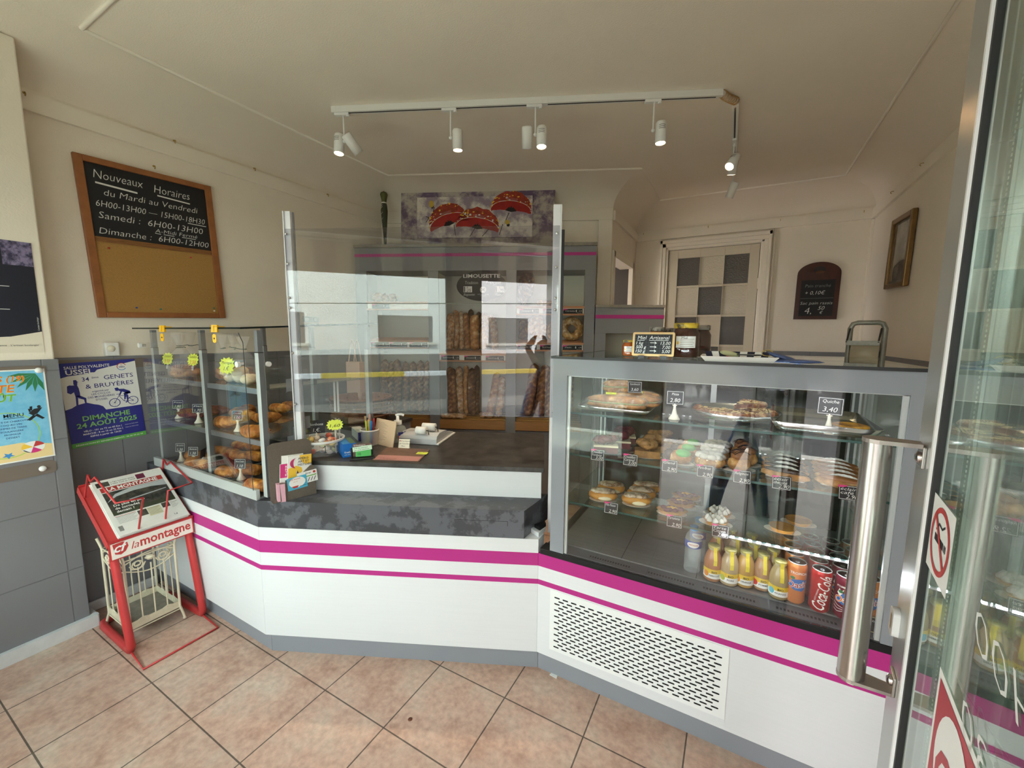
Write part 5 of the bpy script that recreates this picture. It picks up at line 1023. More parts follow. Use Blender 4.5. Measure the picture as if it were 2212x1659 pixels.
for px0, px1, py, z, s1, s2, lab, u in ((170, 330, 755, 1.453, 'Campagne', '2,15', 'leftmost on the left bay lower shelf', 1), (335, 490, 755, 1.453, 'Complet', '2,45', 'second on the left bay lower shelf', 0), (508, 668, 755, 1.453, 'Baguette de Campagne', '1,35', 'rightmost on the left bay lower shelf', 1),
    (790, 950, 870, 1.344, 'Limousin', '1,25', 'leftmost on the middle bay shelf', 0), (995, 1140, 870, 1.344, 'Limousette', '1,15', 'in the centre of the middle bay shelf', 1), (1185, 1345, 870, 1.344, 'Baguette de Campagne', '1,30', 'rightmost on the middle bay shelf', 0),
    (1483, 1655, 450, 1.745, 'Campagne', '2,15', 'leftmost on the right bay top shelf', 1), (1692, 1845, 450, 1.745, 'Complet', '2,45', 'second on the right bay top shelf, behind the screen post', 1), (1870, 2042, 450, 1.745, 'Céréales', '3,15', 'reading Céréales at the right end of the top shelf', 1),
    (1463, 1635, 775, 1.442, 'Seigle', '2,15', 'leftmost on the right bay lower shelf', 0), (1665, 1835, 775, 1.442, 'Pain de Marquisat', '2,30', 'second on the right bay lower shelf, behind the screen post', 1), (1865, 2035, 775, 1.442, 'Pain', '1,20', 'reading Pain at the right end of the lower shelf', 0)): plabel(px0, px1, py, z, s1, s2, lab, bool(u))
# oval limousette sign hanging in the middle bay
ov = [sp(*c, .02) for c in ((928, 235), (1372, 235), (1150, 103), (1150, 370))]; oc = (ov[0]+ov[1])/2; rx = (ov[1]-ov[0]).length/2; rz2 = (ov[2].z-ov[3].z)/2; oc.z = (ov[2].z+ov[3].z)/2
q = Matrix.Translation(oc) @ Matrix.Rotation(SANG, 4, 'Z') @ Matrix.Rotation(R(90), 4, 'X'); mb = MB(); mb.prism([(rx*math.cos(2*PI*i/48), rz2*math.sin(2*PI*i/48)) for i in range(48)], 0, .004, BOARD, q)
mb.text('LIMOUSETTE', rz2*.33, PAPER, q, 0, rz2*.55, .0045, 'C', .022, 0, rx*1.46); mb.text('Tradition', rz2*.30, CHALK, q, -rx*.66, rz2*.12, .0045, 'L', -.01, .25, rx*.52, .012); mb.text('Française', rz2*.30, CHALK, q, rx*.18, rz2*.12, .0045, 'L', -.01, .25, rx*.58, .012)
for x, s1, s2, s3 in ((-.72, '1', '15', 'Baguette'), (.55, '1', '70', 'Pain')): mb.rect(rx*x, rx*(x+.34), -rz2*.42, -rz2*.02, PAPER, q, .0045); mb.text(s1, rz2*.5, INK, q, rx*(x+.02), -rz2*.39, .005, 'L', .02); mb.text(',', rz2*.3, INK, q, rx*(x+.13), -rz2*.38, .005, 'L', .02); mb.text(s2, rz2*.26, INK, q, rx*(x+.175), -rz2*.38, .005, 'L', .01); mb.text('€', rz2*.16, INK, q, rx*(x+.13), -rz2*.16, .005); mb.text(s3, rz2*.22, CHALK, q, rx*(x+.0), -rz2*.64, .0045, 'L', -.005, .25)
mb.ell(0+rx*.06, -rz2*.25, rz2*.22, rz2*.22, CHALK, q, .0045); mb.line([(rx*.06-.012, -rz2*.25-.012), (rx*.06+.012, -rz2*.25+.012)], .004, BOARD, q, .005); mb.line([(rx*.06-.012, -rz2*.25+.012), (rx*.06+.012, -rz2*.25-.012)], .004, BOARD, q, .005); mb.text('MAÎTRE BOULANGER', rz2*.08, CHALK, q, rx*.06, -rz2*.58, .0045, 'C'); mb.text('DE FRANCE', rz2*.08, CHALK, q, rx*.06, -rz2*.67, .0045, 'C')
for s in (-.5, .5): mb.cyl(.0012, 0, .16, CHROME, Matrix.Translation(oc) @ Matrix.Rotation(SANG, 4, 'Z') @ TR((rx*s, 0, rz2*.8)))
single('hanging_sign', 'black oval bread sign with two white price squares hanging in the middle bay', 'sign', mb)

# painting and figure on top of the shelf
ZT = 2.2605
def tp(px, py, dpt): return on(px, py, SO-SN*dpt, SN)
b0 = SM.inverted() @ tp(867, 523, .20); b1 = SM.inverted() @ tp(1197, 520, .20); t0 = SM.inverted() @ tp(879, 421, .27); t1 = SM.inverted() @ tp(1200, 408, .27)
bl = SM @ V((b0.x, .19, ZT+.012)); br = SM @ V((b1.x, .19, ZT+.012)); tl = SM @ V((t0.x+.01, .225, t0.z+.01)); q = basis(bl, br-bl, tl-bl); pw_ = (br-bl).length; ph_ = (tl-bl).length
PT = T('painting', 'long purple canvas with red poppies leaning on top of the bread shelf', 'painting', bl, M=q)
CVP = mat('canvas_purple', '6E5A74', .6, nz=(5, 1, .44), col2='B9AFA6', bump=(30, .5)); CVW = mat('canvas_white', 'E0D8CE', .6, nz=(9, .5, .42), col2='9A8A98', bump=(30, .6)); PR = mat('poppy_red', 'B4241E', .45, nz=(20, .35)); PRD = mat('poppy_brown', '7E2A1C', .5, nz=(34, 1, .36), col2='B8402A'); PBK = mat('poppy_black', '1A1416', .5)
mb = MB(); mb.box(0, pw_, 0, ph_, -.016, .002, CVP); mb.build('canvas', PT, .001)
mb = MB(); mb.box(pw_*.11, pw_*.86, ph_*.16, ph_*.88, .002, .014, CVW); o = mb.build('inner_canvas', PT, .001); mb = MB()
def poppy(x, y, w, h, a, sd):
    Mx = TR((pw_*x, ph_*y, 0), R(a)); n = 22; W_ = pw_*w*.5; H_ = ph_*h; nz_ = lambda i, k: 1+.10*noise.noise(V((i*.55, k, sd)))
    top = [(W_*math.cos(PI*i/n), H_*(math.sin(PI*i/n)**.8*.86-.22)*nz_(i, 1)) for i in range(n+1)]; mid_ = [(p[0], H_*(math.sin(PI*i/n)**.9*.44-.20)*nz_(i, 2)) for i, p in enumerate(top)]; low = [(p[0]*.96, H_*(.10*math.sin(PI*i/n)-.26)*nz_(i, 3)) for i, p in enumerate(top)]
    for i in range(n): mb.poly([top[i], top[i+1], mid_[i+1], mid_[i]], PRD, Mx, .0152); mb.poly([mid_[i], mid_[i+1], low[i+1], low[i]], PR, Mx, .0152)
    random.seed(sd)
    for k in range(46): i = random.randrange(1, n); t_ = random.random(); c = V(top[i]).lerp(V(mid_[i]), t_); s = random.uniform(.003, .011); mb.poly([(c.x-s, c.y), (c.x, c.y-s*.6), (c.x+s*1.3, c.y+.002), (c.x+.002, c.y+s*.7)], YB if t_ < .55 else PAPER if k % 3 else PRD, Mx, .0157)
    for i in range(2, n-1): mb.line([mid_[i], mid_[i+1]], .0035, PAPER if i % 4 else YB, Mx, .0158)
    mb.poly([(-.05, low[n//2][1]-.004), (0, low[n//2][1]-.014), (.05, low[n//2][1]-.004), (.016, low[n//2][1]+.03), (.006, low[n//2][1]+.02), (0, low[n//2][1]+.042), (-.01, low[n//2][1]+.02), (-.02, low[n//2][1]+.03)], PBK, Mx, .0160)
    for k in range(9): mb.line([(-.04+.01*k, mid_[n//2][1]-.004), (-.046+.0115*k, mid_[n//2][1]+.022)], .0022, mat('stamen_grey', 'A8A4A0', .6), Mx, .0162)
poppy(.315, .47, .26, .46, 16, 1); poppy(.51, .40, .28, .44, -8, 2); poppy(.725, .69, .26, .42, -6, 3)
for pts in ([(.355, .38), (.365, .20)], [(.50, .36), (.46, .18)], [(.58, .30), (.54, .18)], [(.71, .58), (.69, .45)], [(.67, .38), (.65, .20)], [(.225, .70), (.21, .56)], [(.17, .44), (.19, .52), (.17, .54)]): mb.line([(a*pw_, b*ph_) for a, b in pts], .006, PBK, None, .0154)
for x, y in ((.205, .76), (.70, .42)): mb.ell(x*pw_, y*ph_, .022, .032 if x < .5 else .02, mat('bud_yellow', 'CDAE4A', .5), None, .0158, 10); mb.ell((x+.006)*pw_, (y-.05)*ph_, .014, .016, PBK, None, .0154, 10)
mb.ring(.16*pw_, .45*ph_, .03, .034, CVW, None, .0154); mb.build('poppies', o)
for i, s in enumerate((.07, .115, .80, .835)): mb = MB(); mb.tube([(pw_*s, -.010, .012), (pw_*s, .022, .012)], .005, mat('peg_wood', '7A4A34', .5)); mb.build('peg', PT)
pf = tp(832, 521, .20); FZ = zv(830, 391, pf)-ZT; F_ = T('wooden_figurine', 'slim carved figurine of a woman in dark green dress standing on the shelf top', 'figurine', (pf.x, pf.y, ZT)); k = FZ
DGR = mat('figure_green', '3A3F26', .5, nz=(8, .3)); OLV = mat('figure_olive', '5E6232', .5); SKN = mat('figure_skin', 'C9937A', .5); HR = mat('figure_hair', '6E4A34', .5)
mb = MB(); mb.lathe([(.003, 0), (.003, k*.04), (.010, k*.045), (.014, k*.20), (.024, k*.42), (.030, k*.56), (.026, k*.64), (.021, k*.675)], DGR, None, 20); mb.lathe([(.0215, k*.672), (.0225, k*.68), (.0215, k*.69)], CREAMW, None, 20)
for j, z in enumerate((.62, .54, .46, .39)): w_ = .010*(1-.13*j); l = [(w_*math.cos(t)*(1 if t < PI else -1)*1.0-(0 if t < PI else 0), k*z+(.018*(1-.1*j))*(1-t/PI)) for t in [PI*i/8*2 for i in range(9)]]; mb2 = MB(); mb2.tube([(x, 0, z_) for x, z_ in l], .0016, CREAMW, None, 6); [mb.v.append(0) for _ in ()]; wrap_ = [V((v.x, -(.031-.0012*j*3)*1.0+v.y, v.z)) for v in mb2.v]; mb.add(wrap_, mb2.f, CREAMW, None, True)
mb.build('skirt', F_); mb = MB(); mb.lathe([(.020, k*.685), (.024, k*.74), (.033, k*.80), (.026, k*.83), (.010, k*.838)], OLV, None, 20); mb.build('torso', F_)
mb = MB(); mb.lathe([(.009, k*.83), (.009, k*.855)], SKN, None, 14); mb.blob(.017, .018, .026, SKN, TR((0, 0, k*.90))); mb.blob(.003, .006, .006, SKN, TR((0, -.018, k*.898))); mb.box(-.006, .006, -.0185, -.016, k*.882, k*.885, REDP); [mb.blob(.0025, .002, .0015, PBK, TR((s*.007, -.0165, k*.91)), 0, 1, 0, 8, 6) for s in (-1, 1)]; mb.build('head', F_)
mb = MB(); mb.blob(.022, .021, .030, HR, TR((0, .006, k*.905))); mb.box(-.022, -.014, -.008, .012, k*.86, k*.91, HR); mb.box(.014, .022, -.008, .012, k*.86, k*.91, HR); mb.build('hair', F_)

# ================================================================ left case: pastries, bags, tags
TRAY = mat('tray_dark', '4A4C50', .35, .5); BRI = crust('brioche_crust', '6A3A18', 'B0702F', 'E2B066', 5, 0, 4); CRO = crust('croissant_crust', '7A4316', 'B8742C', 'E6B45E', 16, 0, 1.5, .2); PIZ = crust('topped_crust', '4A2A1E', '7A3A26', 'A88A3E', 10, 0, 8)
BF = film('bag_film', 'F2F2F4', .10, .12); TIE = mat('tie_green', '1F4A34', .5)
def bread_bag(x, y, z, r, h, m, label, seed):
    t = T('bread_bag', label, 'bread bag', (x, y, z), seed*.7, 'bagged brioches on the top shelf'); random.seed(seed)
    for k in range(7): mb = MB(); a = k*1.1+seed; q_ = r*.45 if k else 0; mb.blob(r*.42, r*.38, r*.36, m, TR((q_*math.cos(a), q_*math.sin(a)*.8, r*.34+r*.42*(k//4))), .12, 2, k+seed, 14, 10); mb.build('bun', t)
    mb = MB(); prof = [(r*.85, .002), (r, r*.3), (r*.95, h*.42), (r*.55, h*.58), (r*.14, h*.68), (r*.11, h*.72), (r*.35, h*.85), (r*.55, h)]
    n = 18; vs = []
    for i, (rr_, z_) in enumerate(prof):
        for j in range(n): a = 2*PI*j/n; k = 1+(.10 if i < 3 else .35)*noise.noise(V((math.cos(a)*2.2, math.sin(a)*2.2, z_*9+seed))); vs.append((rr_*k*math.cos(a), rr_*k*math.sin(a)*.8, z_))
    mb.add(vs, [(i*n+j, i*n+(j+1) % n, (i+1)*n+(j+1) % n, (i+1)*n+j) for i in range(len(prof)-1) for j in range(n)], BF, None, True); mb.build('bag', t)
    mb = MB(); mb.tube([(.012*math.cos(a), .010*math.sin(a), h*.70) for a in [2*PI*i/8 for i in range(9)]]+[(.035, -.012, h*.72), (.045, -.02, h*.70)], .0022, TIE, None, 6); mb.build('tie', t)
BAGS = [(352, .21, .060, .235, 'bagged brioches at the far left of the top shelf, by the left post'), (389, .22, .062, .25, 'bagged golden brioches left of the middle post, front one with wide crumpled neck'), (414, .33, .062, .25, 'bagged brioches behind, just left of the middle post'), (484, .36, .058, .235, 'bagged brown brioches just right of the middle post'), (508, .50, .055, .24, 'bagged brioche with tall narrow neck in the middle of the right half'), (530, .50, .055, .23, 'bagged chocolate brioche at the right end of the top shelf')]
for i, (px, dy, r, h, lab) in enumerate(BAGS): p = at_y(px, 800, 1.0+dy*.5); bread_bag(max(p.x, -2.74), p.y, 1.252, r, h, BRI if i != 5 else PIZ, lab, i+1)
MER = mat('meringue', 'EAD9B4', .55, nz=(20, .15)); p = at_y(525, 815, 1.13); t = T('meringue_bag', 'low clear bag of cream meringues at the front right of the top shelf', 'bread bag', (p.x, p.y, 1.252)); random.seed(3)
for k in range(9): mb = MB(); mb.blob(.032, .03, .024, MER, TR((-.10+.035*(k % 6)+.01, random.uniform(-.03, .04), .024+.03*(k > 5))), .2, 3, k, 12, 8); mb.build('meringue', t)
mb = MB(); mb.blob(.135, .07, .045, BF, TR((0, 0, .042)), .22, 3.2, 5, 24, 12, -.04); mb.build('bag', t)
for k, (px, py, l1, l2, lab, w_) in enumerate(((362, 775, 'Tarte Laurent', '3,50', 'neon yellow star card at the far left of the pastry case top shelf', .085), (417, 777, 'Sablés', '3,50', 'neon yellow star card beside the middle post, price in orange', .08), (490, 790, 'Meringue', '1,€', 'neon yellow star card reading Meringue', .10))):
    p = at_y(px, py, 1.05); f = face(p, 12, 10); mb = MB(); n = 13; pts = []
    for i in range(2*n): a = 2*PI*i/(2*n); kk = 1 if i % 2 == 0 else .78; pts.append((w_*.5*kk*math.copysign(abs(math.cos(a))**.7, math.cos(a)), w_*.42*kk*math.copysign(abs(math.sin(a))**.7, math.sin(a))))
    mb.prism(pts, 0, .001, YEL, f); mb.text(l1, .02, INK, f, 0, .008, .0014, 'C', -.004, .15, w_*.62, .015); mb.text(l2, .026, INK if k == 2 else OR, f, 0, -.022, .0014, 'C', 0, .2, None, .012)
    mb.box(-.006, .006, -.055, -.02, -.004, -.001, film('clear_clip', 'F0F0F0', .3), f); single('star_card', lab, 'price card', mb, None, 'neon star cards')
for k, (px, lab) in enumerate(((353, 'yellow clip with hanging tag on the glass top edge, left one'), (466, 'yellow clip with hanging tag on the glass top edge, right one'))):
    p = at_y(px, 716, .955); t = T('clip', lab, 'clip', (p.x, .955, 1.519)); mb = MB(); mb.prism([(-.018, -.02), (.016, -.02), (.018, .012), (-.014, .012)], -.004, .004, YELP, face((0, -.003, .004), 15)); mb.box(-.016, .016, -.006, .03, .007, .011, YELP); mb.line([(.0, -.016), (.002, .008)], .002, INK, face((0, -.0075, .004), 15)); mb.build('clip_body', t, .001)
    mb = MB(); f = face((.004, -.008, -.042), 15); mb.prism([(.0105*math.cos(a), .008+.0105*math.sin(a) if math.sin(a) > 0 else -.010+.0105*math.sin(a)) for a in [2*PI*i/16 for i in range(16)]], 0, .002, YELP, f); mb.poly([(0, -.006), (.005, -.001), (0, .004), (-.005, -.001)], INK, f, .0024); mb.build('hanging_tag', t)
def tag_at(px, py, z, l1, l2, lab, deg=28, w=.055, h=.05): return card_tag('price_tag', lab, 'price tag', at_z(px, py, z), w, h, [(l1, .66, .24, .72), (l2, .16, .40, None)], deg, .052, grp='cone footed price tags')
ZM, ZB = 1.0125, .776
tag_at(387, 903, ZM, 'Pizza', '1,80', 'price tag on ivory cone, left one on the middle pastry shelf', 40); tag_at(430, 913, ZM, 'Flan', '1,70', 'price tag on ivory cone beside the middle post, middle pastry shelf', 40); tag_at(515, 931, ZM, 'Croissant', '1,00', 'price tag on ivory cone reading Croissant 1,00')
tag_at(392, 996, ZB, 'Brioche', '1,30', 'price tag on ivory cone, leftmost on the bottom tray'); tag_at(420, 1005, ZB, 'Suisse', '1,30', 'price tag on ivory cone, second from left on the bottom tray'); tag_at(441, 1010, ZB, 'Raisin', '1,30', 'price tag on ivory cone seen edge on beside the middle post', -48); tag_at(521, 1035, ZB, 'Pain au Chocolat', '1,10', 'price tag on ivory cone reading Pain au Chocolat 1,10')
def ptray(x0, x1, y0, y1, z, lab, m=TRAY): mb = MB(); mb.box(x0, x1, y0, y1, z, z+.004, m); [mb.box(*b, z, z+.014, m) for b in ((x0, x1, y0, y0+.004), (x0, x1, y1-.004, y1), (x0, x0+.004, y0, y1), (x1-.004, x1, y0, y1))]; return single('tray', lab, 'tray', mb, None, None, .001)
ptray(-2.79, -2.36, 1.05, 1.60, .763, 'dark metal tray on the left of the pastry case bottom'); ptray(-2.29, -1.88, 1.05, 1.60, .763, 'dark metal tray on the right of the pastry case bottom')
def croissant(name, label, p, rz, m, L_=.15, r=.034, grp=None, curl=1.1, s=0):
    vs = []; n, k = 24, 12
    for i in range(n+1):
        t = i/n*2-1; a = t*curl; rad = max(.004, r*(1-abs(t)**2.2)*(1+.10*abs(math.sin(i*PI/3.4)))); cx_ = L_*.5*math.sin(a)/math.sin(curl); cy_ = L_*.25*(1-math.cos(a))
        for j in range(k): b = 2*PI*j/k; d = 1+.06*noise.noise(V((i*.5, j*.7, s))); vs.append((cx_+rad*d*math.cos(b)*math.sin(a)*.6, cy_+rad*d*math.cos(b), r*.85+rad*d*math.sin(b)*.9))
    mb = MB(); mb.add(vs, [(i*k+j, i*k+(j+1) % k, (i+1)*k+(j+1) % k, (i+1)*k+j) for i in range(n) for j in range(k)], m, None, True); return single(name, label, 'pastry', mb, TR(p, rz), grp)
for i, (px, py, rz, lab) in enumerate(((482, 915, .3, 'front croissant left of the Croissant price tag'), (545, 935, .5, 'front croissant at the right end by the case corner'), (528, 900, .2, 'croissant in the second row behind the Croissant tag'), (575, 905, .9, 'croissant seen through the side pane beside the frosted squares'), (600, 885, .4, 'rear croissant seen through the side pane'), (690, 870, .4, 'croissant behind the lower edge of the acrylic screen'))):
    p = at_z(px, py, ZM+.02); croissant('croissant', lab, (min(p.x, -1.92), min(p.y, 1.56), 1.011), rz, CRO, .15, .034, 'croissants on the middle pastry shelf', 1.1, i)
for i, (px, py, lab) in enumerate(((474, 905, 'round brown roll, left of the two behind the croissants'), (495, 898, 'round brown roll, right of the two behind the croissants'))):
    p = at_z(px, py-8, ZM+.03); mb = MB(); mb.blob(.05, .045, .032, BRI, None, .08, 2, i); single('bread_roll', lab, 'pastry', mb, Matrix.Translation((p.x, min(p.y+.10, 1.55), 1.011+.031)))
for i, (px, py, lab) in enumerate(((380, 880, 'topped slice loaf with green and red filling, rear left of the middle shelf'), (355, 893, 'topped slice loaf by the left post, middle shelf'), (412, 895, 'topped slice loaf between the two left price tags'))):
    p = at_z(px, py, ZM+.02); mb = MB(); mb.blob(.11, .045, .028, PIZ, None, .2, 4, i, 22, 10); single('topped_loaf', lab, 'pastry', mb, TR((max(min(p.x, -2.45), -2.72), min(p.y+.06, 1.55), 1.011+.029), .15), 'topped slice loaves')
for i, (px, py, lab) in enumerate(((487, 1020, 'pain au chocolat at the front left of the right bottom tray'), (535, 1015, 'pain au chocolat behind the Pain au Chocolat price tag'), (550, 1048, 'pain au chocolat at the front right corner of the bottom tray'), (515, 985, 'pain au chocolat in the second row of the bottom tray'), (545, 985, 'pain au chocolat at the rear right of the bottom tray'))):
    p = at_z(px, py, .80); loaf('pain_au_chocolat', lab, 'pastry', (p.x-.05, p.y, .80), (p.x+.06, p.y+.02, .80), .036, CRO, i, .75, 'pains au chocolat on the bottom tray', .0, .7)
for i, (px, py, lab, L_) in enumerate(((400, 975, 'long golden viennoise loaf at the left of the bottom tray', .2), (425, 998, 'golden viennoise loaf behind the left cone tags', .16), (395, 950, 'dark long loaf at the rear left of the bottom tray', .25), (420, 935, 'dark brown loaf along the back of the bottom tray', .25))):
    p = at_z(px, py, .81); loaf('viennoise_loaf', lab, 'pastry', (max(p.x-L_/2, -2.76), min(p.y, 1.54), .80), (min(max(p.x-L_/2, -2.76)+L_, -2.38), min(p.y, 1.54)+.02, .80), .035, BRI, i+9, .8, 'viennoise loaves on the bottom tray')
# low things behind the case by the wall: bread basket and paper bag
p = at_y(735, 850, 1.95); WK = mat('wicker', '8A5E40', .6, nz=(70, .5), bump=(60, .8)); mb = MB(); mb.lathe([(.16, 0), (.185, .02), (.20, .15), (.205, .155), (.195, .158), (.18, .02), (0, .015)], WK, None, 32, True, False)
for k in range(20): a = 2*PI*k/20; mb.tube([(.187*math.cos(a), .187*math.sin(a), .02), (.203*math.cos(a), .203*math.sin(a), .155)], .005, WK, None, 6)
for z in (.045, .075, .105, .135): mb.tube([((.189+.014*z/.15+.004*(-1)**i)*math.cos(2*PI*i/40), (.189+.014*z/.15+.004*(-1)**i)*math.sin(2*PI*i/40), z) for i in range(40)], .008, WK, None, 6, True)
mb.tube([(.203*math.cos(2*PI*i/40), .203*math.sin(2*PI*i/40), .158) for i in range(40)], .009, WK, None, 8, True)
BZ = .90; mb2 = MB(); single('wicker_basket', 'brown wicker bread basket behind the pastry case, seen through the screen', 'basket', mb, Matrix.Translation((-2.30, 1.98, BZ)))
mb = MB(); mb.box(-2.955, -2.05, 1.78, 2.2, 0, .895, GREY); mb.box(-2.96, -2.04, 1.77, 2.21, .875, .8985, SLATED); single('back_counter', 'low grey back counter holding the wicker basket behind the pastry case', 'counter', mb)
t = T('paper_bag', 'pinkish paper carrier bag with tall handles behind the pastry case', 'bag', (-2.13, 2.03, BZ), .3) if False else None
PBG = mat('bag_paper', 'D3B8A6', .7); p = at_y(762, 800, 2.08); t = T('paper_bag', 'pinkish paper carrier bag with tall handles on the back counter', 'bag', (p.x, 2.08, BZ), .2)
mb = MB(); mb.prism([(-.06, 0), (.06, 0), (.06, .06), (-.06, .06)], 0, zv(762, 782, (p.x, 2.08))-BZ, PBG); mb.build('bag', t, .002)
hb_ = zv(762, 735, (p.x, 2.08))-BZ; h0 = zv(762, 782, (p.x, 2.08))-BZ
for y in (.002, .058): mb = MB(); mb.tube([(-.035, y, h0-.01), (-.012, y, hb_-.02), (0, y, hb_), (.012, y, hb_-.02), (.035, y, h0-.01)], .004, PBG); mb.build('handle', t)
# ================================================================ right case: savouries, pastries, drinks
Z1, Z2, Z3, ZD = 1.1805, 1.0005, .7855, .598
SIL = mat('foil_silver', 'D8DADC', .18, 1); CLR = film('clear_wrap', 'F6F6F8', .14, .08)
def dish(name, lab, p, rx, ry, h, m, rnd_=True, rz=0):
    mb = MB(); M = TR(p, rz)
    if rnd_: mb.lathe([(0, .002), (rx*.86, .002), (rx*.90, .006), (rx, h), (rx*.985, h+.001), (rx*.88, .008)], m, M @ Matrix.Diagonal((1, ry/rx, 1, 1)), 40)
    else:
        o = [(-rx, -ry), (rx, -ry), (rx, ry), (-rx, ry)]
        def rr(k, z, r_=.03): 
            out = []
            for (x, y) in [(1, 1), (-1, 1), (-1, -1), (1, -1)]:
                for a in range(0, 91, 30): b = R(a+{(1, 1): 0, (-1, 1): 90, (-1, -1): 180, (1, -1): 270}[(x, y)]); out.append((x*(rx*k-r_)+r_*math.cos(b), y*(ry*k-r_)+r_*math.sin(b), z))
            return out
        L_ = [rr(.86, .002), rr(.90, .006), rr(1, h), rr(.985, h+.001), rr(.89, .008), rr(.80, .006)]; n = len(L_[0]); vs = [v for l in L_ for v in l]
        mb.add(vs, [(i*n+j, i*n+(j+1) % n, (i+1)*n+(j+1) % n, (i+1)*n+j) for i in range(len(L_)-1) for j in range(n)]+[tuple(range(n))[::-1], tuple(range((len(L_)-1)*n, len(L_)*n))], m, M, True)
    return single(name, lab, 'tray', mb)
dish('serving_tray', 'rectangular silver tray under the wrapped sandwiches', (-.44, 1.84, Z1), .155, .19, .022, SIL, False)
SW = crust('sandwich_crust', '8A5A2C', 'C08A4C', 'E8C892', 6, .3, 4); SALAD = mat('salad_green', '7A9A4A', .6, nz=(40, .5), col2='C8B88A')
for i, (x, y, z, a, lab) in enumerate(((-.44, 1.73, 0, .05, 'wrapped baguette sandwich at the front of the silver tray'), (-.40, 1.83, 0, -.05, 'wrapped baguette sandwich in the middle of the silver tray'), (-.42, 1.93, .0, .08, 'wrapped baguette sandwich at the back of the silver tray'), (-.47, 1.87, .052, .2, 'wrapped sandwich lying on top of the others, price sticker on it'))):
    t = T('sandwich', lab, 'sandwich', (x, y, Z1+.012+z), a, 'wrapped baguette sandwiches'); L_ = .25 if i < 3 else .14
    for nm, m_, zz0, sx_ in (('top_crust', SW, .036, 1), ('bottom_crust', SW, .014, 1), ('filling', SALAD, .026, .96)): mb = MB(); mb.blob(L_/2*sx_, .036*sx_, .020 if nm != 'filling' else .012, m_, TR((0, 0, zz0)), .07, 3, i, 24, 10, None, .6); mb.build(nm, t)
    mb = MB(); mb.blob(L_/2+.012, .042, .032, CLR, TR((0, 0, .031)), .05, 4, i, 24, 10, -.030, .6); mb.build('wrap', t)
    mb = MB(); q = TR((-.02+.05*(i == 1), -.012, .0645), .2, R(8)); mb.rect(-.022, .022, -.016, .016, YEL, q); mb.text('3,60', .012, INK, q, -.016, -.004, .0005); mb.build('sticker', t)
card_tag('price_tag', 'black price card reading Sandwich 3,60 stuck among the sandwiches', 'price tag', (-.375, 1.78, Z1+.075), .058, .05, [('Sandwich', .68, .24, .7), ('3,60', .18, .36, None)], 12, 0)
card_tag('price_tag', 'price tag on ivory cone reading Pizza 2,80 between sandwiches and pizza', 'price tag', at_z(1456, 905, Z1), .062, .054, [('Pizza', .68, .24, None), ('2,80', .18, .40, None)], 8, .055, grp='cone footed price tags')
card_tag('price_tag', 'price tag on ivory cone reading Quiche 3,40 in the deep silver tray', 'price tag', at_z(1788, 936, Z1+.006), .068, .058, [('Quiche', .68, .26, None), ('3,40', .18, .40, None)], -16, .06, grp='cone footed price tags')
dish('serving_dish', 'round silver dish under the pizza slices', (.005, 1.86, Z1), .165, .165, .028, SIL)
PZ = crust('pizza_top', '4A2816', '8A5428', 'E6CE9A', 14, .25, 9)
t = T('pizza', 'cut pizza with grated cheese on the round silver dish', 'pizza', (.005, 1.86, Z1+.008)); 
for k, (a0, a1, z) in enumerate(((-25, 65, 0), (170, 260, 0), (262, 330, 0), (40, 75, .022))):
    mb = MB(); n = 12; r = .142; pts = [(0, 0)]+[(r*math.cos(R(a0+(a1-a0)*i/n)), r*math.sin(R(a0+(a1-a0)*i/n))) for i in range(n+1)]; mb.prism(pts, z, z+.018, PZ); random.seed(k)
    for i in range(46): a = R(random.uniform(a0+4, a1-4)); rr_ = r*math.sqrt(random.uniform(.05, .95)); b = random.uniform(0, PI); mb.box(-.008, .008, -.0012, .0012, 0, .0024, mat('cheese_shred', 'E2C98E', .5), TR((rr_*math.cos(a), rr_*math.sin(a), z+.0185+random.uniform(0, .006)), b, random.uniform(-.4, .4)))
    for i in range(n+1): a = R(a0+(a1-a0)*i/n); mb.blob(.018, .016, .013, PZ, TR((r*.95*math.cos(a), r*.95*math.sin(a), z+.014)), .2, 3, i, 8, 6)
    mb.build('slice', t)
CTR = glass('clear_tray', 'F2F4F8', 1.5, .05, 2.2)
dish('serving_tray', 'deep silver rectangular tray with rounded corners holding a quiche', (.270, 1.81, Z1), .150, .185, .035, SIL, False)
t = T('quiche', 'browned yellow quiche in a foil case in the deep silver tray', 'quiche', (.352, 1.735, Z1+.006)); mb = MB(); mb.lathe([(.040, 0), (.052, .018), (.054, .019), (.051, .016)], SIL, None, 44); mb.build('foil_case', t)
mb = MB(); QY = mat('quiche_yellow', 'E2A83A', .5, nz=(26, 1, .40), col2='7A4A20'); mb.lathe([(.051, .015), (.050, .022), (.044, .024), (.03, .021), (0, .022)], QY, None, 28); mb.build('filling', t)
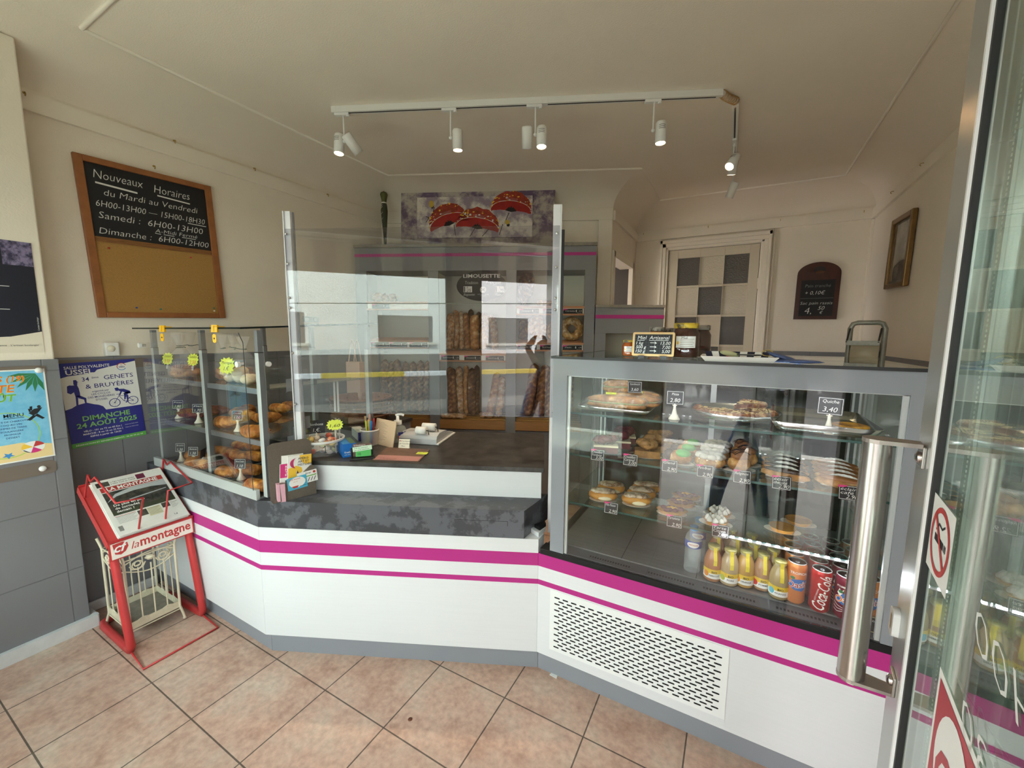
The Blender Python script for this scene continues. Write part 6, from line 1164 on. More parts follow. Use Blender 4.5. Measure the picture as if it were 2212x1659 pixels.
# clipped name cards in front of the pastries
CARDS = [(1291, 969, 'Croustillant', 'Framboise', '3,00', 'the red fruit pastries'), (1362, 978, 'Croustillant', 'Caramel', '3,00', 'the caramel pastries'), (1447, 995, 'Gland', '', '2,90', 'the green acorn cakes'), (1524, 1004, 'Paris-Brest', '', '2,90', 'the dusted choux rings'), (1604, 1020, 'Religieuse', '', '2,90', 'the striped coffee puffs'), (1690, 1027, 'éclair', 'chocolat', '2,90', 'the chocolate éclairs'), (1837, 1050, 'éclair', 'café', '2,90', 'the coffee éclairs')]
def clipcard(px, py, z, l1, l2, pr, lab, w=.056, h=.046, yy=1.603):
    p = at_y(px, py, yy); p.z = z-.012; mb = MB(); f = face(p, 4, 12); mb.box(-w/2, w/2, 0, h, 0, .0012, BOARD, f); mb.line([(-w*.45, h*.06), (w*.45, h*.06), (w*.45, h*.94), (-w*.45, h*.94), (-w*.45, h*.06)], .0012, CHALK, f, .0015); mb.poly([(-w/2, h), (-w*.1, h), (-w*.1, h*.93), (-w*.3, h*.86), (-w/2, h*.84)], PINKP, f, .0019)
    mb.text(l1, h*.29, CHALK, f, -w*.40, h*.66, .002, 'L', -.004, .25, min(w*.74, .0074*len(l1)+.006), .012); mb.text(l2, h*.29, CHALK, f, -w*.40, h*.41, .002, 'L', -.004, .25, min(w*.7, .0074*len(l2)+.004) if l2 else None, .012); mb.text(pr, h*.38, CHALK, f, w*.40, h*.12, .002, 'R', -.004, .3, None, .01)
    mb.box(-.006, .006, -.003, h*.1, -.012, 0, CLR, f); single('name_card', 'black name card '+lab, 'price card', mb, None, 'clipped name cards')
for px, py, l1, l2, pr, lab in CARDS: clipcard(px, py, Z2, l1, l2, pr, 'before '+lab+' on the middle glass shelf')
for px, py, l1, l2, pr, lab in ((1320, 1086, 'Mille Pâtissier', '', '2,90', 'the sugared puff slices'), (1458, 1102, 'Tartelette', '', '2,90', 'the red tartlets'), (1557, 1132, 'Tarte', 'Citron', '2,90', 'the meringue tarts')): clipcard(px, py, Z3, l1, l2, pr, 'before '+lab+' on the lowest glass shelf')
# middle shelf pastries
PC = mat('paper_case', 'F2F1EC', .7); RF = mat('red_fruit', '7E2A38', .3, nz=(30, .5)); CAR = mat('caramel_nuts', 'B88A4E', .5, nz=(40, .5), col2='6E4826'); CHO = mat('chocolate_icing', '3A2016', .25); COF = mat('coffee_icing', '9A6238', .3); CHX = crust('choux', '8A5A2A', 'C08A4A', 'E6C690', 6, 0, 4); GRI = mat('green_icing', '5FB45A', .4); SUG = mat('icing_sugar', 'E6DED4', .7, nz=(30, .25)); CRM = mat('cream_filling', 'EFE3C2', .5); GLD = mat('puff_gold', 'D9A24E', .5, nz=(12, .4), col2='B87A30')
def cake(name, lab, x, y, z, rz, parts_, grp, base=True):
    t = T(name, lab, 'pastry', (x, y, z), rz, grp)
    if base: mb = MB(); mb.lathe([(.030, .001), (.046, .003), (.047, .0035)], PC, Matrix.Diagonal((1.25, .8, 1, 1)), 30); mb.build('paper_base', t)
    for nm, fn in parts_: mb = MB(); fn(mb); mb.build(nm, t)
W2 = ['front left', 'front right', 'rear left', 'rear right']
def craggy(m, seed): return lambda mb: [mb.blob(.024, .020, .017, m, TR((.045*math.cos(k*2.4+seed)*(.3+.12*(k % 5)), .026*math.sin(k*2.4+seed)*(.3+.12*(k % 5)), .052+.004*(k % 3))), .5, 4, k+seed, 10, 7) for k in range(9)]
sq_ = lambda m, z0, z1, a=.05, b=.032: (lambda mb: mb.box(-a, a, -b, b, z0, z1, m))
for i, (x, y) in enumerate(((-.47, 1.70), (-.44, 1.80), (-.44, 1.90))): cake('fruit_slice', f'red fruit topped pastry, {("front", "middle", "rear")[i]} one at the left of the middle shelf', x, y, Z2, .3, [('sponge', sq_(RF, .004, .03)), ('cream', sq_(CRM, .03, .038, .051, .033)), ('topping', craggy(RF, i))], 'red fruit pastries')
for i, (x, y) in enumerate(((-.30, 1.72), (-.29, 1.82), (-.28, 1.92))): cake('caramel_slice', f'caramel nut pastry, {("front", "middle", "rear")[i]} one beside the red fruit pastries', x, y, Z2, .2, [('sponge', sq_(CAR, .004, .032)), ('topping', craggy(CAR, i+4))], 'caramel pastries')
for i, (x, y) in enumerate(((-.175, 1.70), (-.165, 1.80), (-.155, 1.90))): cake('acorn_cake', f'acorn cake with green icing and chocolate end, {("front", "middle", "rear")[i]} of three', x, y, Z2, -.2, [('choux', lambda mb: mb.blob(.052, .030, .026, CHX, TR((0, 0, .026)), .08, 2)), ('green_icing', lambda mb: mb.blob(.030, .028, .018, GRI, TR((.014, 0, .040)), .05, 2)), ('chocolate_end', lambda mb: mb.blob(.024, .029, .026, CHO, TR((-.034, 0, .028)), .15, 5))], 'acorn cakes')
for i, (x, y) in enumerate(((-.065, 1.72), (-.055, 1.83), (-.045, 1.93))):
    def ringc(mb):
        for k in range(9): a = 2*PI*k/9; mb.blob(.021, .021, .020, CHX, TR((.036*math.cos(a), .030*math.sin(a), .022)), .1, 2, k, 10, 7)
    cake('choux_ring', f'sugar dusted choux ring, {("front", "middle", "rear")[i]} of three', x, y, Z2, 0, [('choux', ringc), ('cream', lambda mb: mb.lathe([(.022, .026), (.05, .028), (.05, .034), (.022, .036)], CRM, Matrix.Diagonal((1, .85, 1, 1)), 24)), ('sugar_top', lambda mb: [mb.blob(.020, .018, .012, SUG, TR((.036*math.cos(2*PI*k/9), .030*math.sin(2*PI*k/9), .042)), .15, 3, k, 10, 7) for k in range(9)])], 'choux rings')
for i, (x, y) in enumerate(((.035, 1.72), (.06, 1.80), (.045, 1.90))):
    cake('cream_puff', f'brown striped cream puff, {("front", "middle", "rear")[i]} of three left of the chocolate éclairs', x, y, Z2, .4, [('choux', lambda mb: mb.blob(.040, .036, .030, CHX, TR((0, 0, .028)), .12, 2)), ('icing', lambda mb: mb.blob(.030, .028, .022, COF, TR((0, 0, .056)), .1, 3)), ('chocolate_stripes', lambda mb: [mb.tube([(-.028+.056*j/8, -.02+.01*k, .066+.012*math.sin(PI*j/8)-.08*abs(-.02+.01*k)**1.2) for j in range(9)], .0016, CHO, None, 6) for k in range(5)])], 'cream puffs')
def eclair(lab, x, y, ic, grp, s):
    t = T('eclair', lab, 'pastry', (x, y, Z2), -.25, grp)
    mb = MB(); mb.blob(.075, .021, .018, CHX, TR((0, 0, .02)), .08, 2.5, s, 22, 10); mb.build('choux', t); mb = MB(); mb.blob(.066, .018, .010, ic, TR((0, 0, .033)), .05, 3, s, 22, 8); mb.build('icing', t)
    mb = MB(); n = 24
    vs = []
    for i in range(n+1): a = PI*i/n; k = .022 if i % 2 else .026; vs += [(.058*math.cos(a), -.004, .004), (.060*math.cos(a), k, .006+.040*math.sin(a))]
    mb.add(vs, [(2*i, 2*i+2, 2*i+3, 2*i+1) for i in range(n)], PC); mb.build('pleated_paper', t)
for i in range(4): eclair(f'chocolate éclair in pleated white paper, {ORD[i]} from the front', .175+.004*i, 1.68+.058*i, CHO, 'chocolate éclairs', i)
for i in range(5): eclair(f'coffee éclair in pleated white paper, {ORD[i]} from the front', .335+.004*i, 1.67+.055*i, COF, 'coffee éclairs', i+7)
# lowest shelf
for i, (x, y) in enumerate(((-.475, 1.70), (-.465, 1.80), (-.335, 1.72), (-.33, 1.80), (-.325, 1.88))):
    cake('puff_slice', f'golden sugared puff slice, {("front of the left pair", "rear of the left pair", "front of the right three", "middle of the right three", "rear of the right three")[i]}', x, y, Z3, .25, [('pastry', lambda mb: mb.blob(.062, .034, .024, GLD, TR((0, 0, .024)), .06, 2.5, i, 20, 10, None, .7)), ('sugar_crust', lambda mb: mb.blob(.054, .029, .010, crust('sugar_crust', '6A4A30', '8A6A48', 'F0E4D0', 9, .7, 6), TR((0, 0, .042)), .15, 6, i, 20, 8, None, .7)), ('cream', lambda mb: mb.blob(.030, .012, .010, CRM, TR((.01, -.028, .018)), .05, 2))], 'sugared puff slices')
for i, (x, y) in enumerate(((-.19, 1.70), (-.165, 1.80), (-.155, 1.89))): cake('fruit_tartlet', f'oval red and yellow fruit tartlet, {("front", "middle", "rear")[i]} of three', x, y, Z3, .2, [('pastry_case', lambda mb: mb.lathe([(.034, .003), (.044, .016), (.046, .018), (.042, .016)], GLD, Matrix.Diagonal((1.3, .75, 1, 1)), 28)), ('fruit', lambda mb: [mb.blob(.013, .011, .008, RF if k % 3 else mat('apricot', 'E0A83A', .35), TR((.038*math.cos(k*1.3)*(.35+.3*(k % 3)), .020*math.sin(k*1.3)*(.35+.3*(k % 3)), .021)), .2, 3, k, 8, 6) for k in range(14)])], 'fruit tartlets')
MRG = mat('meringue_white', 'E9E4DA', .5, nz=(20, .08))
for i, (x, y) in enumerate(((-.03, 1.69), (-.02, 1.78))): cake('meringue_tart', f'lemon tart piped with white meringue, {("front", "rear")[i]} of two', x, y, Z3, 0, [('pastry_case', lambda mb: mb.lathe([(.034, .003), (.042, .016), (.044, .018), (.040, .016)], GLD, None, 28)), ('meringue', lambda mb: [mb.lathe([(.011, .016), (.010, .024), (.004, .032), (0, .034)], MRG, TR(((.028 if k < 8 else .012)*math.cos(k*.785), (.028 if k < 8 else .012)*math.sin(k*.785), 0)), 9) for k in range(12)])], 'meringue tarts')
for i, (x, y) in enumerate(((.19, 1.75), (.25, 1.85))): cake('fruit_tartlet', f'chocolate tartlet on the lowest shelf above the cans, {("front", "rear")[i]} one', x, y, Z3, 0, [('pastry_case', lambda mb: mb.lathe([(.034, .003), (.042, .016), (.044, .018), (.040, .016)], GLD, None, 28)), ('chocolate', lambda mb: mb.lathe([(.041, .015), (0, .016)], CHO, None, 28))], 'chocolate tartlets')
# bottles
def lbl(t, r, build, ang=0, name='label'): lb = MB(); build(lb); wrap(lb, r, TR((0, 0, 0), yaw_to_cam(t.M.translation)*1.0+ang)); lb.build(name, t)
YL = mat('label_yellow', 'E8C63A', .5)
def patch(lb, x0, x1, y0, y1, m, z=.0005):
    n = 10
    for i in range(n): a, b = x0+(x1-x0)*i/n, x0+(x1-x0)*(i+1)/n; lb.rect(a, b, y0, y1, m, None, z)
def juice(x, y, col, fl, fm, lab, proto=[None]):
    t = T('juice_bottle', lab, 'bottle', (x, y, ZD), 0, 'glass juice bottles'); r = .031
    mb = MB(); mb.lathe([(0, .0), (.027, .001), (r, .006), (r, .062), (.0305, .075), (.027, .092), (.0205, .108), (.0165, .116)], mat('juice_'+fl, col, .18, spec=.6), None, 28); mb.build('juice', t)
    mb = MB(); mb.lathe([(.0165, .116), (.0165, .120), (.0195, .121), (.0195, .126), (.0155, .127)], mat('bottle_neck', 'CFC8A8', .1), None, 24); mb.build('neck', t)
    mb = MB(); mb.lathe([(.0200, .125), (.0205, .131), (.019, .134), (0, .1342)], mat('cap_gold', 'CFC27A', .3, .3, nz=(60, .5), col2='8A8F5A'), None, 24); mb.build('cap', t)
    lbl(t, r, lambda lb: (patch(lb, -.040, .040, .014, .044, PAPER), patch(lb, -.040, .040, .034, .050, YL, .0009), lb.ell(-.022, .030, .010, .011, fm, None, .0012, 16), lb.text('BIO', .011, INK, None, .006, .036, .0013, 'C', .02), lb.text(fl.upper(), .0085, INK, None, .006, .023, .0013, 'C', .01)))
    mb = MB(); a = yaw_to_cam((x, y))+.25; Mz = TR((0, 0, 0), a)
    mb.add([(-.006, -.0205, .130), (.006, -.0205, .130), (.006, -.0225, .112), (-.006, -.0225, .112), (.006, -.0322, .085), (-.006, -.0322, .085), (.006, -.0322, .066), (-.006, -.0322, .066)], [(3, 2, 1, 0), (5, 4, 2, 3), (7, 6, 4, 5)], YELP if False else mat('seal_yellow', 'EBD848', .5), Mz); mb.build('paper_seal', t)
FRU = {'abricot': ('B8805A', 'E8923A'), 'poire': ('BCA680', 'B8C04A'), 'orange': ('C49C58', 'F0A030'), 'pomme': ('B08660', 'CF3A2C'), 'ananas': ('A8946A', '6FC2DC')}
for i, (px, py, k) in enumerate(((1537, 1258, 'abricot'), (1573, 1268, 'poire'), (1607, 1272, 'orange'), (1645, 1279, 'pomme'), (1682, 1298, 'ananas'))):
    p = at_z(px, py, ZD); c, f = FRU[k]; juice(p.x, p.y+.031, c, k, mat('fruit_'+k, f, .5), f'glass bottle of {k} juice, {ORD[i]} from the left in the front row')
for i, (x, y, k) in enumerate(((-.02, 1.73, 'abricot'), (.045, 1.735, 'poire'), (.105, 1.72, 'orange'), (.165, 1.70, 'pomme'), (.03, 1.80, 'ananas'), (.10, 1.80, 'poire'))): juice(x, y, FRU[k][0], k, mat('fruit_'+k, 'x'), f'glass juice bottle behind the front row, {ORD[i]} of those showing only cap and shoulder')
WAT = film('water_clear', 'DCE6EA', .22, .06)
for i, (x, y) in enumerate(((-.10, 1.645), (-.09, 1.73))):
    t = T('water_bottle', f'clear ribbed water bottle with blue and white label, {("front", "rear")[i]} one left of the juices', 'bottle', (x, y, ZD), 0, 'small water bottles'); r = .030
    mb = MB(); prof = [(.024, 0), (r, .006)]+[(r-(.0016 if k % 2 else 0), .012+.006*k) for k in range(14)]+[(r, .10), (r, .13), (.026, .145), (.013, .162), (.012, .172)]; mb.lathe(prof, WAT, None, 26, True, False); mb.build('bottle', t); mb = MB(); mb.lathe([(.0145, .166), (.0145, .180), (.012, .182), (0, .182)], BLUEP, None, 18); mb.build('cap', t)
    lbl(t, r, lambda lb: (patch(lb, -.04, .04, .102, .130, mat('label_blue', '5A6AB0', .4)), lb.ell(0, .116, .022, .011, PAPER, None, .001, 20), lb.text('CRISTALINE', .0065, REDP, None, 0, .114, .0014, 'C', .015)))
# cans
CANO = mat('can_orange', 'E08A4A', .28, .35); CANR = mat('can_red', 'B81E22', .28, .35); CANM = mat('can_plum', '7E1838', .28, .35); CANT = mat('can_top', 'D8DADC', .32, .65); OB = mat('logo_blue', '2F6AB4', .4); OR2 = mat('logo_red', 'A82E3A', .4)
def can_label(kind, lb, r):
    if kind == 'red': lb.text('Coca-Cola', .052, PAPER, None, .012, .012, .0006, 'L', .008, .35, .118, 0, 80); lb.text('GOÛT ORIGINAL', .006, PAPER, None, -.012, .04, .0006, 'L', 0, 0, None, 0, 80)
    else:
        lb.poly([(x*1.1, y) for x, y in ((-.024, .062), (-.012, .088), (.006, .092), (.026, .090), (.024, .060), (.016, .050), (-.006, .052))], OB, None, .0005); lb.text('Oasis', .030, PAPER, None, .004, .062, .0007, 'C', .05, .15, .062, 0, 10); lb.text('Oasis', .030, OR2 if kind == 'orange' else OR, None, .004, .062, .0009, 'C', .012, .15, .060, 0, 10); lb.ell(-.012, .094, .007, .005, GRN, None, .001, 10)
        lb.text('TROPICAL' if kind == 'orange' else 'POMME CASSIS', .0115 if kind == 'orange' else .009, PAPER, None, .006, .108, .0008, 'C', .015)
        if kind == 'plum':
            for k in range(3): lb.line([(-.03, .03+.012*k), (-.018, .025+.01*k), (-.004, .03+.006*k)], .0016, PAPER, None, .0008)
            for x, y in ((.012, .036), (.02, .044), (.022, .032), (.014, .048)): lb.ell(x, y, .006, .006, PBK, None, .001, 10)
            lb.poly([(-.022, .088), (-.016, .104), (-.012, .094), (-.004, .104), (-.008, .088), (-.014, .078)], PAPER, None, .0008)
def can(x, y, kind, lab, turn=0):
    t = T('drink_can', lab, 'can', (x, y, ZD), 0, 'drink cans in the refrigerated case'); r = .029; m = {'orange': CANO, 'red': CANR, 'plum': CANM}[kind]
    mb = MB(); mb.lathe([(.022, 0), (.024, .002), (r, .010), (r, .130), (.0285, .133), (.0262, .141)], m, None, 28); mb.build('body', t)
    mb = MB(); mb.lathe([(.0262, .141), (.0268, .1435), (.0255, .1445), (.0245, .140), (.0, .140)], CANT, None, 28); mb.ring(0, -.003, .003, .008, CANT, TR((0, 0, .1412)), 0, 14, 0, 360, .8); mb.ell(0, .009, .007, .009, mat('can_tab_grey', '9A9EA2', .3, 1), None, .1405, 14); mb.build('lid', t)  # greyer metal oval on the lid next to the pull tab
    lbl(t, r, lambda lb: can_label(kind, lb, r), turn); return t
cols = [('orange', .228), ('red', .294), ('plum', .358), ('orange', .42)]; WC = {'orange': 'orange can', 'red': 'red can', 'plum': 'plum coloured can'}
for c, (k, x) in enumerate(cols):
    for j in range(5):
        yy = 1.612+.064*j+(.012 if c in (0, 3) else -.004*c); can(x, yy, k, f'{WC[k] if c < 3 else "orange can behind the door handle"}, {ORD[j]} from the glass in {("the left can column", "the middle can column", "the plum can column", "the right can column")[c]}', .12 if c == 0 else .05)
mb = MB(); q = at_y(1884, 1372, 1.62); f = face((.425, 1.60, ZD), -10, 15) if False else face((min(q.x, .43), 1.556, .595), -6, 12); mb.box(-.03, .03, 0, .05, 0, .0012, BOARD, f); mb.line([(-.028, .003), (.028, .003), (.028, .047), (-.028, .047), (-.028, .003)], .0016, mat('card_gold', 'B8A878', .5), f, .0015); mb.text('Canettes', .011, CHALK, f, -.022, .033, .002, 'L', 0, .2); mb.text('1,60', .013, CHALK, f, -.0, .019, .002, 'L', 0, .2); mb.text('1,50', .013, CHALK, f, -.0, .006, .002, 'L', 0, .2); single('name_card', 'small black price card at the bottom right corner of the case', 'price card', mb)
# ---------------------------------------------------------------- on top of the case
ZC = 1.4185; HON = mat('honey_dark', '3E140A', .08, spec=.8); HOA = mat('honey_amber', 'A8501A', .08, spec=.8); LID = mat('lid_printed', 'D8B83A', .3, nz=(26, 1, .44), col2='3E3A30'); LIDB = mat('lid_dark_print', '9A938A', .3, nz=(28, 1, .44), col2='2A2622')
def jar(lab, px, y, r, h, hm, lm, white=True, turn=0):
    p = at_y(px, 760, y); t = T('honey_jar', lab, 'jar', (p.x, y, ZC), 0, 'jars of honey on the case'); hb = h*.86
    mb = MB(); mb.lathe([(0, .002), (r*.86, .002), (r*.97, .012), (r*.97, hb*.80), (r*.80, hb*.95), (r*.76, hb)], hm, None, 8 if r > .05 else 28, True); mb.build('honey', t)
    mb = MB(); mb.lathe([(r*.9, 0), (r, .010), (r, hb*.82), (r*.82, hb*.97), (r*.82, hb*1.0)], GLASS, None, 32, True, False); mb.build('glass', t)
    mb = MB(); mb.lathe([(r*.86, hb*.985), (r*.9, hb*1.0), (r*.9, h*.985), (r*.86, h), (0, h)], lm, None, 30); mb.build('lid', t)
    if white: lbl(t, r+.0006, lambda lb: (patch(lb, -r*.75, r*.75, hb*.34, hb*.72, PAPER), [lb.rect(-r*.4, r*.6-.004*(k % 2), hb*(.62-.06*k), hb*(.62-.06*k)+.0014, mat('faint_print', 'x'), None, .0008) for k in range(5)], lb.text('Miel', h*.10, INK, None, -r*.3, hb*.63, .0009), lb.ell(-r*.58, hb*.5, r*.09, r*.14, YB, None, .0009, 10)), turn)
def jh(px, py, y, base): p = at_y(px, 760, y); return zv(px, py, p)-base
jar('large dark honey jar with yellow lid and white label, front one of two', 1480, 1.74, .050, .134, HON, LID)
jar('large dark honey jar standing behind the front large one', 1506, 1.84, .050, .128, HON, LIDB, False)
jar('small honey jar with white label left of the chalk price board', 1358, 1.70, .026, .066, HOA, LID)
jar('medium amber honey jar behind the chalk price board, left one', 1418, 1.80, .036, .120, HOA, LIDB, False)
jar('medium amber honey jar behind the chalk price board, right one', 1436, 1.88, .036, .118, HOA, LIDB, False)
p = at_y(1409, 772, 1.62); t = T('price_board', 'small wood framed chalk board with honey prices on the case top', 'chalkboard', (p.x, 1.62, ZC), R(4)); f = face((0, 0, .006), 0, 12); bw, bh = .152, .092
mb = MB(); mb.prism(rnd([V((-bw/2, 0, 0)), V((bw/2, 0, 0)), V((bw/2, bh, 0)), V((-bw/2, bh, 0))], .006), 0, .006, mat('board_pine', 'D8B47E', .5, nz=(6, .2)), f); mb.build('frame', t, .001)
mb = MB(); mb.rect(-bw/2+.008, bw/2-.008, .008, bh-.008, BOARD, f, .0063); mb.text('Miel  Artisanal', .020, CHALK, f, 0, .064, .0068, 'C', -.004, .2, .115, .01); mb.line([(-.058, .060), (-.032, .060)], .0014, CHALK, f, .0068); mb.line([(-.014, .060), (.054, .060)], .0014, CHALK, f, .0068)
for i, (a, b) in enumerate((('1 kg', '13,00'), ('500 g', '7,00'), ('150 g', '5,00'))): y = .044-.0155*i; mb.text(a, .017, CHALK, f, -.062, y, .0068, 'L', -.004, .2, None, .01); mb.text(b, .017, CHALK, f, .062, y, .0068, 'R', -.004, .2, None, .01); mb.line([(-.010, y+.007), (.010, y+.007)], .002, CHALK, f, .0068); mb.line([(.006, y+.011), (.012, y+.006), (.006, y+.002)], .0016, CHALK, f, .0068)
for k in range(14): mb.line([(-bw/2+.009+.0103*k, .008), (-bw/2+.009+.0103*k, bh-.008)], .0005, mat('grid_grey', '55575C', .7), f, .0066)
for k in range(8): mb.line([(-bw/2+.008, .01+.0103*k), (bw/2-.008, .01+.0103*k)], .0005, mat('grid_grey', 'x'), f, .0066)
mb.build('chalk_panel', t); mb = MB(); [mb.box(s*.04-.012, s*.04+.012, -.012, .02, 0, .008, BLACK) for s in (-1, 1)]; mb.build('stand', t)
p = at_y(1592, 778, 1.60); t = T('plastic_tray', 'shallow white plastic tray with navy and white stripes holding a spatula', 'tray', (p.x, 1.60, ZC), R(2)); SX, SY = .112, .095
mb = MB(); lo = [(-SX*.86, -SY*.86), (SX*.86, -SY*.86), (SX*.86, SY*.86), (-SX*.86, SY*.86)]; hi = [(-SX, -SY), (SX, -SY), (SX, SY), (-SX, SY)]; vs = [(x, y, 0) for x, y in lo]+[(x, y, .018) for x, y in hi]+[(x*.97, y*.97, .018) for x, y in hi]+[(x*.97, y*.97, .003) for x, y in lo]
mb.add(vs, [(3, 2, 1, 0)]+[(k*4+i, k*4+(i+1) % 4, k*4+4+(i+1) % 4, k*4+4+i) for k in range(3) for i in range(4)]+[(12, 13, 14, 15)], PLW); mb.build('tray', t)
mb = MB(); nv = mat('stripe_navy', '1C2038', .5)
for k in range(9):
    m_ = REDP if k == 3 else nv if k % 2 == 0 else PAPER; x0 = -SX*.84+k*SX*1.68/9; x1 = x0+SX*1.68/9
    mb.add([(x0, -SY*.8, .0036), (x1, -SY*.8, .0036), (x1, SY*.82, .0036), (x0, SY*.82, .0036), (x1*1.12, SY*1.0, .029), (x0*1.12, SY*1.0, .029)], [(0, 1, 2, 3), (3, 2, 4, 5)], m_)
mb.build('striped_lining', t)
t2 = T('spatula', 'small spatula with pale green handle and black blade lying in the striped tray', 'spatula', t.M @ V((-.005, .0, .02)), R(-14)); mb = MB(); mb.blob(.032, .011, .009, mat('handle_sage', 'B4B88A', .45), TR((-.02, 0, .004), 0, 0, R(10)), .03, 1); mb.build('handle', t2); mb = MB(); mb.prism([(.005, -.006), (.06, -.022), (.075, .01), (.06, .022), (.005, .006)], .0, .004, BLACK); mb.build('blade', t2)
p = at_y(1695, 788, 1.56); BLP = mat('blue_pouch', '4A5E8E', .35, nz=(14, .35)); t = T('pouch', 'flat blue plastic pouch with a yellow elastic lying beside the striped tray', 'pouch', (p.x, 1.56, ZC), R(-6)); mb = MB(); mb.blob(.075, .03, .006, BLP, TR((.02, 0, .007)), .18, 3, 2, 20, 8, -.006, .6); mb.blob(.05, .022, .008, BLP, TR((-.005, .01, .017), 0, 0, R(18)), .2, 3, 4, 16, 8); mb.build('pouch', t)
mb = MB(); mb.tube([(-.05+.016*math.cos(a), .012, .03+.010*math.sin(a)) for a in [2*PI*i/12 for i in range(12)]], .0016, mat('elastic', 'B8A050', .5), None, 6, True); mb.build('elastic', t)
# tall white rear counter and the wrapping roll dispenser
t = T('rear_counter', 'white counter against the right wall behind the refrigerated case', 'counter', (.6, 2.85, 0)); mb = MB(); mb.box(-.42, .34, -.25, .25, 0, 1.23, WHITE); mb.build('cabinet', t); mb = MB(); mb.box(-.44, .345, -.27, .25, 1.23, 1.255, mat('top_cream', 'D8D2C4', .4)); mb.build('worktop', t, .003)
p = at_y(1868, 765, 2.72); t = T('roll_dispenser', 'worn grey metal stand with a roll of wrapping film behind the case', 'dispenser', (p.x, 2.72, 1.2555), R(-18)); WG = mat('worn_grey', '8F8C80', .45, .3, nz=(24, .4)); hr = zv(1870, 697, p)-1.2555
mb = MB(); mb.tube([(-.068, 0, .008), (-.068, 0, hr-.03), (-.058, 0, hr-.006), (-.04, 0, hr), (.04, 0, hr), (.058, 0, hr-.006), (.068, 0, hr-.03), (.068, 0, .008)], .012, WG, None, 12); mb.box(-.085, .085, -.06, .06, 0, .008, WG); mb.build('frame', t)
mb = MB(); zr = zv(1875, 765, p)-1.2555; mb.lathe([(.022, -.055), (.060, -.055), (.060, .055), (.022, .055)], mat('film_roll', 'B9AC92', .35, nz=(8, .15)), TR((0, .01, zr), 0, 0, R(90)), 28); mb.build('film_roll', t); mb = MB(); mb.cyl(.021, -.058, .058, PBK, TR((0, .01, zr), 0, 0, R(90)), 20); mb.build('core', t)
mb = MB(); mb.box(-.07, .06, -.085, -.06, zr+.045, zr+.068, WG); mb.build('cutter_bar', t); mb = MB(); [mb.tube([(x, -.01, zr+.13), (x, -.085, zr+.06)], .004, PBK, None, 6) for x in (-.068, .055)]; mb.build('link_rod', t)
# ================================================================ ceiling track and spotlights
TK = [at_z(718, 236, 2.79), at_z(1560, 199, 2.79), at_z(1589, 215, 2.79), at_z(1586, 352, 2.79)]
for v in TK: v.z = 2.80
RW = mat('track_white', 'E4E2DC', .4)
t = T('lighting_track', 'white ceiling lighting track with a flexible brown corner', 'lighting track', (TK[0].x, TK[0].y, 2.80), 0)
def rail(a, b, name):
    a, b = V(a), V(b); d = (b-a); L_ = d.length; M = TR((a.x, a.y, 2.80), math.atan2(d.y, d.x)); mb = MB(); mb.box(0, L_, -.017, .017, -.034, -.0005, RW, M); mb.box(.03, L_-.03, -.005, .005, -.0345, -.033, BLACK, M); mb.box(0, .03, -.018, .018, -.036, -.0005, RW, M); return part(name, mb, t, .002)
mid = TK[0].lerp(TK[1], .56); rail(TK[0], mid, 'rail'); rail(mid, TK[1], 'rail'); rail(TK[2], TK[3], 'rail')
mb = MB(); mb.tube([TK[1]+V((0, 0, -.018)), TK[1].lerp(TK[2], .55)+V((-.006, .012, -.018)), TK[2]+V((0, 0, -.018))], .017, RW, None, 10)
for k in range(12): s = k/11; c = TK[1].lerp(TK[2], s)+V((0, .008*math.sin(PI*s), -.018)); mb.tube([c+V((.02*math.cos(a), -.004*math.cos(a), .02*math.sin(a))) for a in [2*PI*i/10 for i in range(10)]], .0022, mat('corner_tan', 'B98F5A', .5), None, 5, True)
part('flexible_corner', mb, t)
LAMPW = mat('lamp_white', 'E9E8E4', .35); BULB = mat('bulb_warm', 'FFE2B0', .5, emit=30)
def rail_pt(px, py, seg):
    a, b = V(TK[seg]), V(TK[seg+1]); r_ = ray(px, py); n = V(((b-a).y, -(b-a).x, 0)); return CAM+r_*((a-CAM).dot(n)/r_.dot(n))
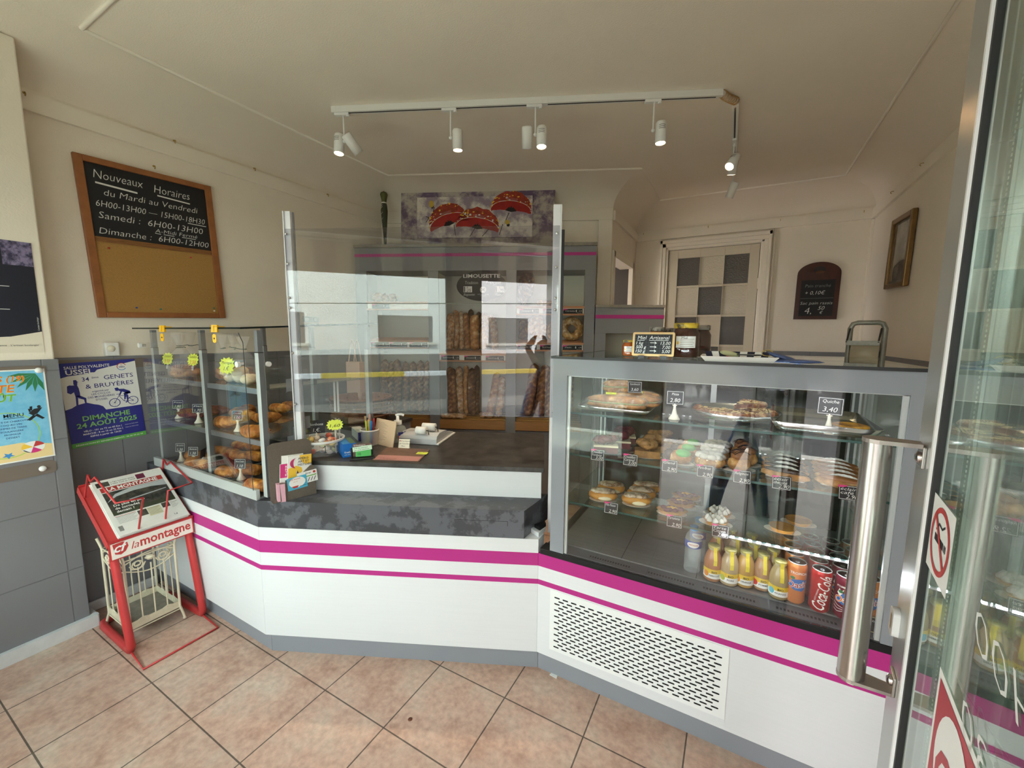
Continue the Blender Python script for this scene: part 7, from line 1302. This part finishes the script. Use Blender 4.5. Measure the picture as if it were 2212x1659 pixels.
def spot(label, px, seg, heads, rod):
    a, b = TK[seg], TK[seg+1]; p = rail_pt(px, 230 if seg == 0 else px and 300, seg)
    if seg == 2: p = a.lerp(b, px)
    th = T('spotlight', label, 'spotlight', (p.x, p.y, 2.766), math.atan2((b-a).y, (b-a).x), 'track spotlights')
    mb = MB(); mb.box(-.05, .035, -.012, .012, -.014, 0, LAMPW); mb.lathe([(.008, -.02), (.010, -.012), (.010, -.004)], LAMPW, TR((.028, 0, 0))); mb.build('adapter', th, .002)
    mb = MB(); mb.lathe([(.0045, -rod), (.0045, -.012)], LAMPW, None, 10); mb.blob(.010, .010, .010, LAMPW, TR((0, 0, -rod)), 0); mb.build('rod', th)
    for hx_, hpx, hpy, dirx, diry, dirz, lit in heads:
        d = V((dirx, diry, dirz)).normalized(); c = V((hx_, 0, -rod-.01)); M = Matrix.Translation(c) @ d.to_track_quat('Z', 'Y').to_matrix().to_4x4(); r = .0285
        mb = MB(); mb.lathe([(0, -.052), (r*.86, -.052), (r, -.046), (r, .058), (r*.9, .058), (r*.88, .045)], LAMPW, M, 26)
        for k in range(3): mb.ring(0, 0, r*1.002, r*1.006, mat('slot_grey', '6E6E6E', .6), M, -.03+.010*k, 10, 60, 120) if False else mb.tube([M @ V((r*1.002*math.cos(R(a_)), r*1.002*math.sin(R(a_)), -.028+.009*k)) for a_ in range(55, 126, 14)], .0014, mat('slot_grey', '6E6E6E', .6), None, 5)
        o = mb.build('lamp_head', th); mb = MB()
        mb.lathe([(r*.88, .050), (0, .050)], BULB if lit else mat('bulb_off', 'BFC0C0', .2, .4), M, 22); mb.build('bulb', o)
        if lit:
            ld = bpy.data.lights.new('spot_beam', 'SPOT'); ld.energy = SPOT_W; ld.color = (1, .80, .56); ld.spot_size = R(80); ld.spot_blend = .7; ld.shadow_soft_size = .025
            lo = bpy.data.objects.new('spot_beam', ld); COL.objects.link(lo); lo.parent = th.o; lo.matrix_local = M @ Matrix.Translation((0, 0, .066)) @ Matrix.Rotation(PI, 4, 'X')
SPOT_W = 9
spot('double white spotlight at the left end of the ceiling track, left head lit', 741, 0, [(-.032, 0, 0, -.02, -.10, -.9, 1), (.045, 0, 0, .45, .55, -.75, 0)], .155)
spot('single lit white spotlight, second from the left on the ceiling track', 973, 0, [(.04, 0, 0, .0, .05, -1, 1)], .155)
spot('double white spotlight in the middle of the ceiling track, right head lit', 1157, 0, [(-.045, 0, 0, .0, .35, -.9, 0), (.036, 0, 0, .0, -.10, -1, 1)], .155)
spot('single lit white spotlight, the last before the track corner', 1413, 0, [(.042, 0, 0, .0, -.02, -1, 1)], .155)
spot('double spotlight past the track corner with a yellowish lit head', .52, 2, [(-.02, 0, 0, -.6, .35, -.75, 1), (.05, 0, 0, .25, .1, -.9, 1)], .12)
spot('single spotlight at the far end of the short track', 1.0, 2, [(.0, 0, 0, .3, .35, -.9, 0)], .155)
# cup hooks along the picture rail
HK = mat('brass_hook', 'B89A58', .4, .7)
HOOKS = [('x', 376, 304, 'left wall rail, above the notice board'), ('x', 549, 364, 'left wall rail, right of the notice board'), ('x', 707, 420, 'left wall rail, nearest the back corner'), ('x', 52, 200, 'left wall rail, beside the pillar top'), ('x', 332, 359, 'left wall, just over the notice board frame'), ('x', 765, 377, 'left wall under the ceiling moulding')]
BWN = V((.405, -.914, 0))
for k, px, py, w_ in HOOKS:
    p = at_x(px, py, XL+.022); mb = MB(); mb.tube([(0, 0, 0), (.012, 0, 0), (.018, 0, -.004), (.018, 0, -.012), (.012, 0, -.016), (.007, 0, -.012)], .0022, HK, None, 6); mb.lathe([(.006, 0), (.005, .002)], HK, TR((0, 0, 0), 0, 0, R(90)), 10); single('cup_hook', 'small brass cup hook on the '+w_, 'hook', mb, Matrix.Translation(p), 'brass cup hooks')
for px, py, w_ in ((947, 399, 'back wall above the painting, left of three'), (1045, 399, 'back wall above the painting, middle of three'), (1150, 399, 'back wall above the painting, right of three'), (1252, 390, 'back wall, right of the painting')):
    p = on(px, py, (-2.98, 2.87, 0), BWN)+BWN*.022; mb = MB(); mb.tube([(0, 0, 0), (0, -.012, 0), (0, -.018, -.004), (0, -.018, -.012), (0, -.012, -.016), (0, -.007, -.012)], .0022, HK, None, 6); single('cup_hook', 'small brass cup hook on the '+w_, 'hook', mb, TR(p, SANG), 'brass cup hooks')
for px, py, w_ in ((1391, 504, 'rear wall rail, at its left end'), (1530, 489, 'rear wall rail, above the chequered door'), (1686, 474, 'rear wall rail, between door and chalk sign'), (1866, 455, 'rear wall rail, at its right end')):
    p = at_y(px, py, YR-.022); mb = MB(); mb.tube([(0, 0, 0), (0, -.012, 0), (0, -.018, -.004), (0, -.018, -.012), (0, -.012, -.016), (0, -.007, -.012)], .0022, HK, None, 6); single('cup_hook', 'small brass cup hook on the '+w_, 'hook', mb, Matrix.Translation(p), 'brass cup hooks')
for px, py, w_ in ((1931, 413, 'right wall rail, rear one of two'), (1996, 352, 'right wall rail, front one of two')):
    p = at_x(px, py, XR-.022); mb = MB(); mb.tube([(0, 0, 0), (-.012, 0, 0), (-.018, 0, -.004), (-.018, 0, -.012), (-.012, 0, -.016)], .0022, HK, None, 6); single('cup_hook', 'small brass cup hook on the '+w_, 'hook', mb, Matrix.Translation(p), 'brass cup hooks')
# chalk sign on the rear wall, picture on the right wall
sg = [at_y(*p, YR-.012) for p in ((1713, 690), (1805, 690), (1814, 600), (1720, 592))]; o_ = sg[0]; sw_ = .325; q = basis(o_, (1, 0, -.008), (-.012, 0, 1)); sh_ = .515
t = T('chalk_sign', 'dark red framed chalk sign with arched top on the rear wall', 'chalk sign', o_, M=q); MAH = mat('mahogany', '4A1E14', .35, nz=(8, .4), stretch=(4, 1, 1))
arch = [(0, 0), (sw_, 0), (sw_, .40)]+[(sw_/2+sw_/2*math.cos(R(a)), .41+.105*math.sin(R(a))) for a in range(10, 171, 10)]+[(0, .40)]
mb = MB(); mb.prism(arch, 0, .012, MAH); mb.build('frame', t, .002)
mb = MB(); mb.rect(.036, sw_-.036, .03, .355, BOARD, None, .0125); DCH = mat('dim_chalk', '8E8E8A', .8); mb.text('Pain tranché', .040, DCH, None, sw_/2, .29, .013, 'C', -.012, .2, .19, .012); mb.text('+ 0,10€', .046, CHALK, None, sw_*.22, .225, .013, 'L', -.008, .25, .15, .01); mb.line([(.04, .19), (sw_-.04, .192)], .0018, DCH, None, .013)
mb.text('Sac pain rassis', .038, CHALK, None, sw_/2, .135, .013, 'C', -.014, .2, .24, .012); mb.text('4,', .085, CHALK, None, sw_*.25, .05, .013, 'L', -.016, .15); mb.text('50', .05, CHALK, None, sw_*.55, .085, .013, 'L', -.008, .3); mb.text('€', .035, CHALK, None, sw_*.6, .05, .013, 'L', -.004, .3); mb.build('slate_panel', t)
mb = MB(); mb.ell(.165, .445, .045, .03, PBK, None, .0126, 18); mb.ell(.17, .425, .035, .012, mat('painted_loaf', '5E3418', .5), None, .0128, 16); mb.build('painted_emblem', t)
o_ = V((XR-.004, 4.075, 1.862)); q = basis(o_, (0, -1, -.045), (0, .0, 1)); pw2, ph2 = .42, .49; t = T('picture_frame', 'gilt framed picture hanging on the right wall', 'picture', o_, M=q)
mb = MB(); [mb.box(*b, 0, .03, GOLD) for b in ((0, .035, 0, ph2), (pw2-.035, pw2, 0, ph2), (.035, pw2-.035, 0, .035), (.035, pw2-.035, ph2-.035, ph2))]; mb.build('frame', t, .005); mb = MB(); mb.box(.033, pw2-.033, .033, ph2-.033, .004, .012, mat('picture_print', '8A8478', .5, nz=(6, .8, .42), col2='4A463E')); mb.rect(.05, pw2-.05, .05, ph2-.05, glass('picture_glass'), None, .014); mb.build('print', t)
mb = MB(); p = at_y(1378, 575, YR-.02); mb.tube([(-1.005, YR-.02, 2.27), (-.985, YR-.012, 2.18), (-.97, YR-.012, 2.06), (-.99, YR-.012, 2.02), (-1.0, YR-.012, 1.98)], .003, CREAMW, None, 6); single('cord', 'thin loose cord in the corner left of the chequered door', 'cord', mb)
# socket plate on the left wall, seen through the screen; floor spot; foot of the base
p = at_x(671, 690, XL+.004); mb = MB(); mb.box(0, .008, -.07, .07, -.022, .022, mat('socket_plate', 'B8BCB8', .4)); [mb.cyl(.014, 0, .011, PLW, TR((0, y, 0), 0, 0, R(90)), 16) for y in (-.035, .035)]; single('wall_socket', 'double socket strip on the left wall seen through the screen', 'socket', mb, Matrix.Translation((XL+.001, p.y, p.z)), None, .001)
p = at_z(886, 1554, 0); mb = MB(); mb.lathe([(.0085, .0002), (.008, .0016), (0, .002)], mat('coin_brown', '6A3E28', .5, .3), None, 18); single('floor_cap', 'small round brown cap lying on the floor tiles', 'cap', mb, Matrix.Translation(p))
p = at_z(1195, 1459, 0); mb = MB(); mb.prism([(0, 0), (.035, -.004), (.032, .014), (.004, .018)], .0003, .0018, PLW); single('paper_scrap', 'small white scrap under the plinth at the counter corner', 'paper', mb, Matrix.Translation((p.x-.015, p.y-.006, 0)))
# ---------------------------------------------------------------- stickers on the glass door
def dpt(px, py, off=.0015): return DM.inverted() @ on(px, py, E0+V((-dd.y, dd.x, 0))*off, V((-dd.y, dd.x, 0)))
GZ = -.0028
def dq(px, py): v = dpt(px, py, GZ); return v.x, v.y
x0, y1 = dq(2022, 1063); x1, _ = dq(2060, 1110); _, y0 = dq(2004, 1200); s_ = max(x1-x0, y1-y0, .095); cx_, cy_ = x0+s_/2, y1-s_/2
mb = MB(); mb.rect(x0, x0+s_, y1-s_, y1, PAPER, DM, GZ+.0006); mb.ring(cx_, cy_, s_*.36, s_*.43, REDP, DM, GZ+.0012, 32); mb.box(cx_-s_*.24, cx_+s_*.16, cy_-s_*.05, cy_+s_*.04, GZ+.0009, GZ+.001, INK, DM); mb.rect(cx_+s_*.19, cx_+s_*.22, cy_-s_*.05, cy_+s_*.04, INK, DM, GZ+.001); mb.rect(cx_+s_*.24, cx_+s_*.27, cy_-s_*.05, cy_+s_*.04, INK, DM, GZ+.001); mb.line([(cx_-s_*.2, cy_+s_*.1), (cx_-s_*.1, cy_+s_*.2), (cx_+s_*.05, cy_+s_*.18), (cx_+s_*.15, cy_+s_*.24)], s_*.03, INK, DM, GZ+.001); mb.line([(cx_-s_*.28, cy_+s_*.28), (cx_+s_*.28, cy_-s_*.28)], s_*.07, REDP, DM, GZ+.0014)
single('door_sticker', 'no smoking sticker with red ring on the glass door', 'sticker', mb)
ax_, ay_ = dq(2033, 1440); s_ = .21; mb = MB(); q2 = DM; mb.rect(ax_, ax_+s_, ay_-s_, ay_, PAPER, q2, GZ+.0006); mb.rect(ax_+.008, ax_+s_-.008, ay_-s_+.008, ay_-.008, mat('sticker_red', 'B5303A', .45), q2, GZ+.0010)
mb.ell(ax_+.075, ay_-.075, .055, .06, PAPER, q2, GZ+.0013, 28); mb.text('cf', .11, mat('sticker_red', 'x'), q2, ax_+.03, ay_-.11, GZ+.0016, 'L', .01, .3); mb.text('la montagne', .034, PAPER, q2, ax_+.016, ay_-.17, GZ+.0014, 'L', .01, 0, .175)
single('door_sticker', 'red and white newspaper sticker low on the glass door', 'sticker', mb)
mb = MB(); CHF = mat('window_paint', 'E2E4E0', .7); bk_ = DM @ Matrix.Diagonal((-1, 1, 1, 1))
for i, (s, z, y) in enumerate((('6H00 - 13H00', .05, 1.22), ('15H00 - 18H30', .05, 1.13), ('Dimanche', .05, 1.02))): mb.text(s, z, CHF, bk_, -.80, y, GZ+.0006, 'L', -.02, .3, .50, .01)
mb.build('lettering', dr)
# ---------------------------------------------------------------- outside, mirrored in the screen and case
AW1 = mat('awning_beige', 'CDBFA6', .7); AW2 = mat('awning_brown', '8E7F72', .7)
t = T('awning', 'beige and brown striped awning valance over the shopfront, mirrored in the screen', 'awning', (-1, -1.2, 2.1)); mb = MB(); mb2 = MB(); mb3 = MB()
x = -3.6; k = 0
while x < 2.4: (mb).box(x, x+.21, -1.205, -1.20, 2.10, 2.42, AW1 if k % 2 else AW2); mb2.add([(x, -1.2, 2.42), (x+.21, -1.2, 2.42), (x+.21, -.44, 2.72), (x, -.44, 2.72)], [(0, 1, 2, 3)], AW1 if k % 2 else AW2); x += .21; k += 1
part('valance', mb, t); part('canopy', mb2, t); mb3.tube([(-3.6, -1.19, 2.42), (2.4, -1.19, 2.42)], .018, ALU); part('front_bar', mb3, t)
# ================================================================ the person in the doorway, mirrored in the case glass
JEAN = mat('denim_blue', '4A6A94', .8, nz=(40, .3), bump=(120, .3)); SHIRT = mat('dark_shirt', '3A3A40', .8, nz=(10, .2)); SKIN = mat('skin', 'D2A48C', .5); SHOE = mat('shoe_white', 'E6E4E0', .6); HAIR = mat('hair_brown', '4A3626', .6)
def person():
    vs, es, rs = [], [], []
    def add(p, r, prev=None):
        vs.append(p); rs.append(r if isinstance(r, tuple) else (r, r)); i = len(vs)-1
        if prev is not None: es.append((prev, i))
        return i
    px, py = .22, -.56
    pel = add((px, py, .96), (.155, .12)); px = .30; sp1 = add((px, py+.01, 1.12), (.14, .11), pel); px = .36; ch = add((px, py+.03, 1.30), (.165, .125), sp1); sh0 = add((px, py+.02, 1.42), (.12, .09), ch); nk = add((px, py+.03, 1.50), (.052, .055), sh0); hd = add((px, py+.07, 1.60), (.078, .095), nk); tp_ = add((px, py+.08, 1.69), (.07, .085), hd)
    add((px, py+.155, 1.615), .014, hd)                                                   # nose
    for s, fx, fy, kx, ky in ((-1, -.10, -.47, -.02, -.46), (1, .30, -.62, .26, -.55)):
        h = add((.22+s*.085, py, .90), .085, pel); k = add((kx, ky, .50), (.062, .066), h); c = add(((kx+fx)/2, (ky+fy)/2-.02, .33), (.056, .058), k); a = add((fx, fy-.02, .085), (.045, .05), c); f = add((fx+s*.01, fy+.07, .045), (.044, .036), a); add((fx+s*.02, fy+.15, .035), (.038, .026), f)
        sd = add((px+s*.165, py+.02, 1.39), .058, sh0); el = add((px+s*.22, py+.16, 1.18), .042, sd); wr = add((s*.085+.01, py+.36, 1.385), .027, el); pm = add((s*.075, py+.415, 1.435), (.036, .018), wr)
        for j in range(4): f1 = add((s*(.062-.004*j), py+.455+.004*j, 1.44+.017*j), .009, pm); add((s*(.034-.004*j), py+.462, 1.445+.017*j), .008, f1)
        t1 = add((s*.05, py+.42, 1.42), .010, pm); add((s*.028, py+.425, 1.43), .009, t1)
    me = bpy.data.meshes.new('person_base'); me.from_pydata(vs, es, []); o = bpy.data.objects.new('person_base', me); COL.objects.link(o)
    o.modifiers.new('skin', 'SKIN'); s = o.modifiers.new('sub', 'SUBSURF'); s.levels = s.render_levels = 2
    for i, r in enumerate(rs): me.skin_vertices[0].data[i].radius = r
    me.skin_vertices[0].data[0].use_root = True
    dg = bpy.context.evaluated_depsgraph_get(); m2 = bpy.data.meshes.new_from_object(o.evaluated_get(dg)); bpy.data.objects.remove(o)
    m2.name = 'person'
    for m_ in (JEAN, SHIRT, SKIN, SHOE): m2.materials.append(m_)
    for p in m2.polygons:
        c = p.center; p.use_smooth = True
        p.material_index = 3 if c.z < .10 else 0 if c.z < 1.0 and c.y < -.3 else 2 if c.z > 1.49 or c.y > -.29 else 1
    b = bpy.data.objects.new('person', m2); COL.objects.link(b); tag(b, 'person in blue jeans and white shoes standing in the doorway, mirrored in the case glass', 'person')
    hb = MB(); hb.blob(.088, .10, .085, HAIR, TR((px, py+.045, 1.655)), .12, 4, 2, 20, 12); [hb.blob(.012, .01, .02, SKIN, TR((px+s_*.082, py+.07, 1.60)), 0, 1, 0, 8, 6) for s_ in (-1, 1)]; hb.build('hair', b)
    fb = MB(); [fb.blob(.011, .006, .006, PAPER, TR((px+s_*.032, py+.160, 1.645)), 0, 1, 0, 8, 6) for s_ in (-1, 1)]; [fb.blob(.005, .004, .005, PBK, TR((px+s_*.032, py+.165, 1.645)), 0, 1, 0, 8, 6) for s_ in (-1, 1)]; fb.blob(.024, .006, .006, mat('lips', 'B0665A', .5), TR((px, py+.155, 1.568)), 0, 1, 0, 10, 6); fb.build('face', b)
person()
bpy.context.view_layer.update()
